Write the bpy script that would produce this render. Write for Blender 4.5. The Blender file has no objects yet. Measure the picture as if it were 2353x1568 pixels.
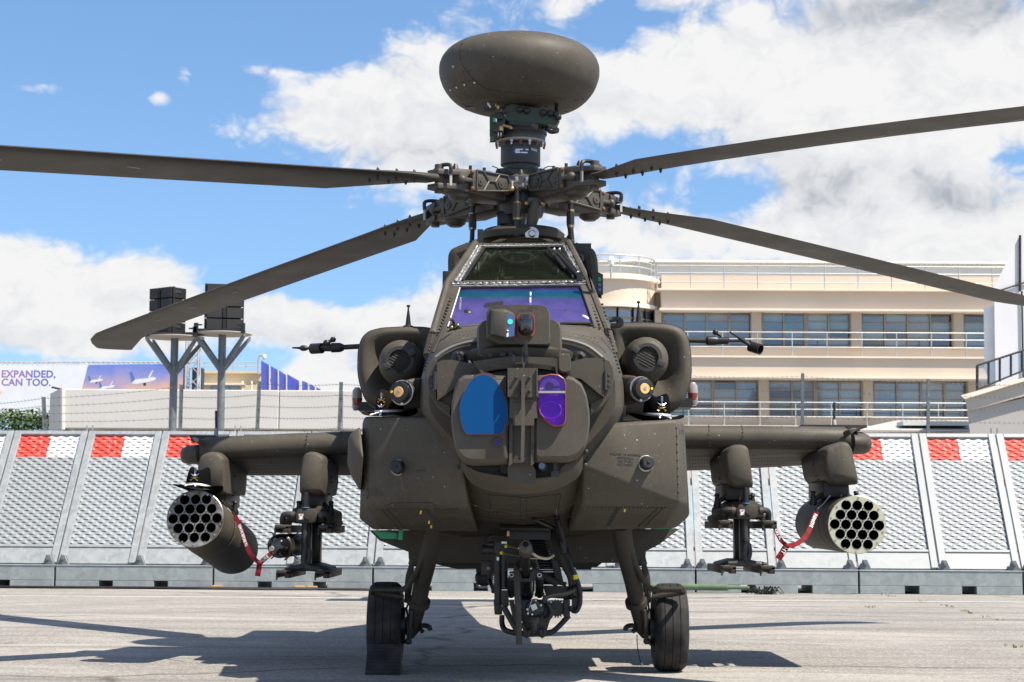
import bpy, bmesh, math, random
from mathutils import Vector, Matrix, noise
random.seed(7)
V = Vector
sc = bpy.context.scene
COL = sc.collection
R = math.radians
# ------------------------------------------------------------------ camera
FPX, CX, CY = 4125.0, 1176.5, 784.0          # focal length and centre on a 2353 px wide frame
cam_d = bpy.data.cameras.new('camera'); cam = bpy.data.objects.new('camera', cam_d); COL.objects.link(cam)
cam_d.sensor_width = 36.0; cam_d.lens = 36.0 * FPX / 2353.0
cam_d.clip_start = 0.1; cam_d.clip_end = 5000
cam_d.dof.use_dof = True; cam_d.dof.focus_distance = 12.0; cam_d.dof.aperture_fstop = 9.0
CAMPOS = V((0, 0, 1.0))
CAMROT = Matrix.Rotation(R(90) + math.atan(431 / FPX), 3, 'X') @ Matrix.Rotation(0.0055, 3, 'Z')
cam.matrix_world = Matrix.Translation(CAMPOS) @ CAMROT.to_4x4()
sc.camera = cam
# ------------------------------------------------------------------ view
vs = sc.view_settings
vs.view_transform = 'Standard'; vs.look = 'None'; vs.gamma = 1.0; vs.use_curve_mapping = False
vs.exposure = 0.76
sc.cycles.max_bounces = 5; sc.cycles.diffuse_bounces = 3; sc.cycles.glossy_bounces = 3; sc.cycles.transparent_max_bounces = 10
sc.cycles.use_denoising = True
# ------------------------------------------------------------------ sun
SUN = V((0.57, -0.34, 1.0)).normalized()
sd = bpy.data.lights.new('sun', 'SUN'); so = bpy.data.objects.new('sun', sd); COL.objects.link(so)
sd.energy = 5.0; sd.angle = R(0.53); sd.color = (1.0, 0.915, 0.79)
so.rotation_euler = SUN.to_track_quat('Z', 'Y').to_euler(); so.location = (5, -5, 12)
# ------------------------------------------------------------------ sky with cumulus
W = bpy.data.worlds.new('World'); sc.world = W; W.use_nodes = True
W.cycles.sampling_method = 'MANUAL'; W.cycles.sample_map_resolution = 256
nt = W.node_tree; N = nt.nodes; L = nt.links
for n in list(N): N.remove(n)
def nd(t, **k):
    n = N.new(t)
    for a, b in k.items(): setattr(n, a, b)
    return n
def mth(op, a, b=None, c=None, clamp=False):
    n = N.new('ShaderNodeMath'); n.operation = op; n.use_clamp = clamp
    for i, v in enumerate((a, b, c)):
        if v is None: continue
        if isinstance(v, (int, float)): n.inputs[i].default_value = v
        else: L.new(v, n.inputs[i])
    return n.outputs[0]
out = nd('ShaderNodeOutputWorld'); bg = nd('ShaderNodeBackground')
bg.inputs['Strength'].default_value = 0.088
sky = nd('ShaderNodeTexSky'); sky.sky_type = 'NISHITA'; sky.sun_disc = False
sky.sun_elevation = math.asin(SUN.z); sky.sun_rotation = math.atan2(SUN.x, SUN.y)
sky.air_density = 1.0; sky.dust_density = 0.1; sky.ozone_density = 2.0; sky.altitude = 100
tc = nd('ShaderNodeTexCoord')
skv = nd('ShaderNodeVectorMath', operation='MULTIPLY_ADD'); L.new(tc.outputs['Generated'], skv.inputs[0]); skv.inputs[1].default_value = (1, 1, .85); skv.inputs[2].default_value = (0, 0, .10)
skn = nd('ShaderNodeVectorMath', operation='NORMALIZE'); L.new(skv.outputs[0], skn.inputs[0]); L.new(skn.outputs[0], sky.inputs['Vector'])
sp = nd('ShaderNodeSeparateXYZ'); L.new(tc.outputs['Generated'], sp.inputs[0])
sx, sy, sz = sp.outputs
az = mth('ARCTAN2', sx, sy); el = mth('ARCSINE', sz)
# cloud banks as (azimuth, elevation, half width, half height, weight), radians from north (+Y)
BANKS = []; CLO, CHI = -0.10, 0.50
def bank(px, py, hx, hy, w): BANKS.append(((px - CX) / FPX, (1215 - py) / FPX, hx / FPX, hy / FPX, w))
bank(840, 300, 310, 150, .70); bank(1050, 400, 200, 70, .3); bank(1080, 200, 190, 130, .48); bank(1250, 330, 130, 140, .42); bank(640, 310, 110, 70, .2)
bank(1700, 175, 330, 150, .6); bank(2100, 300, 360, 210, .6); bank(2250, 110, 300, 160, .5); bank(1500, 230, 150, 70, .45)
bank(1500, 540, 260, 75, .48); bank(1950, 520, 300, 120, .5); bank(2250, 560, 250, 120, .5)
bank(60, 700, 260, 120, .75); bank(150, 770, 300, 60, .5); bank(280, 720, 170, 110, .5); bank(340, 655, 70, 35, .4); bank(60, 610, 90, 40, .3); bank(690, 750, 140, 70, .6); bank(960, 740, 150, 90, .7); bank(760, 880, 160, 45, .5)
bank(1280, 20, 90, 50, .5); bank(1080, 15, 70, 30, .3); bank(70, 248, 95, 20, .62); bank(345, 260, 40, 20, .44); bank(362, 242, 24, 18, .3); bank(410, 200, 30, 36, .56); bank(590, 180, 70, 20, .5); bank(1580, 5, 120, 22, .3)
bank(420, 100, 420, 130, -.35); bank(250, 440, 330, 110, -.5); bank(500, 500, 250, 90, -.3); bank(1200, 70, 50, 40, -.2)
bank(1480, 360, 110, 55, -.55); bank(1660, 460, 110, 38, -.55); bank(620, 650, 130, 40, -.3); bank(1400, 70, 50, 60, -.4); bank(800, 660, 60, 60, -.3); bank(1960, 445, 40, 14, -.25); bank(2330, 390, 40, 14, -.3)
ae = nd('ShaderNodeCombineXYZ'); L.new(az, ae.inputs[0]); L.new(el, ae.inputs[1])
def gsum(dz, banks):
    tot = None
    for a0, e0, ha, he, w in banks:
        q = nd('ShaderNodeVectorMath', operation='MULTIPLY_ADD'); L.new(ae.outputs[0], q.inputs[0])
        q.inputs[1].default_value = (1 / ha, 1 / he, 0); q.inputs[2].default_value = (-a0 / ha, (dz - e0) / he, 0)
        d = nd('ShaderNodeVectorMath', operation='DOT_PRODUCT'); L.new(q.outputs[0], d.inputs[0]); L.new(q.outputs[0], d.inputs[1])
        tot = mth('MULTIPLY_ADD', mth('POWER', 0.42, d.outputs['Value']), w, 0.0 if tot is None else tot)
    return tot
def cloud_vec(off):
    q = nd('ShaderNodeVectorMath', operation='MULTIPLY_ADD'); L.new(ae.outputs[0], q.inputs[0]); q.inputs[1].default_value = (1, 1.35, 0); q.inputs[2].default_value = off; return q.outputs[0]
def cloud_noise(off, scale, detail, rough, dist=0.0, out_='Fac'):
    n = nd('ShaderNodeTexNoise', noise_dimensions='2D'); n.inputs['Scale'].default_value = scale; n.inputs['Detail'].default_value = detail
    n.inputs['Roughness'].default_value = rough; n.inputs['Distortion'].default_value = dist
    L.new(cloud_vec(off), n.inputs['Vector']); return n.outputs[out_]
warp = cloud_noise((4, 1, 0), 16, 3, .6, 0, 'Color')
def billow(off, scale, detail):
    v = nd('ShaderNodeTexVoronoi', voronoi_dimensions='2D', feature='F1'); v.inputs['Scale'].default_value = scale; v.inputs['Detail'].default_value = detail
    v.inputs['Roughness'].default_value = .6; v.inputs['Lacunarity'].default_value = 2.3
    ad = nd('ShaderNodeVectorMath', operation='MULTIPLY_ADD'); L.new(warp, ad.inputs[0]); ad.inputs[1].default_value = (.035, .035, 0); L.new(cloud_vec(off), ad.inputs[2])
    L.new(ad.outputs[0], v.inputs['Vector']); return mth('SUBTRACT', 1.0, v.outputs['Distance'])
G0 = mth('MULTIPLY', gsum(0.0, BANKS), 1.55)
nA = cloud_noise((0.3, 0, 0.1), 10, 6, 0.60, 0.0)
bA = billow((0.3, 0, 0), 20, 3); bB = billow((0.3 + .006, .018, 0), 20, 3)
outm = nd('ShaderNodeMapRange'); L.new(mth('ABSOLUTE', az), outm.inputs['Value']); outm.inputs['From Min'].default_value = .25; outm.inputs['From Max'].default_value = .5; outw = outm.outputs[0]   # outside the measured banks unseen cloud is added to whiten the ambient light
wide = cloud_noise((2, 7, 3), 3.2, 2, 0.5)
base = mth('ADD', mth('ADD', mth('MULTIPLY', mth('SUBTRACT', nA, .5), 1.25), mth('MULTIPLY', mth('SUBTRACT', bA, .62), .62)), mth('ADD', G0, mth('ADD', mth('MULTIPLY', mth('SUBTRACT', wide, .5), .6), mth('MULTIPLY', outw, .42))))
mr = nd('ShaderNodeMapRange'); mr.interpolation_type = 'SMOOTHSTEP'
L.new(base, mr.inputs['Value']); mr.inputs['From Min'].default_value = CLO; mr.inputs['From Max'].default_value = CHI
mask = mr.outputs[0]
shade = mth('ADD', mth('MULTIPLY', mth('SUBTRACT', bB, bA), .42), mth('MULTIPLY', mth('SUBTRACT', nA, .5), .55))
GREY = []
def grey(px, py, hx, hy, w): GREY.append(((px - CX) / FPX, (1215 - py) / FPX, hx / FPX, hy / FPX, w))
grey(2150, 20, 260, 90, .62); grey(2040, 70, 140, 50, .3); grey(2300, 60, 120, 60, .25); grey(1950, 430, 300, 60, .36); grey(2250, 480, 200, 50, .4); grey(900, 385, 260, 40, .30); grey(130, 790, 260, 40, .35); grey(1250, 300, 200, 60, .12); grey(1700, 330, 160, 40, .25); grey(700, 780, 160, 25, .3); grey(1080, 260, 120, 40, .15)
lum = mth('SUBTRACT', mth('SUBTRACT', 0.95, shade), gsum(0.0, GREY))
lumr = nd('ShaderNodeMapRange'); L.new(lum, lumr.inputs['Value'])
lumr.inputs['From Min'].default_value = 0.1; lumr.inputs['From Max'].default_value = 1.0; lumr.inputs['To Min'].default_value = 0.0; lumr.inputs['To Max'].default_value = 1.0
cr = nd('ShaderNodeValToRGB'); L.new(lumr.outputs[0], cr.inputs[0])
cr.color_ramp.elements[0].color = (2.9, 3.15, 3.5, 1); cr.color_ramp.elements[1].color = (6.15, 6.15, 6.15, 1)
e = cr.color_ramp.elements.new(0.55); e.color = (5.2, 5.3, 5.5, 1)
hs = nd('ShaderNodeHueSaturation'); hs.inputs['Saturation'].default_value = 1.13; hs.inputs['Value'].default_value = 1.26; L.new(sky.outputs[0], hs.inputs['Color'])
mx = nd('ShaderNodeMix', data_type='RGBA'); L.new(mask, mx.inputs['Factor']); L.new(hs.outputs[0], mx.inputs['A']); L.new(cr.outputs[0], mx.inputs['B'])
L.new(mx.outputs['Result'], bg.inputs['Color']); L.new(bg.outputs[0], out.inputs[0])

# ------------------------------------------------------------------ measuring: a picture point at a known distance -> a point of the place
def P(x, y, Y):
    d = CAMROT @ V(((x - CX) / FPX, -(y - CY) / FPX, -1.0))
    return CAMPOS + d * (Y / d.y)
ZF = {'A': (919.1, 45.96, .24435), 'B': (890.4, 344.7, .25634), 'C': (976.6, 517, .19532), 'D': (804.2, 689.4, .3418), 'E': (976.6, 804.2, .19532),
      'F': (804.2, 1148.9, .3418), 'G': (1091.5, 1194.9, .19047), 'H': (344.7, 947.9, .25645), 'I': (1551, 947.9, .25646), 'J': (0, 804.2, .3418),
      'K': (172.3, 631.9, .28076), 'L': (1321.3, 545.7, .43848), 'M': (1551, 947.9, .34082), 'N': (0, 947.9, .3956), 'O': (1551, 1292.5, .34082),
      'Q': (804.2, 718.1, .1832), 'R': (603.2, 1062.8, .17581), 'S': (821.5, 1194.9, .22708), 'T': (2010.6, 517, .32985), '-': (0, 0, 1)}
def Z(f, x, y, Y):
    a, b, s = ZF[f]; return P(a + x * s, b + y * s, Y)
def zs(f, pts, Y): return [Z(f, p[0], p[1], Y + (p[2] if len(p) > 2 else 0)) for p in pts]
# ------------------------------------------------------------------ mesh helpers
class MB:
    def __init__(s): s.v = []; s.f = []
    def add(s, vs_, fs):
        o = len(s.v); s.v += [V(p) for p in vs_]; s.f += [tuple(i + o for i in f) for f in fs]; return s
    def loft(s, rings, cap0=True, cap1=True, closed=True):
        n = len(rings[0]); vs_ = [p for r in rings for p in r]; fs = []
        for k in range(len(rings) - 1):
            for i in range(n if closed else n - 1):
                j = (i + 1) % n; fs.append((k * n + i, k * n + j, (k + 1) * n + j, (k + 1) * n + i))
        if cap0: fs.append(tuple(range(n)))
        if cap1: fs.append(tuple(reversed(range((len(rings) - 1) * n, len(rings) * n))))
        return s.add(vs_, fs)
    def prism(s, ring, d):
        d = V(d) if not isinstance(d, (int, float)) else V((0, d, 0))
        return s.loft([ring, [p + d for p in ring]])
    def box(s, c, sz, rot=None):
        c = V(c); hx, hy, hz = sz[0] / 2, sz[1] / 2, sz[2] / 2
        vs_ = [V((x, y, z)) for x in (-hx, hx) for y in (-hy, hy) for z in (-hz, hz)]
        if rot is not None: vs_ = [rot @ p for p in vs_]
        return s.add([c + p for p in vs_], [(0, 1, 3, 2), (4, 6, 7, 5), (0, 4, 5, 1), (2, 3, 7, 6), (0, 2, 6, 4), (1, 5, 7, 3)])
    def tube(s, path, r, n=10, cap=True, up=None):
        path = [V(p) for p in path]; m = len(path)
        rs = [r] * m if isinstance(r, (int, float)) else r
        rings = []; prev = None
        for i, p in enumerate(path):
            t = (path[min(i + 1, m - 1)] - path[max(i - 1, 0)])
            if t.length < 1e-9: t = V((0, 0, 1))
            t.normalize()
            if prev is None:
                a = V((0, 0, 1)) if abs(t.z) < .9 else V((1, 0, 0)); u = t.cross(a).normalized()
            else: u = (prev - t * prev.dot(t)).normalized()
            prev = u; w = t.cross(u)
            rings.append([p + (u * math.cos(2 * math.pi * k / n) + w * math.sin(2 * math.pi * k / n)) * rs[i] for k in range(n)])
        return s.loft(rings, cap, cap)
    def lathe(s, o, ax, prof, n=24, cap=True):
        o = V(o); ax = V(ax).normalized(); return s.tubeprof(o, ax, prof, n, cap)
    def tubeprof(s, o, ax, prof, n, cap):
        a = V((0, 0, 1)) if abs(ax.z) < .9 else V((1, 0, 0)); u = ax.cross(a).normalized(); w = ax.cross(u)
        rings = [[o + ax * h + (u * math.cos(2 * math.pi * k / n) + w * math.sin(2 * math.pi * k / n)) * max(r, 1e-4) for k in range(n)] for h, r in prof]
        return s.loft(rings, cap, cap)
    def ball(s, c, r, n=10, sq=(1, 1, 1)):
        c = V(c); rings = []
        for i in range(1, n):
            t = math.pi * i / n
            rings.append([c + V((r * sq[0] * math.sin(t) * math.cos(2 * math.pi * k / (2 * n)), r * sq[1] * math.sin(t) * math.sin(2 * math.pi * k / (2 * n)), r * sq[2] * math.cos(t))) for k in range(2 * n)])
        return s.loft(rings)
    def hull(s, pts):
        bm = bmesh.new()
        for p in pts: bm.verts.new(p)
        r = bmesh.ops.convex_hull(bm, input=bm.verts)
        for g in list(bm.verts):
            if not g.link_faces: bm.verts.remove(g)
        bmesh.ops.dissolve_limit(bm, angle_limit=R(3), verts=bm.verts, edges=bm.edges)
        bm.verts.index_update()
        s.add([v.co.copy() for v in bm.verts], [tuple(v.index for v in f.verts) for f in bm.faces]); bm.free(); return s
def mesh_of(name, m, mat, smooth=35, bevel=0, seg=2, subsurf=0):
    me = bpy.data.meshes.new(name)
    me.from_pydata([tuple(p) for p in m.v], [], m.f); me.update()
    bm = bmesh.new(); bm.from_mesh(me)
    if bevel:
        bmesh.ops.remove_doubles(bm, verts=bm.verts, dist=1e-5)
        es = [e for e in bm.edges if len(e.link_faces) == 2 and e.calc_face_angle(0) > R(22)]
        bmesh.ops.bevel(bm, geom=es, offset=bevel, segments=seg, affect='EDGES', profile=.5, clamp_overlap=True)
    bmesh.ops.recalc_face_normals(bm, faces=bm.faces)
    bm.to_mesh(me); bm.free()
    me.polygons.foreach_set('use_smooth', [True] * len(me.polygons))
    me.set_sharp_from_angle(angle=R(smooth))
    if mat: me.materials.append(mat)
    return me
def link(name, me, parent=None, mw=None):
    o = bpy.data.objects.new(name, me); COL.objects.link(o)
    if mw is not None: o.matrix_world = mw
    if parent: o.parent = parent; o.matrix_parent_inverse = parent_world(parent).inverted()
    return o
def parent_world(o):
    m = o.matrix_basis.copy()
    if o.parent: m = parent_world(o.parent) @ o.matrix_parent_inverse @ m
    return m
def build(name, m, mat, parent=None, smooth=35, bevel=0, seg=2, label=None):
    o = link(name, mesh_of(name, m, mat, smooth, bevel, seg), parent)
    if label: o['label'] = label
    return o
def thing(name, label, cat, loc=(0, 0, 0), group=None, rotz=0):
    o = bpy.data.objects.new(name, None); COL.objects.link(o); o.empty_display_size = .2
    o.location = loc; o.rotation_euler = (0, 0, rotz); o['label'] = label; o['category'] = cat
    if group: o['group'] = group
    return o
def tag(o, label, cat, group=None):
    o['label'] = label; o['category'] = cat
    if group: o['group'] = group
    return o
def kind(o, k): o['kind'] = k; return o
def rp(pts, r, n=4):
    """round the corners of a 2-D outline"""
    out = []; m = len(pts)
    for i in range(m):
        a, b, c = V(pts[i - 1][:2]), V(pts[i][:2]), V(pts[(i + 1) % m][:2])
        u = a - b; w = c - b; k = min(r, u.length * .45, w.length * .45)
        p0 = b + u.normalized() * k; p1 = b + w.normalized() * k
        for t in range(n + 1):
            f = t / n; q = p0 * (1 - f) ** 2 + b * 2 * f * (1 - f) + p1 * f * f; out.append((q.x, q.y))
    return out
def cen(r): return sum(r, V()) / len(r)
def scl(r, k, d=(0, 0, 0)):
    c = cen(r); d = V(d); return [c + (p - c) * k + d for p in r]
def off(r, d): d = V(d); return [p + d for p in r]
def circ(c, r, n=24, ax=None, ph=0):
    c = V(c); ax = V(ax or (0, -1, 0)).normalized(); a = V((0, 0, 1)) if abs(ax.z) < .9 else V((1, 0, 0)); u = ax.cross(a).normalized(); w = ax.cross(u)
    return [c + (u * math.cos(2 * math.pi * k / n + ph) + w * math.sin(2 * math.pi * k / n + ph)) * r for k in range(n)]
def proj(p):
    q = CAMROT.transposed() @ (V(p) - CAMPOS); return (CX - q.x / q.z * FPX, CY + q.y / q.z * FPX)
def bvh_of(o):
    from mathutils.bvhtree import BVHTree
    me = o.data; return BVHTree.FromPolygons([v.co.copy() for v in me.vertices], [tuple(p.vertices) for p in me.polygons])
def sight(x, y): return (CAMROT @ V(((x - CX) / FPX, -(y - CY) / FPX, -1.0))).normalized()
def stencil(body, f, x, y, h, o, mat, ang=0.0, offset=0.0, lift=.0012, space=1.0, sx=1.0):
    """lettering laid onto the surface of part o; h is the letter height in zoom pixels"""
    t = bvh_of(o); a, b, s = ZF[f]; me = text_mesh(body, h * 1.4, offset * h, 0.0, 'CENTER', space); me.materials.clear(); me.materials.append(M[mat]); ca, sa = math.cos(ang), math.sin(ang)
    for v in me.vertices:
        xx, yy = v.co.x * sx, v.co.y; d = sight(a + (x + xx * ca + yy * sa) * s, b + (y + xx * sa - yy * ca) * s); hh = t.ray_cast(CAMPOS, d)
        v.co = (hh[0] - d * lift) if hh[0] is not None else CAMPOS + d * 12
    me.update(); return link('stencil', me, o)
def spl(pts, n=6):
    """Catmull-Rom through points"""
    pts = [V(p) for p in pts]; q = [pts[0] * 2 - pts[1]] + pts + [pts[-1] * 2 - pts[-2]]; out = []
    for i in range(1, len(q) - 2):
        for k in range(n):
            t = k / n; a, b, c, d = q[i - 1], q[i], q[i + 1], q[i + 2]
            out.append(.5 * ((2 * b) + (c - a) * t + (2 * a - 5 * b + 4 * c - d) * t * t + (3 * b - a - 3 * c + d) * t ** 3))
    out.append(pts[-1]); return out
def text_mesh(body, size, offset=0.0, extr=.0006, align='CENTER', space=1.0):
    cu = bpy.data.curves.new('lettering', 'FONT'); cu.body = body; cu.size = size; cu.align_x = align; cu.align_y = 'CENTER'; cu.offset = offset; cu.extrude = extr; cu.resolution_u = 3; cu.space_character = space
    o = bpy.data.objects.new('lettering', cu); COL.objects.link(o)
    dg = bpy.context.evaluated_depsgraph_get(); me = bpy.data.meshes.new_from_object(o.evaluated_get(dg))
    bpy.data.objects.remove(o); bpy.data.curves.remove(cu); return me
def text(name, body, size, pos, right, up, mat, parent, offset=0.0, align='CENTER', space=1.0, extr=.0006):
    me = text_mesh(body, size, offset, extr, align, space); me.materials.clear(); me.materials.append(mat)
    right = V(right).normalized(); up = V(up); up = (up - right * up.dot(right)).normalized(); nn = right.cross(up)
    mw = Matrix((right, up, nn)).transposed().to_4x4(); mw.translation = V(pos)
    me.transform(mw)
    return link(name, me, parent)
# ------------------------------------------------------------------ materials
class NB:
    def __init__(s, name):
        s.m = bpy.data.materials.new(name); s.m.use_nodes = True; s.t = s.m.node_tree
        for n in list(s.t.nodes): s.t.nodes.remove(n)
        s.out = s.n('ShaderNodeOutputMaterial')
    def n(s, t, **k):
        x = s.t.nodes.new(t)
        for a, b in k.items():
            if a.startswith('i_'):
                key = a[2:].replace('_', ' ')
                x.inputs[int(key) if key.isdigit() else key].default_value = b
            else: setattr(x, a, b)
        return x
    def l(s, a, b): s.t.links.new(a, b)
    def co(s, scale=(1, 1, 1), which='Object'):
        tc_ = s.n('ShaderNodeTexCoord'); mp = s.n('ShaderNodeMapping'); mp.inputs['Scale'].default_value = scale
        s.l(tc_.outputs[which], mp.inputs['Vector']); return mp.outputs[0]
    def noise(s, sc_, det=4, rough=.55, co=None, dist=0):
        x = s.n('ShaderNodeTexNoise', i_Scale=sc_, i_Detail=det, i_Roughness=rough, i_Distortion=dist)
        s.l(co if co is not None else s.co(), x.inputs['Vector']); return x.outputs['Fac']
    def vor(s, sc_, feat='F1', co=None, rnd=1.0):
        x = s.n('ShaderNodeTexVoronoi', feature=feat, i_Scale=sc_, i_Randomness=rnd)
        s.l(co if co is not None else s.co(), x.inputs['Vector']); return x
    def mr(s, v, a, b, c=0.0, d=1.0):
        x = s.n('ShaderNodeMapRange', i_From_Min=a, i_From_Max=b, i_To_Min=c, i_To_Max=d); s.l(v, x.inputs['Value']); return x.outputs[0]
    def ma(s, op, a, b=None):
        x = s.n('ShaderNodeMath', operation=op)
        for i, q in enumerate((a, b)):
            if q is None: continue
            if isinstance(q, (int, float)): x.inputs[i].default_value = q
            else: s.l(q, x.inputs[i])
        return x.outputs[0]
    def mix(s, f, a, b, bt='MIX'):
        x = s.n('ShaderNodeMix', data_type='RGBA', blend_type=bt)
        for key, q in (('Factor', f), ('A', a), ('B', b)):
            i = [z for z in x.inputs if z.name == key and (z.type == 'RGBA' or key == 'Factor')][0]
            if isinstance(q, (int, float)): i.default_value = q
            elif isinstance(q, tuple): i.default_value = (q + (1,))[:4]
            else: s.l(q, i)
        return [z for z in x.outputs if z.type == 'RGBA'][0]
    def bump(s, h, st=.2, dist=.01):
        x = s.n('ShaderNodeBump', i_Strength=st, i_Distance=dist); s.l(h, x.inputs['Height']); return x.outputs[0]
    def pr(s, col, rough=.5, metal=0.0, spec=.5, nrm=None, **k):
        x = s.n('ShaderNodeBsdfPrincipled'); x.inputs['Specular IOR Level'].default_value = spec
        for key, q in (('Base Color', col), ('Roughness', rough), ('Metallic', metal)):
            i = x.inputs[key]
            if isinstance(q, (int, float)): i.default_value = q
            elif isinstance(q, tuple): i.default_value = (q + (1,))[:4]
            else: s.l(q, i)
        for a, b in k.items(): x.inputs[a.replace('_', ' ')].default_value = b
        if nrm is not None: s.l(nrm, x.inputs['Normal'])
        return x.outputs[0]
    def done(s, sh): s.l(sh, s.out.inputs['Surface']); return s.m
def paint(name, col, rough=.55, var=.18, speck=.0, spec=.4, metal=0.0, fine=.06, bump=.05):
    b = NB(name); big = b.noise(2.3, 5, .6); sm = b.noise(38, 4, .6)
    dark = tuple(c * (1 - var) for c in col); lite = tuple(min(1, c * (1 + var)) for c in col)
    c = b.mix(b.mr(big, .3, .7), dark, lite)
    c = b.mix(b.mr(sm, .35, .75, 0, fine * 4), c, tuple(min(1, q * 1.35 + .01) for q in col))
    if speck:
        v = b.vor(26); d = b.n('ShaderNodeSeparateColor'); b.l(v.outputs['Color'], d.inputs[0])
        pick = b.ma('GREATER_THAN', d.outputs[0], .80); rad = b.ma('LESS_THAN', v.outputs['Distance'], b.ma('MULTIPLY', d.outputs[1], .13))
        v2 = b.vor(95); d2 = b.n('ShaderNodeSeparateColor'); b.l(v2.outputs['Color'], d2.inputs[0])
        pick2 = b.ma('GREATER_THAN', d2.outputs[0], .9); rad2 = b.ma('LESS_THAN', v2.outputs['Distance'], b.ma('MULTIPLY', d2.outputs[1], .2))
        f = b.ma('MULTIPLY', b.ma('MAXIMUM', b.ma('MULTIPLY', pick, rad), b.ma('MULTIPLY', pick2, rad2)), speck)
        c = b.mix(f, c, (.42, .40, .36))
        dirt_ = b.noise(1.6, 7, .72, b.co((1.6, 1.6, .5)), .9); c = b.mix(b.mr(dirt_, .50, .72, 0, .34 * speck), c, tuple(q * .52 for q in col)); dust_ = b.noise(3.1, 6, .7, b.co((1, 1, 1.3)), .4); c = b.mix(b.mr(dust_, .52, .74, 0, .26 * speck), c, tuple(q * 1.45 + .006 for q in col))
        # scuffs: thin worn streaks
        sc_ = b.noise(7, 8, .7, b.co((1, 1, .35)), .6)
        c = b.mix(b.mr(sc_, .58, .72, 0, .30 * speck), c, tuple(q * 1.9 + .02 for q in col))
    rg = b.mr(big, .25, .75, max(.05, rough - .08), min(1, rough + .1))
    return b.done(b.pr(c, rg, metal, spec, b.bump(b.noise(160, 3, .6), bump, .002)))
M = {}
M['olive'] = paint('olive_drab_paint', (.066, .058, .045), .60, .26, 1.0, .32)
M['olive_plain'] = paint('olive_drab_paint_clean', (.084, .070, .050), .50, .12, .2, .42)
M['olive_dark'] = paint('olive_drab_paint_grimy_shaded', (.042, .037, .029), .58, .3, .2, .35)  # darker olive: grime, plus shade of gear and shadowed parts put into colour
M['blade'] = paint('rotor_blade_paint', (.040, .036, .031), .55, .2, .12, .4)
M['hub'] = paint('rotor_head_grey', (.060, .054, .045), .48, .35, .5, .45)
M['black'] = paint('black_metal', (.014, .014, .015), .42, .3, .1, .45)
M['gunmetal'] = paint('gun_phosphate', (.030, .030, .030), .36, .3, .2, .5, .35)
M['dgrey'] = paint('dark_grey_paint', (.035, .035, .036), .5, .2, .1, .4)
M['green'] = paint('green_connector_box', (.020, .038, .018), .42, .2, .15, .5)
M['steel'] = paint('bare_steel', (.50, .48, .45), .32, .2, .0, .5, .9)
M['bronze'] = paint('brass_fitting', (.42, .30, .13), .35, .2, .0, .5, .85)
M['rust'] = paint('rusty_edge', (.17, .075, .03), .7, .3, 0)
M['rimgrey'] = paint('worn_grey_rim', (.17, .165, .15), .5, .2, .4)
M['sealant'] = paint('silver_sealant', (.33, .33, .33), .34, .35, 0, .5, .5, .1, .6)
M['white'] = paint('white_paint', (.78, .78, .77), .5, .06, 0)
M['decal'] = paint('black_stencil', (.018, .018, .02), .6, .1, 0)
M['greydecal'] = paint('grey_stencil', (.30, .30, .29), .6, .1, 0)
M['red'] = paint('red_trim', (.28, .07, .05), .4, .2, 0)
M['yellow'] = paint('yellow_tape', (.72, .58, .02), .5, .1, 0)
M['teal'] = paint('green_lens_cap', (.02, .27, .13), .35, .1, 0)
M['gold'] = paint('gold_badge', (.75, .48, .12), .28, .1, 0, .5, 1)
M['silver'] = paint('silver_badge', (.75, .76, .78), .25, .1, 0, .5, 1)
M['silvercord'] = paint('silver_cord', (.66, .67, .70), .45, .2, 0, .5, .3, .2, .5)
M['hatblack'] = paint('black_felt', (.004, .004, .0045), .95, .3, 0, .05, 0, 0, .4)
M['hatbrown'] = paint('faded_black_felt', (.014, .009, .007), .95, .3, 0, .08, 0, 0, .4)
M['podface'] = paint('pod_green_primer', (.50, .50, .38), .42, .08, 0, .5, .25)
M['tubein'] = paint('launch_tube_bore', (.006, .005, .003), .7, .3, 0, .1, 0, 0, 0)
M['amber'] = paint('amber_lens', (.75, .42, .16), .25, .1, 0)
M['ribbon'] = paint('red_ribbon', (.17, .010, .016), .75, .2, 0, .2, 0, .1, .3)
M['blued'] = paint('blue_band', (.02, .25, .55), .4, .1, 0)
M['plate'] = paint('navy_data_plate', (.04, .05, .12), .4, .1, 0)
def sooty():
    b = NB('sooty_pod_face'); n1 = b.noise(14, 6, .65); n2 = b.noise(4, 3, .5)
    c = b.mix(b.mr(b.ma('ADD', n1, b.ma('MULTIPLY', n2, .6)), .62, 1.0), (.045, .040, .035), (.34, .32, .30))
    return b.done(b.pr(c, .42, .35, .5))
M['sooty'] = sooty()
def rubber():
    b = NB('tyre_rubber'); n1 = b.noise(9, 6, .6)
    c = b.mix(b.mr(n1, .35, .75), (.012, .012, .013), (.045, .042, .040))
    return b.done(b.pr(c, .75, 0, .3, b.bump(b.noise(120, 4, .6), .2, .003)))
M['rubber'] = rubber()
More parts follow.
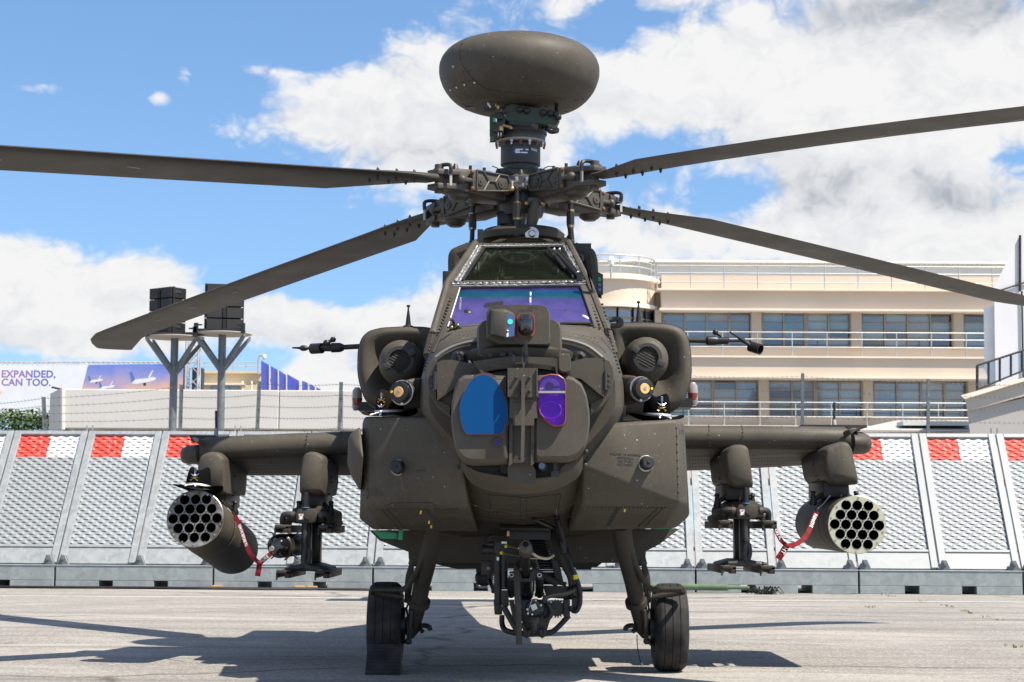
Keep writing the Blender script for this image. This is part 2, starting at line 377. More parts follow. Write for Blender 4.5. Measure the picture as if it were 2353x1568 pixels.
def galv(name, lo, hi, warm=0.0, sc_=7, spec=.5):
    b = NB(name); co = b.co()
    w = b.n('ShaderNodeTexNoise', i_Scale=6.0, i_Detail=3.0); b.l(co, w.inputs['Vector'])
    cc = b.n('ShaderNodeMix', data_type='RGBA'); cc.inputs['Factor'].default_value = .14; b.l(co, cc.inputs['A']); b.l(w.outputs['Color'], cc.inputs['B'])
    v = b.vor(sc_ * 2.2, 'F1', cc.outputs['Result']); s_ = b.n('ShaderNodeSeparateColor'); b.l(v.outputs['Color'], s_.inputs[0])
    v2 = b.vor(sc_ * .9, 'F1', cc.outputs['Result']); s2 = b.n('ShaderNodeSeparateColor'); b.l(v2.outputs['Color'], s2.inputs[0])
    f = b.ma('ADD', b.ma('MULTIPLY', s_.outputs[0], .65), b.ma('MULTIPLY', s2.outputs[1], .35))
    big = b.noise(1.2, 4, .6)
    c = b.mix(f, lo, hi); c = b.mix(b.mr(big, .35, .7, 0, .35), c, tuple(q * .72 + warm for q in hi))
    dirt = b.noise(3.5, 7, .68, b.co((1, 1, .4))); c = b.mix(b.mr(dirt, .60, .78, 0, .25), c, (.20, .18, .15))
    return b.done(b.pr(c, b.mr(f, 0, 1, .45, .65), .2, spec))
M['galv'] = galv('galvanised_steel', (.23, .25, .262), (.33, .35, .36))
M['galvdark'] = galv('galvanised_pole', (.11, .125, .135), (.19, .21, .225), 0, 5)
M['galvblock'] = galv('galvanised_base', (.25, .28, .285), (.36, .395, .40), .01)
def meshmat():
    b = NB('expanded_metal_paint'); tcn = b.n('ShaderNodeTexCoord'); s_ = b.n('ShaderNodeSeparateXYZ'); b.l(tcn.outputs['Object'], s_.inputs[0])
    # painted marker field: red left half, white right half, at the head of each panel (local x across, y up the slope)
    wob = b.ma('MULTIPLY', b.ma('SUBTRACT', b.noise(9, 3), .5), .06)
    top = b.ma('GREATER_THAN', b.ma('ADD', s_.outputs[1], wob), 1.86); left = b.ma('LESS_THAN', b.ma('ADD', s_.outputs[0], wob), .53)
    v = b.noise(26, 3, .6); wear = b.mr(b.noise(12, 5, .65), .52, .68)
    steel = b.mix(v, (.22, .245, .262), (.33, .355, .37)); rn = b.n('ShaderNodeObjectInfo'); steel = b.mix(b.mr(rn.outputs['Random'], 0, 1, 0, .25), steel, (.20, .21, .21)); gr = b.noise(2.2, 6, .7); steel = b.mix(b.mr(gr, .5, .75, 0, .45), steel, (.16, .16, .155)); white = b.mix(b.ma('MULTIPLY', wear, .3), (.58, .58, .58), steel); red = b.mix(b.ma('MULTIPLY', wear, .5), (.56, .045, .03), (.62, .5, .46))
    c = b.mix(top, steel, b.mix(left, white, red))
    return b.done(b.pr(c, .55, b.ma('MULTIPLY', b.ma('SUBTRACT', 1.0, top), .2), .4))
M['mesh'] = meshmat()
def ground():
    b = NB('worn_asphalt'); co = b.co()
    agg = b.vor(58, 'F1'); sa = b.n('ShaderNodeSeparateColor'); b.l(agg.outputs['Color'], sa.inputs[0])
    fine = b.noise(140, 3, .7); big = b.noise(.35, 6, .6); mid = b.noise(2.2, 6, .62)
    st = b.noise(1.0, 6, .62, b.co((.12, 1.5, 1)), .4); st2 = b.noise(3.0, 5, .6, b.co((.06, 1.7, 1)), .3)
    c = b.mix(b.mr(big, .3, .7), (.32, .298, .268), (.41, .383, .347))
    c = b.mix(b.mr(mid, .38, .72, 0, .42), c, (.27, .252, .23))
    c = b.mix(b.mr(st, .5, .72, 0, .6), c, (.215, .203, .187))
    c = b.mix(b.mr(st2, .54, .7, 0, .5), c, (.46, .43, .39))
    c = b.mix(b.mr(sa.outputs[0], 0, 1, 0, .7), c, (.13, .128, .124)); c = b.mix(b.mr(sa.outputs[1], .72, 1, 0, .6), c, (.55, .53, .50))
    c = b.mix(b.mr(fine, .35, .7, .22, 0), c, (.06, .06, .06))
    tm = b.noise(.8, 4, .55, b.co((.03, 2.6, 1)), .15); c = b.mix(b.mr(tm, .53, .66, 0, .5), c, (.13, .125, .12))
    oil = b.noise(1.7, 3, .5); c = b.mix(b.mr(oil, .64, .73, 0, .5), c, (.10, .095, .09))
    pale = b.noise(.55, 5, .7, b.co((.5, 1.2, 1)), .8); c = b.mix(b.mr(pale, .50, .70, 0, .5), c, (.50, .47, .42))
    # long cracks
    wv = b.n('ShaderNodeTexNoise', i_Scale=1.1, i_Detail=5.0); b.l(co, wv.inputs['Vector'])
    cc = b.n('ShaderNodeMix', data_type='RGBA'); cc.inputs['Factor'].default_value = .45; b.l(co, cc.inputs['A']); b.l(wv.outputs['Color'], cc.inputs['B'])
    ck = b.vor(.23, 'DISTANCE_TO_EDGE', cc.outputs['Result']); patch = b.mr(b.noise(.9, 2), .36, .5)
    f = b.ma('MULTIPLY', b.mr(ck.outputs['Distance'], .0, .009, 1, 0), patch); c = b.mix(b.ma('MULTIPLY', f, .75), c, (.06, .058, .05))
    h = b.ma('ADD', b.ma('MULTIPLY', agg.outputs['Distance'], -.8), b.ma('MULTIPLY', fine, .6))
    return b.done(b.pr(c, .85, 0, .25, b.bump(h, .7, .008)))
M['asphalt'] = ground()
M['line'] = paint('worn_white_line', (.50, .49, .46), .8, .2, 0, .2, 0, .3, .3)
def stucco(name, col, sc_=1.0):
    b = NB(name); n1 = b.noise(.25, 6, .6); n2 = b.noise(1.2, 5, .65, b.co((1, 1, .25)))
    c = b.mix(b.mr(n1, .3, .7), tuple(q * .93 for q in col), tuple(min(1, q * 1.05) for q in col)); c = b.mix(b.mr(n2, .56, .8, 0, .25), c, tuple(q * .72 for q in col))
    return b.done(b.pr(c, .85, 0, .2, b.bump(b.noise(14, 5, .6), .12, .02)))
M['cream'] = stucco('cream_render', (.63, .53, .425)); M['cream2'] = stucco('pale_ledge', (.78, .70, .60)); M['taupe'] = stucco('taupe_pillar', (.50, .42, .335))
M['concrete'] = stucco('grey_concrete', (.42, .40, .38)); M['sand'] = stucco('sand_render', (.60, .49, .32)); M['offwhite'] = stucco('off_white_cladding', (.56, .54, .51))
M['roofgrey'] = stucco('translucent_roof_sheet', (.56, .60, .60)); M['frame'] = paint('bronze_window_frame', (.30, .26, .20), .45, .08, 0); M['rail'] = paint('galvanised_rail', (.44, .45, .45), .4, .1, 0, .5, .3)
M['tent'] = stucco('white_tent_fabric', (.70, .70, .72)); M['ledge'] = stucco('weathered_slab', (.46, .42, .37))
M['bluefin'] = paint('blue_fin', (.045, .065, .36), .5, .06, 0); M['cabinet'] = paint('loudspeaker_black', (.010, .010, .011), .6, .2, 0); M['cabgrey'] = paint('loudspeaker_grille', (.022, .022, .023), .55, .15, 0); M['truss'] = paint('aluminium_truss', (.55, .55, .55), .35, .15, 0, .5, .6)
M['wood'] = paint('raw_timber', (.42, .25, .11), .8, .2, 0); M['towbar'] = paint('green_tow_bar', (.10, .15, .085), .5, .3, .4)
def coated_(name, col):
    b = NB(name); n1 = b.noise(.4, 3, .5); c = b.mix(b.mr(n1, .35, .65), tuple(q * .7 for q in col), tuple(q * 1.25 for q in col)); return b.done(b.pr(c, .04, 0, .9, b.bump(b.noise(.35, 2), .04, .3), Coat_Weight=1.0, Coat_Roughness=.02, Coat_IOR=1.7))
def winglass():
    b = NB('window_glass'); n1 = b.noise(.16, 3, .5); n2 = b.noise(.5, 3, .5, b.co((.5, 1, 1.6)))
    c = b.mix(b.mr(n1, .35, .65), (.05, .075, .10), (.12, .155, .18)); c = b.mix(b.mr(n2, .5, .7, 0, .5), c, (.20, .24, .25))
    return b.done(b.pr(c, .03, 0, 1.0, b.bump(b.noise(.35, 2), .04, .3), Coat_Weight=1.0, Coat_Roughness=.02, Coat_IOR=1.9))
M['win'] = winglass()
M['win2'] = coated_('pale_window_glass', (.17, .22, .24)); M['win3'] = coated_('dark_window_glass', (.02, .028, .035)); M['win4'] = coated_('blinds_behind_glass', (.26, .26, .24))
def clear(name, tint, refl, mixf, rough=.02, band=False, haze=None):
    b = NB(name); t = b.n('ShaderNodeBsdfTransparent'); t.inputs[0].default_value = tint + (1,)
    g = b.n('ShaderNodeBsdfGlossy'); g.inputs['Roughness'].default_value = rough
    if band:
        tcn = b.n('ShaderNodeTexCoord'); s_ = b.n('ShaderNodeSeparateXYZ'); b.l(tcn.outputs['Generated'], s_.inputs[0])
        r_ = b.n('ShaderNodeValToRGB'); b.l(b.ma('ADD', s_.outputs[2], b.ma('MULTIPLY', b.ma('SUBTRACT', b.noise(3, 3), .5), .05)), r_.inputs[0]); el_ = r_.color_ramp.elements
        el_[0].position = .0; el_[0].color = (.68, .52, .95, 1); el_[1].position = 1.0; el_[1].color = (.50, .38, .85, 1)
        for p_, c_ in ((.60, (.50, .40, .84)), (.70, (.36, .38, .70)), (.79, (.05, .50, .42)), (.87, (.10, .40, .58)), (.95, (.30, .30, .78))):
            q = el_.new(p_); q.color = c_ + (1,)
        b.l(r_.outputs[0], g.inputs[0]); ramp_ = r_.outputs[0]
    else: g.inputs[0].default_value = refl + (1,)
    x = b.n('ShaderNodeMixShader'); lw = b.n('ShaderNodeLayerWeight', i_Blend=.35)
    b.l(b.mr(lw.outputs['Fresnel'], 0, 1, mixf, min(1, mixf + .45)), x.inputs[0]); b.l(t.outputs[0], x.inputs[1]); b.l(g.outputs[0], x.inputs[2])
    if haze:
        df = b.n('ShaderNodeBsdfDiffuse'); df.inputs[0].default_value = haze[0] + (1,)
        if band: b.l(b.mix(1.0, ramp_, (.50, .46, .56), 'MULTIPLY'), df.inputs[0])
        y = b.n('ShaderNodeMixShader'); b.l(b.mr(b.noise(9, 6, .65), .3, .75, haze[1] * .6, haze[1] * 1.4), y.inputs[0]); b.l(x.outputs[0], y.inputs[1]); b.l(df.outputs[0], y.inputs[2]); return b.done(y.outputs[0])
    return b.done(x.outputs[0])
M['canopy'] = clear('canopy_glass', (.52, .58, .52), (.8, .9, .8), .05, .02, False, ((.10, .115, .09), .04))
M['screen'] = clear('coated_windscreen', (.55, .48, .72), (.3, .25, .7), .42, .03, True, ((.26, .21, .46), .16))
M['side'] = clear('side_canopy_glass', (.35, .38, .36), (1, 1, 1), .30)
M['purple'] = clear('purple_coated_glass', (.66, .20, .90), (.6, .3, 1.0), .05)
M['purple2'] = clear('pale_purple_glass', (.80, .62, .95), (.6, .3, 1.0), .05)
M['clearlens'] = clear('clear_lens', (.9, .9, .9), (1, 1, 1), .06)
def coated(name, col, rough=.08, coat=.6, metal=0.0, spec=.6):
    b = NB(name); return b.done(b.pr(col, rough, metal, spec, None, Coat_Weight=coat, Coat_Roughness=.02))
M['bluewin'] = coated('blue_infrared_window', (.004, .062, .20), .5, .0, 0.0, .08)
M['blackdome'] = coated('black_mirror_dome', (.006, .006, .008), .03, 1.0)
M['irmirror'] = coated('deep_blue_mirror', (.02, .09, .26), .06, .8)
M['cyan'] = coated('cyan_lens', (.03, .75, .72), .1, .8)
M['purplein'] = paint('lens_bay', (.36, .20, .52), .5, .1, 0); M['lensgreen'] = paint('green_lens_disc', (.55, .80, .50), .4, .05, 0)
M['glossyblack'] = coated('gloss_black_seeker', (.008, .008, .010), .06, .8)
M['redlens'] = coated('red_lamp_lens', (.24, .035, .025), .12, .8); M['clearcap'] = coated('clear_lamp_lens', (.28, .25, .24), .12, .8)
M['interior'] = paint('cockpit_dark_grey', (.05, .052, .05), .6, .25, 0); M['seat'] = paint('seat_fabric', (.040, .045, .032), .85, .25, 0)
def banner():
    b = NB('banner_sunset_print'); co = b.co(); s_ = b.n('ShaderNodeSeparateXYZ'); b.l(co, s_.inputs[0])
    n1 = b.noise(.45, 5, .6, b.co((1, 1, 1.7))); g = b.mr(s_.outputs[2], 5.6, 7.6)
    r_ = b.n('ShaderNodeValToRGB'); b.l(b.ma('ADD', g, b.ma('MULTIPLY', b.ma('SUBTRACT', n1, .5), 1.1)), r_.inputs[0]); e_ = r_.color_ramp.elements
    e_[0].position = .05; e_[0].color = (.72, .36, .18, 1); e_[1].position = 1; e_[1].color = (.12, .18, .55, 1)
    for p_, c_ in ((.35, (.62, .40, .34)), (.55, (.34, .30, .50)), (.75, (.18, .24, .58))): q = e_.new(p_); q.color = c_ + (1,)
    return b.done(b.pr(r_.outputs[0], .6, 0, .3))
M['sunset'] = banner(); M['bannerwhite'] = paint('banner_white', (.66, .68, .72), .6, .05, 0); M['jet'] = paint('printed_jet_white', (.66, .68, .74), .6, .1, 0); M['jetblue'] = paint('printed_jet_blue', (.08, .16, .42), .6, .1, 0)
def letters():
    b = NB('banner_lettering'); s_ = b.n('ShaderNodeSeparateXYZ'); b.l(b.co(), s_.inputs[0]); n1 = b.noise(.9, 2)
    r_ = b.n('ShaderNodeValToRGB'); b.l(b.ma('ADD', b.mr(s_.outputs[0], -20.5, -16.0), b.ma('MULTIPLY', b.ma('SUBTRACT', n1, .5), .5)), r_.inputs[0]); e_ = r_.color_ramp.elements
    e_[0].color = (.40, .20, .34, 1); e_[1].color = (.05, .06, .38, 1); q = e_.new(.4); q.color = (.18, .15, .46, 1)
    return b.done(b.pr(r_.outputs[0], .6, 0, .3))
M['letters'] = letters()
def leaf():
    b = NB('hedge_leaf'); n1 = b.noise(3, 3); c = b.mix(b.mr(n1, .3, .7), (.03, .07, .012), (.09, .15, .03))
    return b.done(b.pr(c, .6, 0, .3))
M['leaf'] = leaf(); M['bark'] = paint('bark', (.08, .06, .04), .9, .3, 0)
M['weed'] = paint('dry_weed', (.16, .17, .05), .8, .3, 0)
# ------------------------------------------------------------------ ground
m = MB(); m.add([(-1500, -400, 0), (1500, -400, 0), (1500, 3000, 0), (-1500, 3000, 0)], [(0, 1, 2, 3)])
g = kind(build('ground', m, M['asphalt']), 'structure')
m = MB(); m.add([(-40, 26.55, .004), (40, 24.9, .004), (40, 25.05, .004), (-40, 26.7, .004)], [(0, 1, 2, 3)])
kind(build('painted_line', m, M['line']), 'structure')
# small weeds along a crack
m = MB(); rw = random.Random(3)
for px, py in ((2020, 1364), (2035, 1368), (2050, 1371), (2165, 1391), (2180, 1395), (2215, 1405), (2232, 1410), (2266, 1419), (2295, 1425), (2120, 1383), (2325, 1485), (2340, 1488), (2000, 1396)):
    d = CAMROT @ V(((px - CX) / FPX, -(py - CY) / FPX, -1.0)); t = -CAMPOS.z / d.z; c = CAMPOS + d * t
    for k in range(7):
        a = rw.uniform(0, 6.28); h = rw.uniform(.01, .035); q = c + V((rw.uniform(-.06, .06), rw.uniform(-.1, .1), 0)); u = V((math.cos(a), math.sin(a), 0)) * .012
        m.add([q - u, q + u, q + V((rw.uniform(-.02, .02), rw.uniform(-.02, .02), h))], [(0, 1, 2)])
kind(build('weeds', m, M['weed']), 'stuff')['label'] = 'tiny dry weeds growing in the asphalt crack'

def pbox(m, x0, y0, x1, y1, Y, d, xr):
    ym = (y0 + y1) / 2; xa, xb = P(x0, ym, Y).x, P(x1, ym, Y).x; za, zb = P(xr, y0, Y).z, P(xr, y1, Y).z
    return m.box(((xa + xb) / 2, Y + d / 2, (za + zb) / 2), (xb - xa, abs(d), za - zb))

# ------------------------------------------------------------------ blast deflector barrier
WL = 2.585; YAW = -0.042
org = V((P(125, 1345, 29.3).x, 29.3, 0)); ux = V((math.cos(YAW), math.sin(YAW), 0))
SL = math.atan2(1.62, 2.23); LEN = math.hypot(1.62, 2.23)      # lean of the panels
def blk(xs, h=.36, dp=1.5):
    m = MB(); m.box((WL / 2, dp / 2, h / 2 + .065), (WL - .03, dp, h - .13))
    for a, b in ((.015, .72), (.95, 1.62), (1.85, WL - .015)): m.box(((a + b) / 2, dp / 2, .0645), (b - a, dp - .002, .129))
    m.box((WL / 2, dp / 2 + .02, h + .009), (WL - .01, dp + .06, .018))
    return mesh_of('base_block', m, M['galvblock'], 30, .006, 1)
ME_BLK = blk(0)
def frame_me():
    m = MB(); w = WL / 2
    for x, ww in ((.07, .12), (w - .07, .11)): m.box((x, LEN / 2, .035), (ww, LEN, .07))
    m.box((w / 2, LEN - .04, .0352), (w - .26, .08, .066)); m.box((w / 2, .335, .0352), (w - .26, .05, .066))
    return mesh_of('panel_frame', m, M['galv'], 30, .006, 1)
ME_FRM = frame_me()
m = MB(); m.box((WL / 4, .155, .0), (WL / 2 - .26, .31, .03)); ME_KICK = mesh_of('kick_plate', m, M['galv'], 30)
def sheet_me():
    m = MB(); W0, H0 = 1.05, 2.36; p = .061; wv = .0875; rows = int(H0 / p); ns = int(W0 / wv) * 8
    for k in range(rows + 1):
        y0 = k * p; vs_ = []; jit = random.Random(k).uniform(-.004, .004)
        for i in range(ns + 1):
            x = i * W0 / ns; ph = 2 * math.pi * x / (2 * wv) * 2 / 2 + math.pi * (k % 2)
            c = y0 + p * .10 * math.cos(ph) + jit; hw = p * 1.04; tz = math.cos(ph)
            vs_ += [V((x, c - hw, .012 + .005 * tz)), V((x, c - hw * .35, .012 + .009 * tz)), V((x, c + hw, -.013 + .001 * tz))]
        fs = []
        for i in range(ns): 
            for j in (0, 1): fs.append((i * 3 + j, i * 3 + 3 + j, i * 3 + 4 + j, i * 3 + 1 + j))
        m.add(vs_, fs)
    me = bpy.data.meshes.new('expanded_metal_sheet'); me.from_pydata([tuple(q) for q in m.v], [], m.f); me.materials.append(M['mesh'])
    me.polygons.foreach_set('use_smooth', [True] * len(me.polygons)); return me
ME_SH = sheet_me()
m = MB(); m.hull([(-.08, 0, 0), (.10, 0, 0), (-.08, .10, 0), (.10, .10, 0), (-.03, 0, .16), (.03, 0, .16), (-.03, .10, .16), (.03, .1, .16)]); m.box((0, -.012, .10), (.05, .03, .05)); m.lathe((0, -.02, .10), (0, -1, 0), [(0, .018), (.025, .016)], 8)
ME_FOOT = mesh_of('foot_bracket', m, M['galvdark'], 30, .005, 1)
m = MB(); m.box((0, 0, .06), (.016, .05, .12)); ME_LUG = mesh_of('lifting_lug', m, M['galv'], 30)
names = ['leftmost blast barrier module, cut off by the photo edge', 'second blast barrier module from the left, behind the sooty rocket pod', 'blast barrier module behind the missile and left wing pylons',
         'blast barrier module behind the left main wheel, mostly hidden by fuselage', 'blast barrier module straight behind the gun and right wheel', 'blast barrier module behind the right missile rack', 'blast barrier module behind the clean rocket pod', 'rightmost blast barrier module at the photo edge', 'barrier module just past the right photo edge']
for k in range(-1, 7):
    o0 = org + ux * (k * WL); th = thing('blast_barrier_module', names[k + 1], 'barrier', o0, 'blast barrier modules in a row', YAW)
    MW = parent_world(th)
    link('base_block', ME_BLK, th, MW)
    for j in (0, 1):
        lm = MW @ Matrix.Translation((j * WL / 2, .16, .375)) @ Matrix.Rotation(R(90) - SL, 4, 'X')
        fr = link('panel_frame', ME_FRM, th, lm)
        link('kick_plate', ME_KICK, th, lm @ Matrix.Translation((0, 0, .03)))
        link('expanded_metal_sheet', ME_SH, th, lm @ Matrix.Translation((.12, .345, .015)))
    for x in (.11, WL - .13): link('foot_bracket', ME_FOOT, th, MW @ Matrix.Translation((x, .03, .378)))
    link('foot_bracket', ME_FOOT, th, MW @ Matrix.Translation((WL / 2 + .07, .03, .378)))
    for x in (.05, WL - .05): link('lifting_lug', ME_LUG, th, MW @ Matrix.Translation((x, 1.8, 2.62)))
# things lying at the foot of the barrier
def on_ground(px, py, h=0):
    d = CAMROT @ V(((px - CX) / FPX, -(py - CY) / FPX, -1.0)); t = (h - CAMPOS.z) / d.z; return CAMPOS + d * t
m = MB(); a, b = V((2.0, 28.75, .10)), V((P(1672, 1344, 28.35).x, 28.35, .10)); m.tube([a, b], .05, 12); m.tube([b, b + (b - a).normalized() * .16], [.03, .022], 10); m.tube([b + (b - a).normalized() * .10, b + (b - a).normalized() * .34], .026, 8)
m.ball(V((a.x + .3, a.y, .05)), .05, 6)
tag(build('tow_bar', m, M['towbar']), 'green steel tow bar lying along the foot of the barrier', 'tow bar')
m = MB(); c = V((P(1760, 1352, 28.2).x, 28.25, .0)); rw = random.Random(5)
for k in range(26):
    a = rw.uniform(0, math.pi); l = rw.uniform(.1, .26); q = c + V((rw.uniform(-.12, .12), rw.uniform(-.06, .06), .0))
    m.tube([q, q + V((math.cos(a) * l * .6, 0, .06 + rw.uniform(0, .07))), q + V((math.cos(a) * l, rw.uniform(-.1, .1), .01))], [.012, .012, .006], 5)
tag(build('black_plastic_tangle', m, M['black']), 'crumpled tuft of black plastic on asphalt against the barrier', 'litter')
def cable(pts, r, mat, label):
    m = MB(); m.tube(spl(pts, 5), r, 7); return tag(build('ground_cable', m, mat), label, 'cable')
yb = lambda x: 29.3 + (x - org.x) * math.tan(YAW)
cable([(x, yb(x) - .16 - .03 * math.sin(x * 2.2), .022) for x in [-9.5 + .6 * i for i in range(13)]], .022, M['black'], 'black cable running along the barrier foot on the left')
cable([(x, yb(x) - .09 - .05 * math.sin(x * 1.7 + 1), .018) for x in [-5.4 + .4 * i for i in range(9)]], .018, M['redlens'], 'red cable along the barrier foot behind the left missile rack')
cable([(x, yb(x) - .22 - .04 * math.sin(x * 2.7), .02) for x in [-5.0 + .4 * i for i in range(9)]], .02, M['dgrey'], 'dark grey hose beside the red cable at barrier foot')
for px, lab in ((500, 'small raw timber wedge under the barrier joint near the sooty pod'), (690, 'short timber offcut lying left of the pale one at barrier foot'), (720, 'pale timber offcut by the fork pocket behind the missile rack')):
    m = MB(); x = P(px, 1343, 29.2).x; m.box((x, yb(x) - .05, .035), (.16, .12, .06), Matrix.Rotation(.1, 3, 'Z')); tag(build('timber_wedge', m, M['wood'], None, 30, .006, 1), lab, 'wood block', 'timber blocks by the barrier')
# ------------------------------------------------------------------ barbed wire fence behind the barrier
POSTS = [(97, 912, 100, 990, 34), (414, 884, 411, 990, 34), (593, 876, 588, 990, 34), (781, 878, 776, 990, 34)]
POSTR = [(1842, 858, 1841, 995, 34), (2131, 871, 2130, 1000, 34)]
for (pp, lab, ext) in ((POSTS, 'barbed wire fence on grey steel posts left of the helicopter', -90), (POSTR, 'barbed wire fence on blue-grey posts right of the helicopter', 2560)):
    th = thing('barbed_wire_fence', lab, 'fence', (P(pp[0][0], 990, 34).x, 34, 0))
    tops = []
    for (x0, y0, x1, y1, Y) in pp:
        m = MB(); t = P(x0, y0, Y); b_ = P(x1, y1, Y); d = (t - b_); b0 = b_ - d * (b_.z / d.z) * 1.0
        rot = d.normalized().to_track_quat('Z', 'Y').to_matrix(); c = (t + b0) / 2
        m.box(c, (.075, .012, (t - b0).length), rot); m.box(c + V((.032, .03, 0)), (.012, .05, (t - b0).length), rot)
        build('post', m, M['galvdark'], th); tops.append((t, (b_ - t)))
    for w in range(5):
        q = [t + d * (.05 + .225 * w) for t, d in tops]
        if pp is POSTS: q = [q[0] + (q[0] - q[1]) * .6] + q + [q[-1] + V((1.4, 0, .03))]
        else: q = [q[0] - V((2.2, 0, 0))] + q + [q[-1] + V((2.2, 0, -.05))]
        path = []
        for a, b in zip(q[:-1], q[1:]):
            for i in range(8): f = i / 8; path.append(a.lerp(b, f) - V((0, 0, .12 * f * (1 - f))))
        path.append(q[-1]); m = MB(); m.tube(path, .0036 if pp is POSTS else .003, 4)
        tot = 0
        for a, b in zip(path[:-1], path[1:]):
            for s_ in range(3):
                c = a.lerp(b, s_ / 3); m.tube([c + V((-.012, -.01, .026)), c + V((.012, .01, -.026))], .003, 3)
        build('barbed_wire', m, M['galvdark'], th)
# ------------------------------------------------------------------ elevated white gallery
th = thing('white_gallery', 'long off-white panel clad gallery on stubby columns, left background', 'building', (P(480, 990, 50).x, 50, 0))
for (x0, x1) in ((147, 640), (641.5, 785), (786.5, 1000), (1001.5, 1150)):
    m = MB(); pbox(m, x0, 896, x1, 986, 50, 3.0, 480); build('cladding_panel', m, M['offwhite'], th, 30, .02, 1)
m = MB(); a0, a1 = P(147, 896, 50), P(147, 986, 50); m.prism([V((a0.x - .06, 50.0, a0.z + .06)), V((a0.x - .06, 50, a1.z)), V((a0.x - 1.0, 52.4, a1.z)), V((a0.x - 1.0, 52.4, a0.z + .06))], (.03, .05, 0)); build('end_wall', m, M['offwhite'], th)
m = MB(); m.tube([P(144, 893, 49.95), P(144, 988, 49.95)], .07, 8); build('corner_trim', m, M['offwhite'], th)
m = MB(); m.hull([P(117, 892, 52), P(141, 897, 52), P(142, 893, 52), P(120, 888, 52), P(120, 888, 52.3), P(141, 897, 52.3)]); build('floodlight', m, M['dgrey'], th)
for x in (175, 250, 330, 430, 520, 610, 700, 790, 900, 1010):
    m = MB(); xx = P(x, 988, 50.6).x; m.box((xx, 50.7, 1.85), (.28, .28, 3.6)); build('column', m, M['ledge'], th)
m = MB(); m.box((P(560, 988, 52).x, 53.5, 1.8), (17.5, .2, 3.6)); build('back_wall', m, M['taupe'], th)
# ------------------------------------------------------------------ hedge
th = thing('hedge_tree', 'leafy green hedge top at the left photo edge above the barrier', 'hedge', (P(40, 985, 58).x, 58, 0))
m = MB(); rw = random.Random(11)
for k in range(15000):
    c = V((P(40, 975, 58).x + rw.gauss(0, 1.6), 58 + rw.uniform(-.8, .8), rw.uniform(2.2, 4.62) + .14 * math.sin(k)))
    if noise.noise(c * 1.6) < -.34: continue
    a = rw.uniform(0, 6.28); bb = rw.uniform(-.8, .8); u = V((math.cos(a), math.sin(a), bb)) * .07; w = V((-math.sin(a) * .5, math.cos(a) * .5, rw.uniform(-.6, .6))) * .06
    m.add([c - u, c + w, c + u, c - w], [(0, 1, 2, 3)])
kind(build('crown', m, M['leaf'], th), 'stuff')
m = MB()
for dx in (-1.4, -.3, .9): m.tube([V((P(40, 985, 58).x + dx, 58, 0)), V((P(40, 985, 58).x + dx + .1, 58, 1.6)), V((P(40, 985, 58).x + dx - .1, 58, 3.6))], [.09, .07, .03], 8)
build('trunk', m, M['bark'], th)
# ------------------------------------------------------------------ billboard
YB = 70.0
th = thing('billboard', 'long advertising banner with purple lettering and airliners at sunset', 'billboard', (P(150, 965, YB).x, YB, 0))
m = MB(); m.prism([P(x, y, YB) for x, y in ((-260, 836), (203, 838), (187, 903), (175, 958), (-260, 962))], .12); build('banner_sheet', m, M['bannerwhite'], th)
m = MB(); m.prism([P(x, y, YB - .02) for x, y in ((203.5, 839), (421, 836), (421, 960), (175.5, 958))], .12); build('picture_panel', m, M['sunset'], th)
m = MB()
for y in (833.5, 961.5):
    m.tube([P(-260, y, YB + .06), P(425, y - .5, YB + .06)], .045, 6)
    for i in range(60): m.tube([P(-260 + i * 11.4, y, YB + .02), P(-254 + i * 11.4, y + 4, YB - .005)], .012, 4)
build('truss_rail', m, M['truss'], th)
for body, x, y in (('EXPANDED,', 128, 861), ('CAN TOO.', 117, 880)):
    text('lettering', body, 23.0 / FPX * YB, P(x, y, YB - .002), (1, 0, 0), (0, 0, 1), M['letters'], th, .010, 'RIGHT', 1.02, .001)
text('lettering', 'ly.', 14 / FPX * YB, P(9, 900, YB - .002), (1, 0, 0), (0, 0, 1), M['amber'], th, .0, 'RIGHT', 1, .004)
def jet(ox, oy, s, flip=1, tail_only=False):
    g_ = lambda pts: [P(ox + a * s * flip, oy + b * s, YB - .024) for a, b in pts]
    if not tail_only:
        m = MB(); m.prism(g_([(-30, 3), (-22, -4), (0, -6), (18, -9), (24, -8), (26, -5), (20, -1), (2, 3), (-20, 7), (-30, 6)]), .003); build('printed_fuselage', m, M['jet'], th)
        m = MB(); m.prism(g_([(6, -6), (11, -7), (19, -24), (17, -25)]), .0035); build('printed_wing', m, M['jet'], th)
        m = MB(); m.prism(g_([(-2, 3), (2, 1), (-46, 19), (-48, 20)]), .0025); build('printed_wing', m, M['jet'], th)
        m = MB(); m.prism(g_([(-4, 5), (2, 3), (3, 10), (-3, 11)]), .0022); build('printed_engine', m, M['dgrey'], th)
    m = MB(); m.prism(g_([(-30, 4), (-22, -3), (-30, -22), (-35, -21)]), .0037); build('printed_tail', m, M['jetblue'], th)
jet(333, 876, 1.0); jet(222, 876, .55); jet(248, 891, .6); jet(340, 911, .8, 1, True); jet(412, 902, .6, 1, True)
for x in (-150, 60, 300, 415):
    m = MB(); q = P(x, 960, YB + .3); m.box((q.x, YB + .3, 2.7), (.14, .14, 5.4)); build('support_leg', m, M['truss'], th)
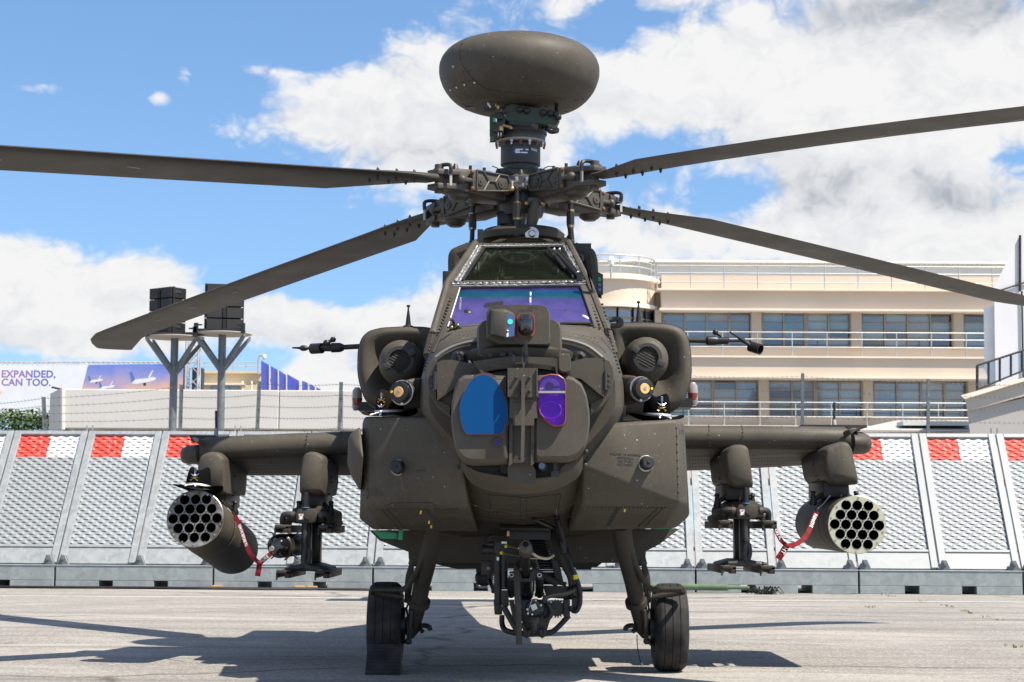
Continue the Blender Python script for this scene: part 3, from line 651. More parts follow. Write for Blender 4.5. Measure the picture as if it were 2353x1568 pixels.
# ------------------------------------------------------------------ loudspeaker towers
def tower(px, Y, ytop, lab, cxp):
    b0 = P(px, 1000, Y); th = thing('loudspeaker_tower', lab, 'tower', (b0.x, Y, 0), 'loudspeaker towers behind the barrier')
    zt = P(px, ytop + 16, Y).z; m = MB(); m.tube([V((b0.x, Y, 0)), V((b0.x, Y, 2.0)), V((b0.x, Y, zt))], 9.0 / FPX * Y, 16); build('pole', m, M['galvdark'], th)
    for s in (-1, 1):
        for q in (-1, 1):
            a = V((b0.x, Y, zt - .75)); e = a + V((s * .56, q * .42, .68)); m = MB(); dd = (e - a).normalized(); n_ = dd.cross(V((0, 0, 1))).normalized()
            w = V((0, 0, .11)); m.prism([a + w * .2 - n_ * .035, a - w * 1.6 - n_ * .035, e - w * .2 - n_ * .035, e + w * .55 - n_ * .035], n_ * .07); build('brace', m, M['galvdark'], th)
    m = MB(); m.lathe((b0.x, Y, zt - .02), (0, 0, 1), [(0, .55), (.012, .66), (.03, .66)], 32); build('platform', m, M['ledge'], th)
    m = MB(); m.box((b0.x + .0, Y, zt + .05), (1.0, .9, .05))
    for s in (-1, 1): m.box((b0.x + s * .52, Y - .42, zt + .09), (.09, .08, .22)); m.box((b0.x + s * .45, Y - .42, zt + .16), (.13, .04, .03))
    build('rigging_base', m, M['black'], th); return V((b0.x, Y, zt + .08))
def cabinet(c, rz, w, h, d, lab, kind_):
    th = thing('array_loudspeaker', lab, 'loudspeaker', c, 'stacked array loudspeakers', rz); MW = parent_world(th)
    def pt(name, m, mat, bev=0): return link(name, mesh_of(name, m, mat, 30, bev, 1), th, MW)
    m = MB(); m.hull([(x * (1 if y < 0 else .86), y, z) for x in (-w / 2, w / 2) for y in (-d / 2, d / 2) for z in (0.008, h - .008)]); pt('cabinet', m, M['cabinet'], .01)
    for s in (-1, 1):
        m = MB(); m.box((s * w * .27, -d / 2 - .008, h / 2), (w * .40, .016, h * .9)); pt('grille', m, M['cabgrey'])
    m = MB(); m.box((0, -d / 2 - .012, h / 2), (w * .07, .02, h * .86)); pt('centre_flare', m, M['cabinet'])
    for s in (-1, 1):
        m = MB(); m.box((s * (w / 2 + .012), -d * .36, h / 2), (.03, .05, h * .98)); pt('rigging_plate', m, M['black'])
        m = MB(); m.hull([(s * (w * .465), -d * .05 + a_, h * b_) for a_, b_ in ((-.1, .5), (.1, .5), (.07, .72), (-.07, .72))] + [(s * (w * .485), -d * .05 + a_, h * b_) for a_, b_ in ((-.1, .5), (.1, .5), (.07, .72), (-.07, .72))]); pt('handle', m, M['dgrey'])
t1 = tower(396, 40, 760, 'loudspeaker tower on the left, nearer the banner', 375); t2 = tower(506, 40, 752, 'loudspeaker tower on the right, beside the truss mast', 507)
for k in range(4):
    cabinet(t1 + V((-.18, .1, k * .262)), R(-38), .72, .255, .5, ['bottom', 'second from bottom', 'third from bottom', 'topmost'][k] + ' black loudspeaker of the left tower stack', 0)
    cabinet(t2 + V((.0, .1, k * .262)), R(13), .82, .255, .5, ['bottom', 'second from bottom', 'third from bottom', 'topmost'][k] + ' black loudspeaker of the right tower stack', 0)
# ------------------------------------------------------------------ truss mast
th = thing('truss_mast', 'silver lattice truss mast standing between the two loudspeaker poles', 'mast', (P(442, 900, 66).x, 66, 0))
m = MB(); x0, x1 = P(428, 800, 66).x, P(456, 800, 66).x; w = x1 - x0; zt = P(442, 768, 66).z
C4 = [(x0, 66), (x1, 66), (x1, 66 + w), (x0, 66 + w)]
for (x, y) in C4: m.tube([(x, y, 0), (x, y, zt)], .04, 6)
build('upright', m, M['truss'], th); m = MB(); k = 0; z = 3.0
while z < zt - .2:
    for i in range(4):
        a, b = C4[i], C4[(i + 1) % 4]
        if (k + i) % 2: a, b = b, a
        m.tube([(a[0], a[1], z), (b[0], b[1], z + w)], .022, 5)
        if k % 3 == 0: m.tube([(a[0], a[1], z), (b[0], b[1], z)], .022, 5)
    z += w; k += 1
build('lattice', m, M['truss'], th)
m = MB(); pbox(m, 421, 843, 429, 902, 68, .6, 430); pbox(m, 441, 845, 463, 902, 68, .6, 430); build('dark_scrim', m, M['black'], th)
# ------------------------------------------------------------------ sand coloured house behind
th = thing('sand_house', 'small sand coloured flat roofed building behind the white gallery', 'building', (P(530, 900, 95).x, 95, 0))
m = MB(); pbox(m, 465, 856, 598, 1010, 95, 8, 530); build('wall', m, M['sand'], th)
m = MB(); pbox(m, 462, 852, 602, 858, 94.8, 8.4, 530); build('parapet', m, M['sand'], th)
m = MB(); pbox(m, 464, 881, 560, 884.5, 94.4, .6, 530); build('canopy_ledge', m, M['cream2'], th)
wn = MB(); pbox(wn, 484, 886, 548, 905, 94.95, .1, 530); wo = build('window', wn, M['frame'], th)
for x in (486, 507.5, 529): 
    m = MB(); pbox(m, x, 888, x + 19.5, 903, 94.92, .05, 530); build('pane', m, M['win'], wo)
for x in (557, 578):
    m = MB(); m.tube([P(x, 876, 94.8), P(x, 905, 94.8)], .06, 6); build('downpipe', m, M['cream2'], th)
m = MB()
for x in (470, 500, 535, 565, 595): m.tube([P(x, 852, 95), P(x, 833, 95)], .03, 5)
for y in (833, 842): m.tube([P(466, y, 95), P(598, y, 95)], .025, 5)
build('roof_railing', m, M['rail'], th)
th = thing('security_camera', 'white dome security camera on a bent pole above the sand building', 'camera', (P(594, 860, 94).x, 94, 0))
m = MB(); m.tube(spl([P(594, 860, 94), P(594, 830, 94), P(597, 818, 94), P(608, 816, 94)], 4), .05, 6); build('pole', m, M['rail'], th)
m = MB(); m.lathe(P(607, 815, 94), (0, 0, -1), [(0, .10), (.1, .12), (.2, .11), (.28, .05)], 10); build('dome', m, M['white'], th)
# blue fins
th = thing('blue_fin_screen', 'row of seven blue upright fins stepping down behind the white gallery', 'screen', (P(650, 900, 84).x, 84, 0))
for (x0, x1, y0, y1) in ((600, 617, 829, 838), (622, 637, 841, 850), (641, 656, 851, 861), (660, 686, 860, 875), (694, 706, 875, 880), (711, 722, 882, 888), (727, 735, 890, 894)):
    Y0 = 84 + (x0 - 600) * .12; m = MB(); m.prism([P(x0, y0, Y0), P(x1, y1, Y0 + 1), P(x1, 902, Y0 + 1), P(x0, 902, Y0)], (.0, .35, 0)); build('fin', m, M['bluefin'], th)
    m = MB(); m.tube([P(x1 + 1.5, y1 + 1, Y0 + .8), P(x1 + 1.5, 902, Y0 + .8)], .05, 5); build('fin_post', m, M['ledge'], th)
# ------------------------------------------------------------------ cream terrace building
YR = 85.0; XR = 1800
th = thing('terrace_building', 'cream three storey building with curved corner, balconies and ribbon windows', 'building', (P(1850, 990, YR).x, YR, 0))
def rb(name, x0, y0, x1, y1, Y, d, mat, bev=0): 
    m = MB(); pbox(m, x0, y0, x1, y1, Y, d, XR); return build(name, m, mat, th, 30, bev, 1)
rb('core_wall', 1250, 640, 2560, 1100, YR + 1.2, 14, M['cream'])
rb('roof_sheet', 1340, 603, 2560, 634, YR + 2.5, .3, M['roofgrey'])
rb('roof_edge', 1340, 599, 2560, 603.5, YR + 2.2, .8, M['white'])
m = MB()
for i in range(110): pbox(m, 1345 + i * 11, 603, 1350 + i * 11, 606.5, YR + 2.3, .3, XR)
build('roof_corrugation', m, M['roofgrey'], th)
rb('parapet_band', 1520, 634, 2560, 664, YR + .8, 1, M['cream']); rb('ledge', 1510, 664, 2560, 667.5, YR - .35, 1.5, M['cream2'])
rb('upper_band', 1520, 667.5, 2560, 709, YR, 1.3, M['cream']); rb('ledge', 1516, 709, 2560, 714, YR - .35, 1.5, M['cream2'])
rb('balcony_slab', 1515, 818, 2560, 822, YR - .7, 2.2, M['cream2']); rb('spandrel', 1516, 822, 2560, 864, YR - .55, 2.0, M['cream']); rb('ledge', 1512, 864, 2560, 869, YR - .75, 2.2, M['cream2'])
rb('balcony_parapet', 1516, 799, 2560, 818, YR + .5, .7, M['cream']); rb('balcony_slab', 1500, 978, 2560, 982, YR - .7, 2.2, M['cream2']); rb('balcony_parapet', 1516, 958, 2560, 978, YR + .5, .7, M['cream']); rb('spandrel', 1500, 982, 2560, 1100, YR - .5, 2.0, M['cream'])
for x0, x1, y0, y1 in ((1505, 1520, 714, 800), (1727, 1750, 714, 800), (1957, 1980, 714, 800), (2192, 2214, 714, 800), (2424, 2446, 714, 800), (1520, 1542, 869, 960), (1744, 1767, 869, 960), (1984, 2006, 869, 960), (2226, 2248, 869, 960)):
    rb('pillar', x0, y0, x1, y1, YR + .25, 1.1, M['taupe'])
def bay(x0, x1, y0, y1, cols, rows, yel=True):
    m = MB(); fr = []
    pw = (x1 - x0) / cols; ph = (y1 - y0 - 6) / rows
    for c in range(cols + 1): pbox(m, x0 + c * pw - 1.6, y0, x0 + c * pw + 1.6, y1, YR + .62, .16, XR)
    for r in range(1, rows): pbox(m, x0, y0 + 6 + r * ph - .6, x1, y0 + 6 + r * ph + .6, YR + .66, .1, XR)
    pbox(m, x0, y1 - 1.6, x1, y1, YR + .64, .12, XR)
    f = build('window', m, M['frame'], th)
    mm = MB(); pbox(mm, x0 + 1.7, y0 + .4, x1 - 1.7, y0 + 4.5, YR + .7, .1, XR); build('blind_box', mm, M['yellow'] if yel else M['frame'], f)
    for c in range(cols):
        for r in range(rows):
            mm = MB(); pbox(mm, x0 + c * pw + 1.7, y0 + 6 + r * ph + .7, x0 + (c + 1) * pw - 1.7, y0 + 6 + (r + 1) * ph - .7, YR + .75 + random.uniform(-.01, .01), .03, XR); build('pane', mm, M[random.choice(('win', 'win', 'win', 'win2', 'win2', 'win3', 'win4' if r == 0 else 'win'))], f)
for a in ((1523, 1726, 714.5, 797, 4, 4), (1752, 1850, 714.5, 797, 2, 4), (1854, 1955, 714.5, 812, 2, 5, False), (1981, 2191, 714.5, 797, 4, 4), (2215, 2423, 714.5, 797, 4, 4),
          (1543, 1637, 869.5, 958, 2, 4), (1641, 1743, 869.5, 975, 2, 5, False), (1768, 1872, 869.5, 958, 2, 4), (1876, 1983, 869.5, 975, 2, 5, False), (2007, 2225, 869.5, 958, 4, 4)): bay(*a)
def railing(x0, x1, ys, Y, step, ybot):
    m = MB()
    for y in ys: m.tube([P(x0, y + (x0 - XR) * .0055, Y), P(x1, y + (x1 - XR) * .0055, Y)], .030, 6)
    x = x0
    while x <= x1 + 1: m.tube([P(x, ys[0] + (x - XR) * .0055, Y), P(x, ybot + (x - XR) * .0055, Y)], .030, 6); x += step
    build('balcony_railing', m, M['rail'], th)
railing(1500, 2400, (764, 780, 798), YR - .55, 80, 818); railing(1500, 2400, (925, 941, 958), YR - .55, 82, 978); railing(1510, 2400, (612, 629, 650), YR - .1, 77, 664)
# curved stair tower
ca = P(1398, 700, YR).x; ra = P(1520, 700, YR).x - ca; cyy = YR + 1.7
def cyl(name, y0, y1, rr, mat):
    m = MB(); z0, z1 = P(XR, y1, YR).z, P(XR, y0, YR).z; m.lathe((ca, cyy, z0), (0, 0, 1), [(0, rr), (z1 - z0, rr)], 48); return build(name, m, mat, th)
cyl('curved_wall', 634, 705, ra - .12, M['cream']); cyl('curved_ledge', 640, 648, ra + .12, M['cream2']); cyl('curved_ledge', 703, 711, ra + .12, M['cream2']); cyl('curved_lower_wall', 790, 1100, ra - .14, M['cream'])
cg = cyl('curved_window', 711, 795, ra - .28, M['win'])
m = MB()
for k in range(36):
    a = 2 * math.pi * k / 18; q = V((ca + (ra - .24) * math.cos(a), cyy + (ra - .24) * math.sin(a), 0)); m.tube([q + V((0, 0, P(XR, 795, YR).z)), q + V((0, 0, P(XR, 711, YR).z))], .06, 5)
for y in (714, 735, 757, 778):
    z = P(XR, y, YR).z; m.tube([V((ca + (ra - .24) * math.cos(t / 36 * 6.2832), cyy + (ra - .24) * math.sin(t / 36 * 6.2832), z)) for t in range(37)], .04, 5)
build('mullion', m, M['frame'], cg)
m = MB()
for y in (592, 604, 617):
    z = P(XR, y, YR).z; m.tube([V((ca + (ra - .2) * math.cos(t / 36 * 6.2832), cyy + (ra - .2) * math.sin(t / 36 * 6.2832), z)) for t in range(37)], .035, 5)
for k in range(14):
    a = 2 * math.pi * k / 14; q = V((ca + (ra - .2) * math.cos(a), cyy + (ra - .2) * math.sin(a), 0)); m.tube([q + V((0, 0, P(XR, 640, YR).z)), q + V((0, 0, P(XR, 592, YR).z))], .03, 5)
build('roof_railing', m, M['rail'], th)
o_ = thing('security_camera', 'white dome security camera above the curved corner of the cream building', 'camera', P(1404, 640, YR - 2))
m = MB(); m.tube([P(1404, 640, YR - 2), P(1404, 604, YR - 2)], .05, 6); build('pole', m, M['rail'], o_); m = MB(); m.lathe(P(1404, 596, YR - 2), (0, 0, 1), [(-.28, .04), (-.24, .13), (-.06, .17), (.1, .1), (.14, .05)], 12); build('dome', m, M['white'], o_)
# low grey shed roof in front of the building
th = thing('low_shed', 'low grey roofed shed in front of the cream building', 'shed', (P(2180, 990, 62).x, 62, 0))
m = MB(); m.hull([P(1960, 988, 60), P(2060, 966, 64), P(2250, 966, 64), P(2250, 990, 60), P(1960, 995, 60), P(2250, 995, 64)]); build('roof', m, M['concrete'], th); m = MB(); pbox(m, 2075, 968, 2230, 978, 60.5, 1, 2150); build('parapet', m, M['roofgrey'], th)
m = MB(); xa, xb = P(1965, 990, 61).x, P(2250, 990, 61).x; m.box(((xa + xb) / 2, 63, 2), (xb - xa, 3, 4)); build('wall', m, M['concrete'], th)
# ------------------------------------------------------------------ white hospitality tent with terrace
YT = 55.0
th = thing('white_marquee', 'tall white fabric marquee with steep gable at the right photo edge', 'tent', (P(2330, 990, YT).x, YT, 0))
m = MB(); m.prism([P(x, y, YT) for x, y in ((2285, 660), (2343, 541), (2420, 560), (2420, 1000), (2288, 900), (2285, 720))], (2.4, 6, 0)); build('gable_fabric', m, M['tent'], th)
m = MB(); m.prism([P(x, y, YT + .3) for x, y in ((2260, 706), (2290, 703), (2290, 900), (2262, 850))], (1.0, 3, 0)); build('side_fabric', m, M['white'], th)
m = MB(); m.tube([P(2344, 541, YT - .05), P(2344, 670, YT - .05)], .04, 6); m.tube([P(2285, 672, YT - .05), P(2353, 650, YT - .05), P(2420, 640, YT - .05)], .03, 6); m.tube([P(2348, 670, YT - .05), P(2352, 900, YT - .05)], .03, 6); build('seam_pole', m, M['dgrey'], th)
th = thing('concrete_terrace', 'pale concrete terrace with overhanging slab below the white marquee', 'terrace', (P(2300, 990, 50).x, 50, 0))
m = MB(); m.prism([P(x, y, 50) for x, y in ((2222, 943), (2400, 905), (2400, 1010), (2231, 1010))], (1.0, 3, 0)); build('wall', m, M['concrete'], th)
m = MB(); m.prism([P(x, y, 49.7) for x, y in ((2207, 909), (2400, 855), (2400, 862), (2218, 917))], (1.1, 3.4, 0)); build('slab', m, M['cream2'], th)
m = MB(); m.prism([P(x, y, 49.85) for x, y in ((2216, 917), (2400, 862), (2400, 898), (2224, 945))], (1.05, 3.1, 0)); build('fascia', m, M['ledge'], th)
m = MB()
ax, ay, bx, by = 2246, 840, 2400, 790
for k in range(7):
    f = k / 6; x = ax + (bx - ax) * f; y = ay + (by - ay) * f; m.tube([P(x, y, 49.9), P(x, y + 60 - 3 * k, 49.9)], .035, 6)
m.tube([P(ax, ay, 49.9), P(bx, by, 49.9)], .035, 6); m.tube([P(ax, ay + 55, 49.9), P(bx, by + 42, 49.9)], .03, 6); m.tube([P(ax - 1, ay, 49.9), P(ax - 1, ay + 62, 49.9)], .035, 6)
rl = build('railing', m, M['dgrey'], th)
for k in range(6):
    f0 = k / 6 + .01; f1 = (k + 1) / 6 - .01; q = [P(ax + (bx - ax) * f, ay + (by - ay) * f + dy, 49.92) for f, dy in ((f0, 3), (f1, 3), (f1, 50 - 2 * k), (f0, 53 - 2 * k))]; m = MB(); m.prism(q, .012); build('pane', m, M['clearlens'], rl)
# ================================================================== attack helicopter
H = thing('attack_helicopter', 'olive drab attack helicopter facing the camera with mast radar dome', 'helicopter', (.1, 12.9, 0))
def HP(name, m, mat='olive', par=None, smooth=35, bevel=0, seg=2, label=None): return build(name, m, M[mat], par or H, smooth, bevel, seg, label)
def sect(Y, prof, cx=1200, n=3):
    pts = [V((a, b, 0)) for a, b in prof]; pts = spl(pts, n)
    return [P(cx + p.x, p.y, Y) for p in pts] + [P(cx - p.x, p.y, Y) for p in reversed(pts[1:-1])]
def sect_open(Y, prof, cx=1200, n=3):
    pts = spl([V((a, b, 0)) for a, b in prof], n); return [P(cx + p.x, p.y, Y) for p in pts] + [P(cx - p.x, p.y, Y) for p in reversed(pts[:-1])]
# ---- nose fairing, tub and belly
m = MB(); m.loft([sect(11.32, [(0, 768), (95, 781), (178, 815), (205, 848), (214, 895), (208, 950), (160, 1010), (90, 1075), (0, 1095)]),
                  sect(11.36, [(0, 763), (97, 777), (184, 813), (214, 848), (224, 895), (218, 950), (168, 1015), (95, 1085), (0, 1104)]),
                  sect(11.62, [(0, 752), (100, 764), (190, 800), (222, 848), (232, 895), (230, 950), (185, 1030), (110, 1120), (0, 1140)]),
                  sect(11.97, [(0, 745), (150, 748), (200, 776), (226, 848), (237, 895), (237, 950), (200, 1045), (125, 1155), (0, 1180)])], True, True)
nose = HP('nose_fairing', m, 'olive', None, 40)
m = MB(); m.loft([sect_open(11.96, [(200, 772), (226, 848), (237, 900), (237, 950), (200, 1045), (130, 1155), (0, 1182)]),
                  sect_open(12.45, [(208, 785), (226, 848), (236, 900), (236, 950), (200, 1050), (135, 1185), (0, 1214)]),
                  sect_open(13.0, [(205, 790), (222, 848), (230, 900), (230, 950), (210, 1080), (190, 1225), (0, 1232)]),
                  sect_open(13.6, [(205, 790), (222, 848), (230, 900), (232, 1000), (240, 1180), (205, 1290), (0, 1297)]),
                  sect_open(15.6, [(195, 830), (205, 870), (212, 930), (212, 1020), (215, 1150), (190, 1265), (0, 1275)], 1198)], True, True, False)
HP('fuselage_shell', m, 'olive', None, 40)
# aft fuselage and tail, behind the cockpit
def bodysec(Y, w, z0, z1, cx=.11): 
    return [V((cx + w * (abs(math.cos(t)) ** .7) * (1 if math.cos(t) > 0 else -1), Y, (z0 + z1) / 2 + (z1 - z0) / 2 * (abs(math.sin(t)) ** .7) * (1 if math.sin(t) > 0 else -1))) for t in [2 * math.pi * k / 24 for k in range(24)]]
m = MB(); m.loft([bodysec(13.5, .52, 2.0, 3.02), bodysec(14.4, .66, 1.7, 3.05), bodysec(15.6, .70, .85, 2.9), bodysec(17.2, .60, .85, 2.7), bodysec(18.6, .38, 1.15, 2.2), bodysec(22.5, .24, 1.5, 2.1), bodysec(24.5, .2, 1.6, 2.2)])
HP('aft_fuselage', m, 'olive')
m = MB(); m.hull([(.07, 23.2, 2.0), (.15, 23.2, 2.0), (.07, 24.6, 2.0), (.15, 24.6, 2.0), (.08, 24.3, 3.9), (.14, 24.3, 3.9), (.08, 25.1, 3.9), (.14, 25.1, 3.9)]); HP('tail_fin', m, 'olive', None, 35, .02)
m = MB(); m.hull([(-1.55, 24.3, 1.72), (1.75, 24.3, 1.72), (-1.55, 25.0, 1.72), (1.75, 25, 1.72), (-1.55, 24.5, 1.80), (1.75, 24.5, 1.80)]); HP('stabilator', m, 'olive')
m = MB(); m.lathe((.12, 23.8, .2), (1, 0, 0), [(-.07, .12), (-.05, .2), (.05, .2), (.07, .12)], 20); m.tube([(.12, 22.4, 1.6), (.1, 23.8, .25)], .05, 8); HP('tail_wheel', m, 'rubber')
# ---- forward sponsons (avionics bays)
def sponson(f):
    q = lambda *pts: [Z('D', x, y, Y) for x, y, Y in pts]
    if f < 0:
        a = q((650, 790, 11.48), (128, 788, 11.72), (116, 1380, 11.72), (800, 1392, 11.54), (752, 1100, 11.44), (85, 812, 11.82), (72, 1380, 11.86), (62, 1460, 12.1), (62, 1470, 13.8), (150, 1543, 12.1), (205, 1543, 11.98), (860, 1556, 12.2), (700, 778, 12.1), (95, 786, 12.1))
        back = off(q((85, 800, 12.1), (62, 1470, 12.1), (150, 1545, 12.1), (860, 1556, 12.1), (760, 785, 12.1)), (0, 1.9, 0))
    else:
        a = q((1640, 838, 11.48), (2198, 806, 11.55), (2212, 1372, 11.55), (1565, 1383, 11.62), (1566, 1120, 11.43), (2248, 830, 11.66), (2266, 1372, 11.72), (2283, 1450, 12.1), (2195, 1533, 12.1), (2120, 1533, 11.98), (1470, 1550, 12.2), (1640, 815, 12.1), (2235, 812, 12.1))
        back = off(q((2262, 812, 12.1), (2283, 1460, 12.1), (2195, 1535, 12.1), (1500, 1556, 12.1), (1590, 800, 12.1)), (0, 1.9, 0))
    m = MB(); m.hull(a + back); return HP('forward_sponson', m, 'olive', None, 50, .028, 4)
SPL = sponson(-1); SPR = sponson(1)
m = MB(); m.hull([Z('D', x, y, 11.75) for x, y in ((70, 850), (10, 895), (-12, 930), (-18, 1100), (5, 1180), (70, 1290))] + [Z('D', x, y, 12.6) for x, y in ((70, 850), (10, 895), (-12, 930), (-18, 1100), (5, 1180), (70, 1290))] + [Z('D', 90, 1050, 11.6)]); HP('sponson_side_bulge', m, 'olive', None, 40, .02, 3)
# lower step behind sponsons
m = MB(); q = zs('F', [(130, 205), (395, 205), (1790, 200), (2215, 195), (2080, 300), (1990, 345), (1985, 410), (1960, 425), (440, 425), (395, 400), (392, 350), (200, 275)], 12.95); m.loft([scl(q, .97), q, off(scl(q, 1.0), (0, 1.6, 0))]); HP('belly_pan', m, 'olive', None, 30)
m = MB(); q = zs('F', [(640, 300), (1650, 300), (1700, 420), (1660, 452), (720, 466), (560, 430), (600, 380)], 13.1); m.loft([scl(q, .96), q, off(q, (0, 1.2, 0))]); HP('gun_bay_floor', m, 'olive_dark', None, 30)
m = MB(); m.prism(zs('F', rp([(150, 208), (318, 225), (316, 262), (210, 262)], 12), 12.3), .06); HP('landing_light', m, 'teal', None, 30, label='bright green covered landing light')
m = MB(); m.prism(zs('F', [(330, 200), (355, 205), (352, 270), (322, 268)], 12.25), .2); HP('light_bracket', m, 'teal')
m = MB(); m.prism(zs('F', [(2050, 180), (2172, 180), (2168, 196), (2055, 198)], 12.3), .05); HP('landing_light', m, 'teal', None, label='thin green strip under the right sponson')
m = MB(); m.ball(P(1112, 1328, 13.3), .075, 10, (.9, 1, .85)); m.lathe(P(1112, 1300, 13.3), (0, 0, 1), [(-.05, .06), (.1, .05)], 16); HP('searchlight_drum', m, 'dgrey')
# louvres on the belly
for s, x0 in ((1, 1625), (-1, 690)):
    m = MB()
    for k in range(6): m.hull(zs('F', [(x0 + s * 4 * k, 300 + k * 14), (x0 + 75 - s * 3 * k, 300 + k * 14), (x0 + 70 - s * 3 * k, 312 + k * 14)], 13.05) + zs('F', [(x0 + s * 4 * k, 300 + k * 14), (x0 + 75 - s * 3 * k, 300 + k * 14)], 13.15))
    HP('belly_louvre', m, 'black')
m = MB(); m.prism(zs('F', [(1515, 448), (1628, 448), (1620, 470), (1522, 470)], 13.2), .2); HP('belly_antenna', m, 'black')
# seams, fastener strips and tape on the sponsons
def strip(name, f, pts, Y, r, mat='decal', par=None):
    m = MB(); m.tube([Z(f, p[0], p[1], p[2] if len(p) > 2 else Y) for p in pts], r, 5); return HP(name, m, mat, par)
def hit(o, f, x, y, lift=.0):
    t = bvh_of(o); a_, b_, s_ = ZF[f]; d = sight(a_ + x * s_, b_ + y * s_); h_ = t.ray_cast(CAMPOS, d); return (h_[0] - d * lift, h_[1]) if h_[0] is not None else (Z(f, x, y, 11.5), V((0, -1, 0)))
for par in (SPL, SPR):
    m = MB()
    for k in range(9):
        x, y = (116, 868 + k * 58) if par is SPL else (2194 + k * 1.6, 860 + k * 54); m.ball(hit(par, 'D', x, y)[0], .007, 5)
    kind(HP('fastener', m, 'black', par), 'stuff')
for par, pts in ((SPL, [(124, 800), (124, 900), (122, 1060), (122, 1330), (160, 1385)]), (SPR, [(2190, 830), (2194, 900), (2198, 1060), (2202, 1330), (2150, 1368)])):
    m = MB(); m.tube([hit(par, 'D', x, y)[0] for x, y in pts], .0022, 5); HP('panel_seam', m, 'decal', par)
for par, x0, x1, y0 in ((SPL, 180, 720, 1408), (SPR, 1610, 2120, 1394)):
    m = MB(); n_ = 20
    for k in range(n_): m.box(hit(par, 'D', x0 + (x1 - x0) * k / (n_ - 1), y0)[0], (.018, .012, .008))
    kind(HP('fastener', m, 'decal', par), 'stuff')
def ul(par, pts, r=.006, mat='olive_dark'):
    m = MB(); m.tube([Z('D', x, y, Y) for x, y, Y in pts], r, 6); HP('underside_rail', m, mat, par)
def ul2(par, a_, b_):
    m = MB(); m.tube([hit(par, 'D', a_[0] + (b_[0] - a_[0]) * k / 6, a_[1] + (b_[1] - a_[1]) * k / 6)[0] for k in range(7)], .006, 6); HP('underside_rail', m, 'olive_dark', par)
ul2(SPL, (215, 1412), (330, 1535)); ul2(SPL, (250, 1412), (372, 1535)); ul2(SPR, (2105, 1400), (1980, 1525)); ul2(SPR, (2070, 1400), (1940, 1525))
for par, a_, b_ in ((SPL, (520, 1412), (612, 1535)), (SPR, (1800, 1400), (1735, 1520))):
    m = MB()
    for k in range(14): m.box(hit(par, 'D', a_[0] + (b_[0] - a_[0]) * k / 13, a_[1] + (b_[1] - a_[1]) * k / 13)[0], (.03, .012, .008))
    kind(HP('fastener', m, 'decal', par), 'stuff')
for x, y in ((478, 1425), (548, 1520), (1848, 1412), (533, 1490)):
    par = SPL if x < 1000 else SPR; c_ = hit(par, 'D', x, y, .004)[0]; m = MB(); m.prism(off([Z('D', x + dx, y + dy, c_.y) for dx, dy in ((-6, -14), (6, -16), (4, 14), (-8, 16))], (0, -.01, 0)), .003); HP('warning_tape', m, 'yellow', par)
m = MB(); m.tube([hit(SPL, 'D', x, y)[0] for x, y in ((225, 1385), (290, 1366), (420, 1364), (545, 1364), (570, 1384))], .004, 5); HP('panel_seam', m, 'olive_dark', SPL)
# radar warning antennas and lettering
for x, y, par in ((310, 1118, SPL), (2005, 1090, SPR)):
    s = 1 if x > 1000 else -1
    c = hit(par, 'D', x - s * 16, y + 10)[0]; m = MB(); m.lathe(c, (0, -1, 0), [(-.02, .055), (.006, .053), (.012, .045)], 20); HP('sealant_ring', m, 'sealant', par)
    m = MB(); m.lathe(c, (s * .2, -1, .1), [(0, .045), (.03, .046), (.035, .042), (.06, .042), (.066, .034)], 20); m.ball(c + V((s * .013, -.066, .006)), .010, 5); HP('warning_antenna', m, 'black', par)
for body, dy in (('RADAR  WARNING', 0), ('ANTENNA', 24), ('NO PUSH', 46), ('NO PAINT', 68)):
    stencil(body, 'D', 455, 1080 + dy, 17, SPL, 'decal', .0, .02); stencil(body, 'D', 1850, 1042 + dy * 1.0, 17, SPR, 'decal', .05, .02)
for body, dy in (('UTIL LIGHT', 0), ('AND GROUND', 18), ('SERVICE RECEPTACLE', 36)): stencil(body, 'D', 165, 1275 + dy, 11, SPL, 'decal')
# ---- nose: arch rim, recess, hoses
m = MB(); m.tube(spl([Z('C', x, y, 11.30) for x, y in ((128, 1560), (260, 1470), (420, 1405), (620, 1360))], 6), .012, 8); m.tube(spl([Z('C', x, y, 11.30) for x, y in ((1600, 1345), (1760, 1375), (1930, 1440), (2085, 1560))], 6), .012, 8); HP('nose_rim', m, 'rimgrey', nose)
m = MB(); m.hull(zs('C', [(330, 1560), (360, 1500), (470, 1478), (620, 1480), (620, 1620), (340, 1620)], 11.27) + zs('C', [(340, 1560), (620, 1490), (620, 1620)], 11.31)); m.hull(zs('C', [(1610, 1480), (1700, 1465), (1840, 1490), (1910, 1560), (1900, 1640), (1610, 1640)], 11.27) + zs('C', [(1610, 1490), (1900, 1560), (1610, 1640)], 11.31)); HP('nose_recess', m, 'black', nose)
for pts, r in (([(345, 1585), (355, 1530), (385, 1520), (405, 1600)], .018), ([(380, 1560), (400, 1515), (435, 1530), (455, 1600)], .018), ([(1760, 1600), (1785, 1540), (1830, 1525), (1865, 1560)], .022), ([(1745, 1590), (1765, 1550), (1800, 1540)], .016)):
    m = MB(); m.tube(spl([Z('C', x, y, 11.22) for x, y in pts], 5), r, 8); HP('hose', m, 'black', nose)
m = MB(); m.prism(zs('C', [(543, 1520), (580, 1520), (580, 1600), (543, 1600)], 11.2), .05); HP('red_filter', m, 'redlens', nose); m = MB(); m.lathe(Z('C', 555, 1610, 11.2), (0, 0, 1), [(-.01, .026), (.01, .026)], 12); HP('hose_clamp', m, 'steel', nose)
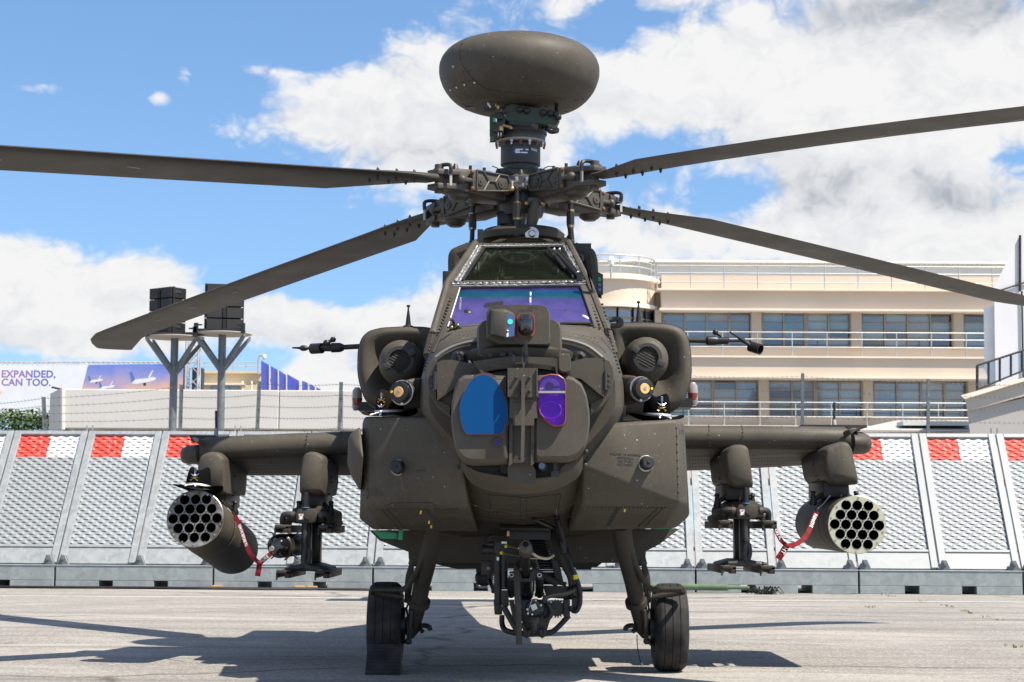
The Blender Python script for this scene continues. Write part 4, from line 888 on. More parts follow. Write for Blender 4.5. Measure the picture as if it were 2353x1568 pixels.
# cheek shields either side of the sight turret
CHL = [(132, 150), (190, 122), (310, 114), (420, 135), (520, 160), (620, 155), (700, 135), (1000, 120), (1000, 250), (700, 275), (560, 300), (420, 400), (140, 600)]
CHR = [(1720, 140), (1800, 115), (1880, 96), (2040, 90), (2085, 105), (2104, 140), (2112, 560), (2050, 520), (1840, 345), (1735, 322), (1560, 290), (1300, 250), (1300, 120), (1500, 130), (1640, 160)]
for pts in (CHL, CHR):
    r0 = zs('E', pts, 10.98); m = MB(); m.loft([scl(r0, .985), off(r0, (0, .02, 0)), off(r0, (0, .3, 0))]); HP('cheek_shield', m, 'olive', nose, 30)
for pts in ([(140, 592), (350, 432), (420, 470), (345, 640), (312, 690)], [(2110, 565), (1840, 350), (1760, 420), (1900, 600), (1940, 660)]):
    m = MB(); m.hull(zs('E', pts, 11.02) + zs('E', [(p[0], p[1]) for p in pts], 11.25)); HP('cheek_wedge', m, 'olive_dark', nose, 30, .004)
for pts in ([(22, 300), (30, 200), (60, 130), (110, 95), (130, 150), (130, 590), (310, 690), (300, 780), (140, 660), (50, 520)], [(2225, 300), (2210, 200), (2170, 120), (2110, 95), (2108, 160), (2112, 565), (1940, 655), (1940, 760), (2080, 680), (2190, 540)]):
    r0 = zs('E', pts, 11.03); m = MB(); m.loft([scl(r0, .94, (0, -.02, 0)), r0, off(r0, (0, .3, 0))]); HP('nose_side_bulge', m, 'olive', nose, 50)
for x, y0, y1 in ((118, 255, 470), (2122, 255, 470)):
    m = MB(); m.tube([Z('E', x, y0, 10.98), Z('E', x, y1, 10.98)], .012, 8); HP('hinge', m, 'dgrey', nose)
m = MB()
for x, y in ((80, 298), (88, 365), (82, 428), (2160, 298), (2157, 360), (2163, 425)): m.lathe(Z('E', x, y, 11.0), (0, -1, 0), [(0, .012), (.015, .012), (.02, .008)], 8)
kind(HP('bolt', m, 'olive_dark', nose), 'stuff')
# ---- sight turret (TADS)
SL_ = [(590, 300), (460, 306), (395, 355), (345, 480), (315, 660), (308, 850), (322, 1000), (350, 1150), (395, 1255), (470, 1335), (560, 1360), (960, 1356), (1003, 1330), (1003, 340), (960, 310)]
SR_ = [(1330, 305), (1640, 308), (1740, 330), (1835, 400), (1895, 530), (1932, 730), (1936, 880), (1915, 1060), (1878, 1180), (1800, 1278), (1690, 1322), (1290, 1330), (1262, 1300), (1262, 340)]
def shell(pts, name):
    r0 = zs('E', rp(pts, 25, 3), 10.80); m = MB(); m.loft([scl(r0, .88, (0, -.175, 0)), scl(r0, .945, (0, -.150, 0)), scl(r0, .982, (0, -.10, 0)), r0, off(r0, (0, .32, 0))]); return HP(name, m, 'olive', None, 50)
tur = shell(SL_, 'sight_turret'); tur2 = shell(SR_, 'sight_turret_day_side')
WLp = [(600, 308), (690, 290), (765, 305), (840, 370), (900, 470), (945, 570), (968, 680), (972, 800), (945, 900), (903, 990), (490, 994), (440, 910), (414, 800), (408, 680), (430, 560), (480, 450), (540, 355)]
r0 = zs('E', rp(WLp, 30, 3), 10.605); m = MB(); m.loft([scl(r0, 1.016, (0, .004, 0)), scl(r0, 1.022, (0, .09, 0))]); HP('window_rim', m, 'red', tur, 40)
r0 = zs('E', rp(WLp, 30, 3), 10.595); m = MB(); m.prism(r0, .02); HP('infrared_window', m, 'bluewin', tur, 30, label='large dark blue infrared window')
m = MB(); r0 = zs('E', rp([(560, 300), (700, 262), (800, 285), (870, 355), (960, 520), (1000, 680), (1000, 830), (940, 1010), (480, 1015), (415, 920), (380, 780), (385, 640), (420, 500)], 40, 3), 10.635); m.loft([r0, off(scl(r0, 1.03), (0, .12, 0))]); HP('window_hood', m, 'olive', tur, 45)
UP_ = rp([(1345, 482), (1345, 375), (1390, 318), (1480, 297), (1565, 305), (1622, 345), (1642, 400), (1642, 482)], 18, 3); LO_ = rp([(1342, 512), (1642, 512), (1642, 830), (1618, 870), (1560, 886), (1500, 874), (1420, 808), (1362, 735), (1342, 650)], 18, 3)
AL_ = rp([(1330, 500), (1330, 370), (1385, 305), (1480, 282), (1575, 292), (1638, 336), (1658, 400), (1658, 835), (1632, 884), (1562, 904), (1492, 890), (1408, 822), (1346, 745), (1328, 650)], 18, 3)
r0 = zs('E', AL_, 10.585); m = MB(); m.loft([scl(r0, 1.02, (0, .06, 0)), r0, scl(r0, .965, (0, -.004, 0)), scl(r0, .95, (0, .05, 0))], False, True); HP('day_window_bezel', m, 'red', tur2, 45)
m = MB(); m.prism(zs('E', AL_, 10.617), .01); HP('lens_bay', m, 'purplein', tur2)
for nm, q in (('upper_day_window', UP_), ('lower_day_window', LO_)):
    m = MB(); m.prism(zs('E', q, 10.575), .004); HP(nm, m, 'purple2' if nm[0] == 'u' else 'purple', tur2)
m = MB(); m.prism(zs('E', [(1335, 484), (1650, 484), (1650, 509), (1335, 509)], 10.568), .03); HP('window_divider', m, 'greydecal', tur2)
m = MB(); c = Z('E', 1470, 455, 10.612); m.lathe(c, (0, -1, 0), [(0, .062), (.006, .062)], 28); HP('lens', m, 'lensgreen', tur2); m = MB(); m.lathe(Z('E', 1462, 432, 10.606), (0, -1, 0), [(0, .024), (.03, .024)], 20); m.box(Z('E', 1555, 438, 10.598), (.05, .01, .008)); HP('lens_baffle', m, 'interior', tur2)
m = MB(); m.tube([Z('E', 1478 + 128 * math.cos(t * .2618), 710 + 98 * math.sin(t * .2618), 10.60) for t in range(25)], .006, 6); HP('lens_ring', m, 'white', tur2)
m = MB(); m.lathe(Z('E', 855, 1092, 10.63), (0, -1, 0), [(-.03, .03), (.035, .022), (.035, .017), (.01, .016)], 18); HP('boresight_port', m, 'olive', tur); m = MB(); m.lathe(Z('E', 855, 1092, 10.615), (0, -1, 0), [(0, .0155), (.003, .0155)], 14); HP('port_glass', m, 'purple', tur)
r0 = zs('E', rp([(1650, 560), (1750, 600), (1800, 700), (1805, 790), (1770, 890), (1680, 940), (1600, 940), (1655, 860)], 20, 3), 10.66); m = MB(); m.loft([r0, off(scl(r0, 1.1), (0, .1, 0))]); HP('lens_blister', m, 'olive', tur2, 50)
# centre yoke and boresight arm
yk = None
m = MB(); m.prism(zs('E', [(985, 230), (1308, 230), (1320, 540), (985, 540)], 10.56), .3); yk = HP('centre_yoke', m, 'olive', None, 30, .008)
m = MB(); m.prism(zs('E', [(1003, 545), (1316, 545), (1314, 795), (1278, 800), (1272, 882), (1045, 882), (1038, 800), (1003, 795)], 10.585), .25); yplate = HP('yoke_plate', m, 'olive', yk, 30, .004)
for x in (977, 1315):
    m = MB(); m.prism(zs('E', [(x - 4, 222), (x + 6, 222), (x + 8, 545), (x - 4, 545)], 10.545), .1); HP('yoke_flange', m, 'olive', yk)
m = MB(); m.prism(zs('E', [(1022, 882), (1275, 882), (1262, 1330), (1022, 1330)], 10.66), .2); HP('yoke_drum', m, 'olive_dark', yk, 30)
for x in (1015, 1272):
    m = MB(); m.prism(zs('E', [(x - 14, 795), (x + 10, 795), (x + 4, 1335), (x - 20, 1350)], 10.64), .2); HP('drum_rim', m, 'olive', yk, 30, .004)
m = MB(); m.prism(zs('E', [(1140, 300), (1152, 292), (1166, 300), (1172, 740), (1160, 1310), (1130, 1310), (1140, 900)], 10.50), .05); HP('boresight_rib', m, 'olive', yk, 30, .003)
m = MB()
for x, y in ((1073, 328), (1228, 328), (1073, 482), (1230, 484)): m.lathe(Z('E', x, y, 10.56), (0, -1, 0), [(0, .009), (.02, .009), (.022, .006)], 8)
for x, y in ((1110, 1285), (1170, 1285), (1118, 410), (1180, 430), (1118, 500), (1180, 500)): m.lathe(Z('E', x, y, 10.55), (0, -1, 0), [(0, .008), (.02, .006)], 8)
kind(HP('bolt', m, 'olive_dark', yk), 'stuff')
stencil('D A N G E R', 'E', 1158, 582, 26, yplate, 'decal', 0, .02, .0012, 1.25); stencil('ACCIDENT AVERT  LASER', 'E', 1140, 617, 14, yplate, 'decal')
m = MB(); m.prism(zs('E', [(1148, -35), (1168, -62), (1180, -10), (1182, 150), (1164, 222), (1150, 222)], 10.60), .03); HP('cutter_post', m, 'olive', yk, 30)
m = MB(); 
for k in range(7): m.box(Z('C', 1192, 1378 + k * 24, 10.6), (.016, .02, .012))
m.box(Z('E', 1185, 95, 10.62), (.03, .04, .06)); HP('cutter_teeth', m, 'black', yk)
m = MB(); m.prism(zs('E', [(1030, 60), (1058, 55), (1060, 150), (1032, 150)], 10.66), .05); m.prism(zs('E', [(1060, 80), (1140, 80), (1140, 140), (1060, 140)], 10.7), .05); HP('arm_bracket', m, 'black', yk)
# collar under the night sight
ps = [(690, 245), (740, 200), (860, 175), (1060, 160), (1250, 160), (1440, 178), (1530, 200), (1540, 260)]
top = [Z('E', x, y, 10.66 + .00000035 * (x - 1115) ** 2) for x, y in ps]; bot = [Z('E', x, y + (52 if 0 < i < 7 else 35), 10.67 + .00000035 * (x - 1115) ** 2) for i, (x, y) in enumerate(ps)]
m = MB(); m.loft([top, bot, off(bot, (0, .35, 0)), off(top, (0, .35, 0))], False, False, False); m.loft([top, off(top, (0, .35, 0))], False, False, False); HP('turret_collar', m, 'olive', None, 30)
m = MB(); m.prism(zs('E', [(600, 150), (1000, 95), (1500, 110), (1620, 150), (1560, 300), (1320, 320), (980, 320), (700, 300)], 10.85), .4); HP('turret_neck', m, 'olive', None, 30, .01)
m = MB(); m.prism(zs('E', [(700, 285), (980, 240), (980, 340), (620, 320)], 10.80), .1); m.prism(zs('E', [(1320, 240), (1530, 255), (1560, 320), (1330, 330)], 10.80), .1); HP('turret_gap', m, 'black', None)
# small sensor cap on the right of the collar
r0 = zs('E', rp([(1565, 70), (1600, 45), (1690, 45), (1712, 80), (1718, 240), (1700, 275), (1600, 275), (1568, 240)], 22, 3), 10.64); m = MB(); m.loft([scl(r0, .86, (0, -.04, 0)), scl(r0, .96, (0, -.025, 0)), r0, off(r0, (0, .16, 0))]); HP('sensor_cap', m, 'olive', None, 50)
m = MB(); m.hull(zs('E', [(1590, 280), (1720, 250), (1735, 318), (1600, 290)], 10.72) + zs('E', [(1590, 270), (1735, 300)], 10.95)); HP('sensor_foot', m, 'olive_dark', None)
# chin shroud below the turret
rim = [(418, 1300, 11.12), (500, 1385, 10.96), (650, 1440, 10.87), (1000, 1500, 10.80), (1280, 1522, 10.80), (1500, 1490, 10.86), (1730, 1400, 10.95), (1860, 1250, 11.1)]
low = [(425, 1400, 11.25), (540, 1560, 11.18), (700, 1640, 11.12), (1000, 1690, 11.08), (1280, 1690, 11.08), (1540, 1640, 11.1), (1780, 1520, 11.15), (1858, 1400, 11.25)]
A_ = spl([Z('E', *p) for p in rim], 4); B_ = spl([Z('E', *p) for p in low], 4); m = MB(); m.loft([off(A_, (0, .03, 0)), A_, B_, off(B_, (0, .1, 0))], False, False, False); chin = HP('chin_shroud', m, 'olive', None, 50)
m = MB(); m.prism(zs('E', [(1000, 1345), (1240, 1345), (1280, 1420), (1285, 1560), (1000, 1555), (990, 1420)], 10.72), .12); HP('chin_tongue', m, 'olive', chin, 30, .01)
m = MB(); m.prism(zs('E', [(480, 1350), (1620, 1320), (1580, 1480), (1280, 1500), (1000, 1500), (650, 1440)], 10.98), .2); HP('chin_recess', m, 'black', chin)
m = MB(); m.lathe(Z('E', 950, 1395, 10.85), (0, -1, 0), [(0, .03), (.02, .032), (.02, .024), (.005, .022)], 18); m.lathe(Z('E', 1375, 1365, 10.84), (0, -1, 0), [(-.03, .036), (.02, .034), (.03, .026)], 18); HP('connector', m, 'black', chin)
m = MB(); m.lathe(Z('E', 1375, 1365, 10.808), (0, -1, 0), [(0, .020), (.004, .019)], 14); HP('connector_glass', m, 'irmirror', chin)
m = MB(); m.prism(zs('E', [(1510, 1330), (1560, 1325), (1562, 1420), (1545, 1430), (1512, 1425)], 10.82), .02); m.prism(zs('E', [(1490, 1430), (1580, 1420), (1578, 1500), (1480, 1490)], 10.80), .03); HP('chin_bracket', m, 'dgrey', chin)
m = MB()
for x, y in ((1893, 1200), (1885, 1360), (388, 1383)): m.lathe(Z('E', x, y, 11.36), (0, -1, 0), [(0, .016), (.03, .014), (.035, .008)], 8)
kind(HP('bolt', m, 'dgrey', chin), 'stuff')
# keel panel seams on the chin underside
for pts in ([(820, 1190, 11.35), (1000, 1235, 11.3), (1200, 1245, 11.3), (1500, 1190, 11.35)], [(930, 1310, 11.55), (1180, 1330, 11.5), (1420, 1305, 11.55)], [(850, 1465, 11.95), (1180, 1485, 11.92), (1500, 1455, 11.95)], [(1145, 1330, 11.5), (1145, 1460, 11.86)], [(1185, 1330, 11.5), (1188, 1460, 11.86)], [(930, 1310, 11.55), (950, 1460, 11.9)], [(1420, 1305, 11.55), (1390, 1460, 11.9)]):
    m = MB(); m.tube([Z('D', x, y, Y - .03) for x, y, Y in pts], .003, 5); HP('panel_seam', m, 'decal', nose)
# ---- night sight turret (PNVS)
r0 = zs('C', rp([(612, 1575), (610, 1215), (650, 1150), (720, 1118), (1480, 1112), (1570, 1140), (1608, 1205), (1615, 1575)], 40, 3), 11.02); m = MB(); m.loft([scl(r0, .95, (0, -.05, 0)), r0, off(r0, (0, .42, .01)), off(scl(r0, .9), (0, .5, .02))]); pn = HP('night_sight_turret', m, 'olive', None, 50)
r0 = zs('C', rp([(722, 1300), (720, 1030), (765, 968), (830, 946), (1100, 936), (1380, 944), (1440, 968), (1470, 1030), (1476, 1418), (870, 1414), (722, 1342)], 30, 3), 10.88); m = MB(); m.loft([scl(r0, .965, (0, -.022, 0)), r0, off(r0, (0, .3, 0))]); shs = HP('sensor_housing', m, 'olive', pn, 40)
m = MB(); m.hull(zs('C', [(765, 990), (945, 985), (1060, 1045), (950, 1035), (760, 1300), (945, 1335), (1055, 1315)], 10.86) + zs('C', [(800, 1010), (945, 1010), (948, 1030), (948, 1330), (800, 1290)], 10.78)); HP('window_cowl', m, 'olive', pn, 30, .008)
m = MB(); m.hull(zs('C', [(948, 1032), (1058, 1058), (1058, 1312), (948, 1337)], 10.80) + zs('C', [(948, 1032), (1058, 1058), (1058, 1312), (948, 1337)], 10.83)); HP('window_trim', m, 'red', pn)
m = MB(); m.prism(zs('C', [(956, 1040), (1050, 1064), (1050, 1305), (956, 1326)], 10.792), .006); irw = HP('infrared_window', m, 'irmirror', pn)
m = MB(); m.lathe(Z('C', 1002, 1140, 10.79), (0, -1, 0), [(0, .017), (.004, .0165)], 18); HP('lens', m, 'cyan', pn)
m = MB(); m.prism(zs('C', [(958, 1275), (985, 1268), (982, 1312), (956, 1318)], 10.789), .003); m.hull(zs('C', [(958, 1235), (990, 1240), (975, 1260)], 10.788) + zs('C', [(970, 1248)], 10.78)); HP('lens_fitting', m, 'white', pn)
r0 = zs('C', rp([(1082, 1085), (1105, 1050), (1190, 1038), (1275, 1052), (1293, 1090), (1290, 1280), (1262, 1312), (1120, 1312), (1086, 1280)], 14, 3), 10.845); m = MB(); m.prism(r0, .03); HP('dome_trim', m, 'red', pn)
c0, c1 = Z('C', 1188, 1178, 10.84), None; m = MB()
rx, rz = 98 * .19532 / FPX * 10.84, 132 * .19532 / FPX * 10.84
rings = []
for i in range(1, 13):
    t = math.pi / 2 * i / 12; rings.append([c0 + V((rx * math.sin(t) ** .75 * (abs(math.cos(a)) ** .6) * (1 if math.cos(a) > 0 else -1), -.085 * math.cos(t), rz * math.sin(t) ** .75 * (abs(math.sin(a)) ** .6) * (1 if math.sin(a) > 0 else -1))) for a in [2 * math.pi * k / 32 for k in range(32)]])
m.loft(rings); HP('sensor_dome', m, 'blackdome', pn, 60, label='glossy black rounded sensor dome')
m = MB(); 
for x, y in ((813, 978), (1130, 966), (1416, 990), (792, 1287), (880, 1385), (1432, 1382), (1130, 1392)): m.lathe(Z('C', x, y, 10.862), (0, -1, 0), [(-.01, .012), (.003, .012), (.003, .007), (0, .006)], 10)
kind(HP('bolt', m, 'black', pn), 'stuff')
for body, y in (('DANGER  HIGH', 968), ('VOLTAGE  115  VOLTS', 982)): stencil(body, 'C', 1270, y, 10, shs, 'decal', .02)
for body, y in (('DISCONNECT POWER BEFORE', 1002), ('CONTACT WITH WINDOW', 1015)): stencil(body, 'C', 1185, y, 9, shs, 'decal')
m = MB(); m.lathe(Z('C', 1115, 1565, 11.2), (0, 0, 1), [(-.04, .30), (0, .33), (.03, .335), (.05, .30)], 40); HP('turret_base_ring', m, 'olive_dark', pn); m = MB()
for x, y, w in ((915, 1525, 60), (765, 1537, 40), (1010, 1525, 45)): m.box(Z('C', x, y, 10.86), (w * .19532 / FPX * 11, .03, .018))
HP('clamp', m, 'black', pn)
# ---- canopy
LO_O = [(1028, 652, 12.45), (1352, 649, 12.45), (1396, 762, 11.95), (994, 769, 11.95)]; LO_I = [(1056, 661, 12.42), (1333, 657, 12.42), (1364, 747, 11.97), (1028, 752, 11.97)]
UP_O = [(1092, 560, 13.25), (1306, 558, 13.25), (1352, 647, 12.46), (1028, 650, 12.46)]; UP_I = [(1112, 569, 13.2), (1289, 567, 13.2), (1331, 643, 12.52), (1062, 645, 12.52)]
def qframe(name, O, I, d, mat, par=None, fwd=0):
    a = [P(x, y, Y - fwd) for x, y, Y in O]; b = [P(x, y, Y - fwd) for x, y, Y in I]; n_ = (a[1] - a[0]).cross(a[3] - a[0]).normalized()
    if n_.y < 0: n_ = -n_
    m = MB(); A2 = off(a, n_ * d); B2 = off(b, n_ * d)
    for i in range(4):
        j = (i + 1) % 4; m.add([a[i], a[j], b[j], b[i], A2[i], A2[j], B2[j], B2[i]], [(0, 1, 2, 3), (7, 6, 5, 4), (0, 4, 5, 1), (3, 2, 6, 7)])
    return HP(name, m, mat, par, 30)
cano = qframe('canopy_frame', LO_O, LO_I, .03, 'olive'); qframe('upper_canopy_frame', UP_O, UP_I, .03, 'olive', cano)
def pane(name, I, mat, g=.006):
    b = [P(x, y, Y) for x, y, Y in I]; n_ = (b[1] - b[0]).cross(b[3] - b[0]).normalized(); n_ = n_ if n_.y > 0 else -n_
    m = MB(); m.prism(off(b, n_ * .008), n_ * .006); return HP(name, m, mat, cano, 30)
lws = pane('lower_windscreen', LO_I, 'screen'); pane('upper_windscreen', UP_I, 'canopy')
# light edge line and black gasket
def edge(name, pts, r, mat, par=cano):
    m = MB(); m.tube([P(*p) for p in pts], r, 6); return HP(name, m, mat, par)
edge('gasket', [(1056, 661, 12.41), (1333, 657, 12.41)], .006, 'black'); edge('gasket', [(1028, 752, 11.96), (1364, 747, 11.96)], .006, 'black'); edge('gasket', [(1333, 657, 12.41), (1364, 747, 11.96)], .005, 'black'); edge('frame_edge', [(1057, 661, 12.41), (1029, 751, 11.96)], .004, 'cream2')
edge('gasket', [(1113, 569, 13.19), (1063, 645, 12.5)], .010, 'black'); edge('gasket', [(1113, 569, 13.19), (1289, 567, 13.19)], .007, 'black'); edge('gasket', [(1289, 567, 13.19), (1331, 643, 12.5)], .008, 'black')
# rough silver sealant along the upper frame
def sealant(pts, w, n_):
    m = MB(); rs = random.Random(int(pts[0][0])); path = [P(*pts[0]).lerp(P(*pts[1]), k / n_) for k in range(n_ + 1)]
    m.tube([p + V((rs.uniform(-1, 1), 0, rs.uniform(-1, 1))) * w * .35 for p in path], [w * rs.uniform(.55, 1.25) for _ in path], 6); return HP('sealant_bead', m, 'sealant', cano, 60)
for dx in (0, 7):
    sealant([(1103 - dx, 567, 13.2), (1054 - dx, 648, 12.48)], .011, 70); sealant([(1294 + dx, 564, 13.2), (1338 + dx, 646, 12.48)], .010, 60)
sealant([(1104, 566, 13.2), (1292, 563, 13.2)], .007, 60); sealant([(1040, 653, 12.44), (1345, 648, 12.44)], .009, 90); sealant([(1040, 658, 12.43), (1345, 653, 12.43)], .007, 60)
# frame bolts
m = MB()
def bolts(a, b, n_, r=.0105):
    for k in range(n_): m.ball(P(*a).lerp(P(*b), k / (n_ - 1)) + V((0, -.004, 0)), r, 5, (1, .7, 1))
bolts((1043, 666, 12.42), (1011, 757, 11.95), 14); bolts((1345, 660, 12.42), (1379, 753, 11.95), 14); bolts((1293, 754, 11.94), (1378, 753, 11.94), 8); bolts((1110, 563, 13.24), (1288, 561, 13.24), 11, .009); bolts((1096, 570, 13.2), (1036, 645, 12.5), 14, .008); bolts((1303, 570, 13.2), (1350, 645, 12.5), 14, .008); bolts((1398, 762, 11.93), (1424, 855, 11.4), 12, .009); bolts((1384, 700, 12.15), (1402, 760, 11.97), 8, .009); bolts((990, 790, 11.9), (974, 850, 11.6), 9, .008); bolts((1050, 650, 12.44), (1335, 646, 12.44), 20, .007)
kind(HP('frame_bolt', m, 'olive_dark', cano), 'stuff')
# sides of the canopy: glass held in posts
for s, c_ in ((-1, 1200), (1, 1200)):
    pts = [(1028, 652, 12.46), (994, 769, 11.96), (982, 815, 11.95)] if s < 0 else [(1352, 649, 12.46), (1396, 762, 11.96), (1410, 812, 11.95)]
    A0 = [P(*p) for p in pts]; up = P(1092, 560, 13.25) if s < 0 else P(1306, 558, 13.25); sb = A0[2] + V((s * -.0, 1.45, .02)); ub = up + V((0, .4, .02)); mid = (A0[0] + sb) / 2 + V((s * .05, 0, 0))
    m = MB(); m.add([A0[2], A0[1], A0[0], up, ub, sb, mid], [(0, 1, 6), (1, 2, 6), (2, 3, 6), (3, 4, 6), (4, 5, 6), (5, 0, 6)]); HP('side_canopy_glass', m, 'side', cano, 80)
    for a, b, r in ((A0[2], A0[1], .03), (A0[1], A0[0], .028), (A0[0], up, .026), (up, ub, .03), (A0[2], sb, .03), (A0[0], A0[0] + V((s * .1, .5, -.42)), .025)):
        m = MB(); m.tube([a, b], r, 8); HP('canopy_post', m, 'olive', cano)
# roof glazing and fairings
q = [P(x, y, 13.27) for x, y in ((1096, 561), (1140, 556), (1200, 554), (1260, 555), (1304, 559))]; m = MB(); m.loft([q, off(q, (0, .35, .03))], False, False, False); HP('roof_glass', m, 'side', cano)
r0 = [P(x, y, 13.6) for x, y in ((1030, 700), (1041, 600), (1050, 582), (1080, 570), (1120, 560), (1150, 549), (1260, 549), (1300, 562), (1340, 572), (1358, 584), (1366, 605), (1376, 700))]; m = MB(); m.loft([scl(r0, .97, (0, -.03, 0)), r0, off(r0, (0, 2.0, -.05))]); HP('mast_fairing', m, 'olive', None, 40)
for pts in ([(1150, 556), (1165, 549), (1200, 545.5), (1240, 547), (1262, 556)],):
    q = [P(x, y, 13.5) for x, y in pts]; m = MB(); m.loft([q, off(q, (0, .5, 0))], False, False, False); HP('roof_cap', m, 'olive')
for pts in ([(1046, 640), (1046, 592), (1055, 583), (1080, 573)], [(1360, 640), (1355, 592), (1344, 582), (1318, 573)]):
    m = MB(); m.tube(spl([P(x, y, 13.4) for x, y in pts], 5), .055, 10); HP('shoulder_rail', m, 'olive_dark')
m = MB(); m.box(P(1030, 655, 13.0), (.075, .25, .17)); m.box(P(1026, 645, 12.86), (.02, .02, .045)); bx_ = HP('side_box', m, 'black', None, 30, .006)
m = MB(); m.prism(zs('C', [(1975, 535), (2085, 590), (2085, 815), (1975, 770)], 12.9), .2); bx_ = HP('side_box', m, 'olive_dark', None, 30, .006)
for y, h, mm in ((640, 28, 'teal'), (705, 20, 'irmirror'), (762, 22, 'irmirror')):
    m = MB(); m.prism(zs('C', [(2036, y - h), (2072, y - h + 6), (2070, y + h), (2040, y + h - 6)], 12.89), .01); HP('signal_window', m, mm, bx_)
m = MB(); m.prism(zs('C', [(1898, 508), (1910, 520), (1960, 690), (1985, 905), (2000, 905), (2060, 900), (2010, 800), (1920, 620)], 12.3), .03); HP('deflector_plate', m, 'olive', cano, 30)
m = MB(); m.tube(spl([Z('C', x, y, 12.6) for x, y in ((2165, 1120), (2260, 1108), (2305, 1130), (2305, 1170), (2260, 1188), (2180, 1186))], 4), .018, 8); HP('grab_handle', m, 'dgrey', cano); m = MB(); m.tube(spl([Z('C', x, y, 13.2) for x, y in ((1760, 355), (1830, 370), (1845, 405), (1800, 425))], 4), .018, 8); HP('grab_handle', m, 'dgrey', cano)
m = MB(); m.tube(spl([Z('C', x, y, Y) for x, y, Y in ((90, 1500, 11.55), (170, 1330, 11.6), (240, 1170, 11.65), (285, 1115, 11.68), (325, 1120, 11.72), (345, 1195, 11.78))], 5), .011, 8); HP('pitot_tube', m, 'olive_dark')
# wipers
m = MB(); m.tube([Z('C', 318, 1222, 11.88), Z('C', 460, 1200, 11.89), Z('C', 690, 1186, 11.9)], .008, 6); m.tube([Z('C', 420, 1240, 11.88), Z('C', 620, 1218, 11.89)], .008, 6); m.lathe(Z('C', 318, 1222, 11.88), (0, -.4, 1), [(-.04, .016), (.02, .018), (.03, .010)], 10); m.lathe(Z('C', 385, 1195, 11.86), (0, -.4, 1), [(-.02, .012), (.02, .010)], 10); m.lathe(Z('C', 422, 1250, 11.86), (0, -.4, 1), [(-.03, .010), (.02, .010)], 8); HP('lower_wiper', m, 'black', cano); m = MB(); m.ball(Z('C', 316, 1208, 11.85), .011, 5); m.ball(Z('C', 386, 1180, 11.84), .010, 5); HP('wiper_nut', m, 'bronze', cano)
m = MB(); m.tube([Z('C', 1590, 1162, 11.93), Z('C', 1950, 1160, 11.93)], .011, 4); HP('wiper_blade', m, 'black', cano)
m = MB(); m.tube([Z('C', 1432, 252, 13.1), Z('C', 1520, 350, 12.95), Z('C', 1655, 520, 12.7)], .012, 6); m.tube([Z('C', 1520, 300, 13.0), Z('C', 1660, 440, 12.78), Z('C', 1800, 590, 12.5)], .014, 6); m.tube([Z('C', 1580, 300, 13.0), Z('C', 1820, 575, 12.5)], .009, 6); m.box(Z('C', 1820, 612, 12.45), (.04, .04, .06)); m.box(Z('C', 1520, 340, 12.92), (.03, .03, .03)); HP('upper_wiper', m, 'black', cano); m = MB(); m.ball(Z('C', 1518, 290, 12.98), .012, 5); m.ball(Z('C', 1582, 290, 12.98), .012, 5); m.ball(Z('C', 1797, 562, 12.46), .013, 5); HP('wiper_nut', m, 'steel', cano)
stencil('NO HOLD', 'C', 416, 925, 22, lws, 'greydecal', math.pi / 2 + .06, .02)
# ---- cockpit interior
m = MB(); m.box((.12, 13.45, 2.55), (.95, .04, 1.2)); m.box((.12, 12.7, 1.9), (.95, 1.5, .04)); m.box((.12, 12.62, 2.25), (.8, .05, .62)); m.hull([P(1040, 740, 12.15), P(1360, 738, 12.15), P(1080, 718, 12.35), P(1320, 716, 12.35), P(1040, 770, 12.15), P(1360, 770, 12.15), P(1080, 770, 12.4), P(1320, 770, 12.4)]); inn = HP('cockpit_interior', m, 'interior')
m = MB(); m.hull([P(1090, 640, 12.75), P(1310, 638, 12.75), P(1110, 622, 12.95), P(1290, 620, 12.95), P(1090, 690, 12.75), P(1310, 690, 12.75), P(1110, 690, 13.), P(1290, 690, 13)]); HP('pilot_glareshield', m, 'interior', inn, 30, .02)
for px, py, Y, w in ((1195, 690, 12.55, .22), (1190, 605, 13.35, .26)):
    m = MB(); c = P(px, py, Y); m.box(c, (w, .08, .16)); m.box(c + V((0, .06, -.4)), (w * 1.8, .08, .62)); HP('seat', m, 'seat', inn, 40, .03, 3)
for px, s in ((1075, 1), (1300, -1)):
    m = MB(); c = P(px, 726, 12.18); m.ball(c, .045, 8); m.lathe(c - V((0, 0, .03)), (0, 0, -1), [(0, .03), (.1, .022)], 10); HP('knob_mount', m, 'black', inn)
for Y_, q_ in ((12.3, ((1165, 703), (1203, 703), (1203, 690), (1165, 690))), (12.2, ((1115, 697), (1156, 692), (1156, 712), (1112, 716))), (12.25, ((1271, 700), (1290, 700), (1290, 735), (1268, 735)))):
    m = MB(); m.prism([P(x, y, Y_) for x, y in q_], .03); HP('cockpit_display', m, 'dgrey', inn)
m = MB(); m.tube([P(1219, 700, 12.3), P(1219, 672, 12.35)], .006, 6); m.prism([P(x, y, 12.25) for x, y in ((1217, 700), (1221, 700), (1221, 683), (1217, 683))], .004); HP('standby_compass', m, 'white', inn)
rs = random.Random(21)
for k, (a, b, c) in enumerate((((1100, 600), (1108, 625), (1090, 648)), ((1112, 590), (1130, 604), (1143, 608)), ((1098, 628), (1112, 638), (1110, 648)))):
    m = MB(); m.tube(spl([P(a[0], a[1], 13.1), P(b[0], b[1], 12.95), P(c[0], c[1], 12.9)], 6), .009, 6); HP('cockpit_cable', m, ('seat', 'green', 'black')[k], inn)
m = MB(); m.tube([P(1190 + 38 * math.cos(t * .3), 592 + 10 * math.sin(t * .3), 13.3) for t in range(22)], .012, 6); HP('rear_hoop', m, 'interior', inn)
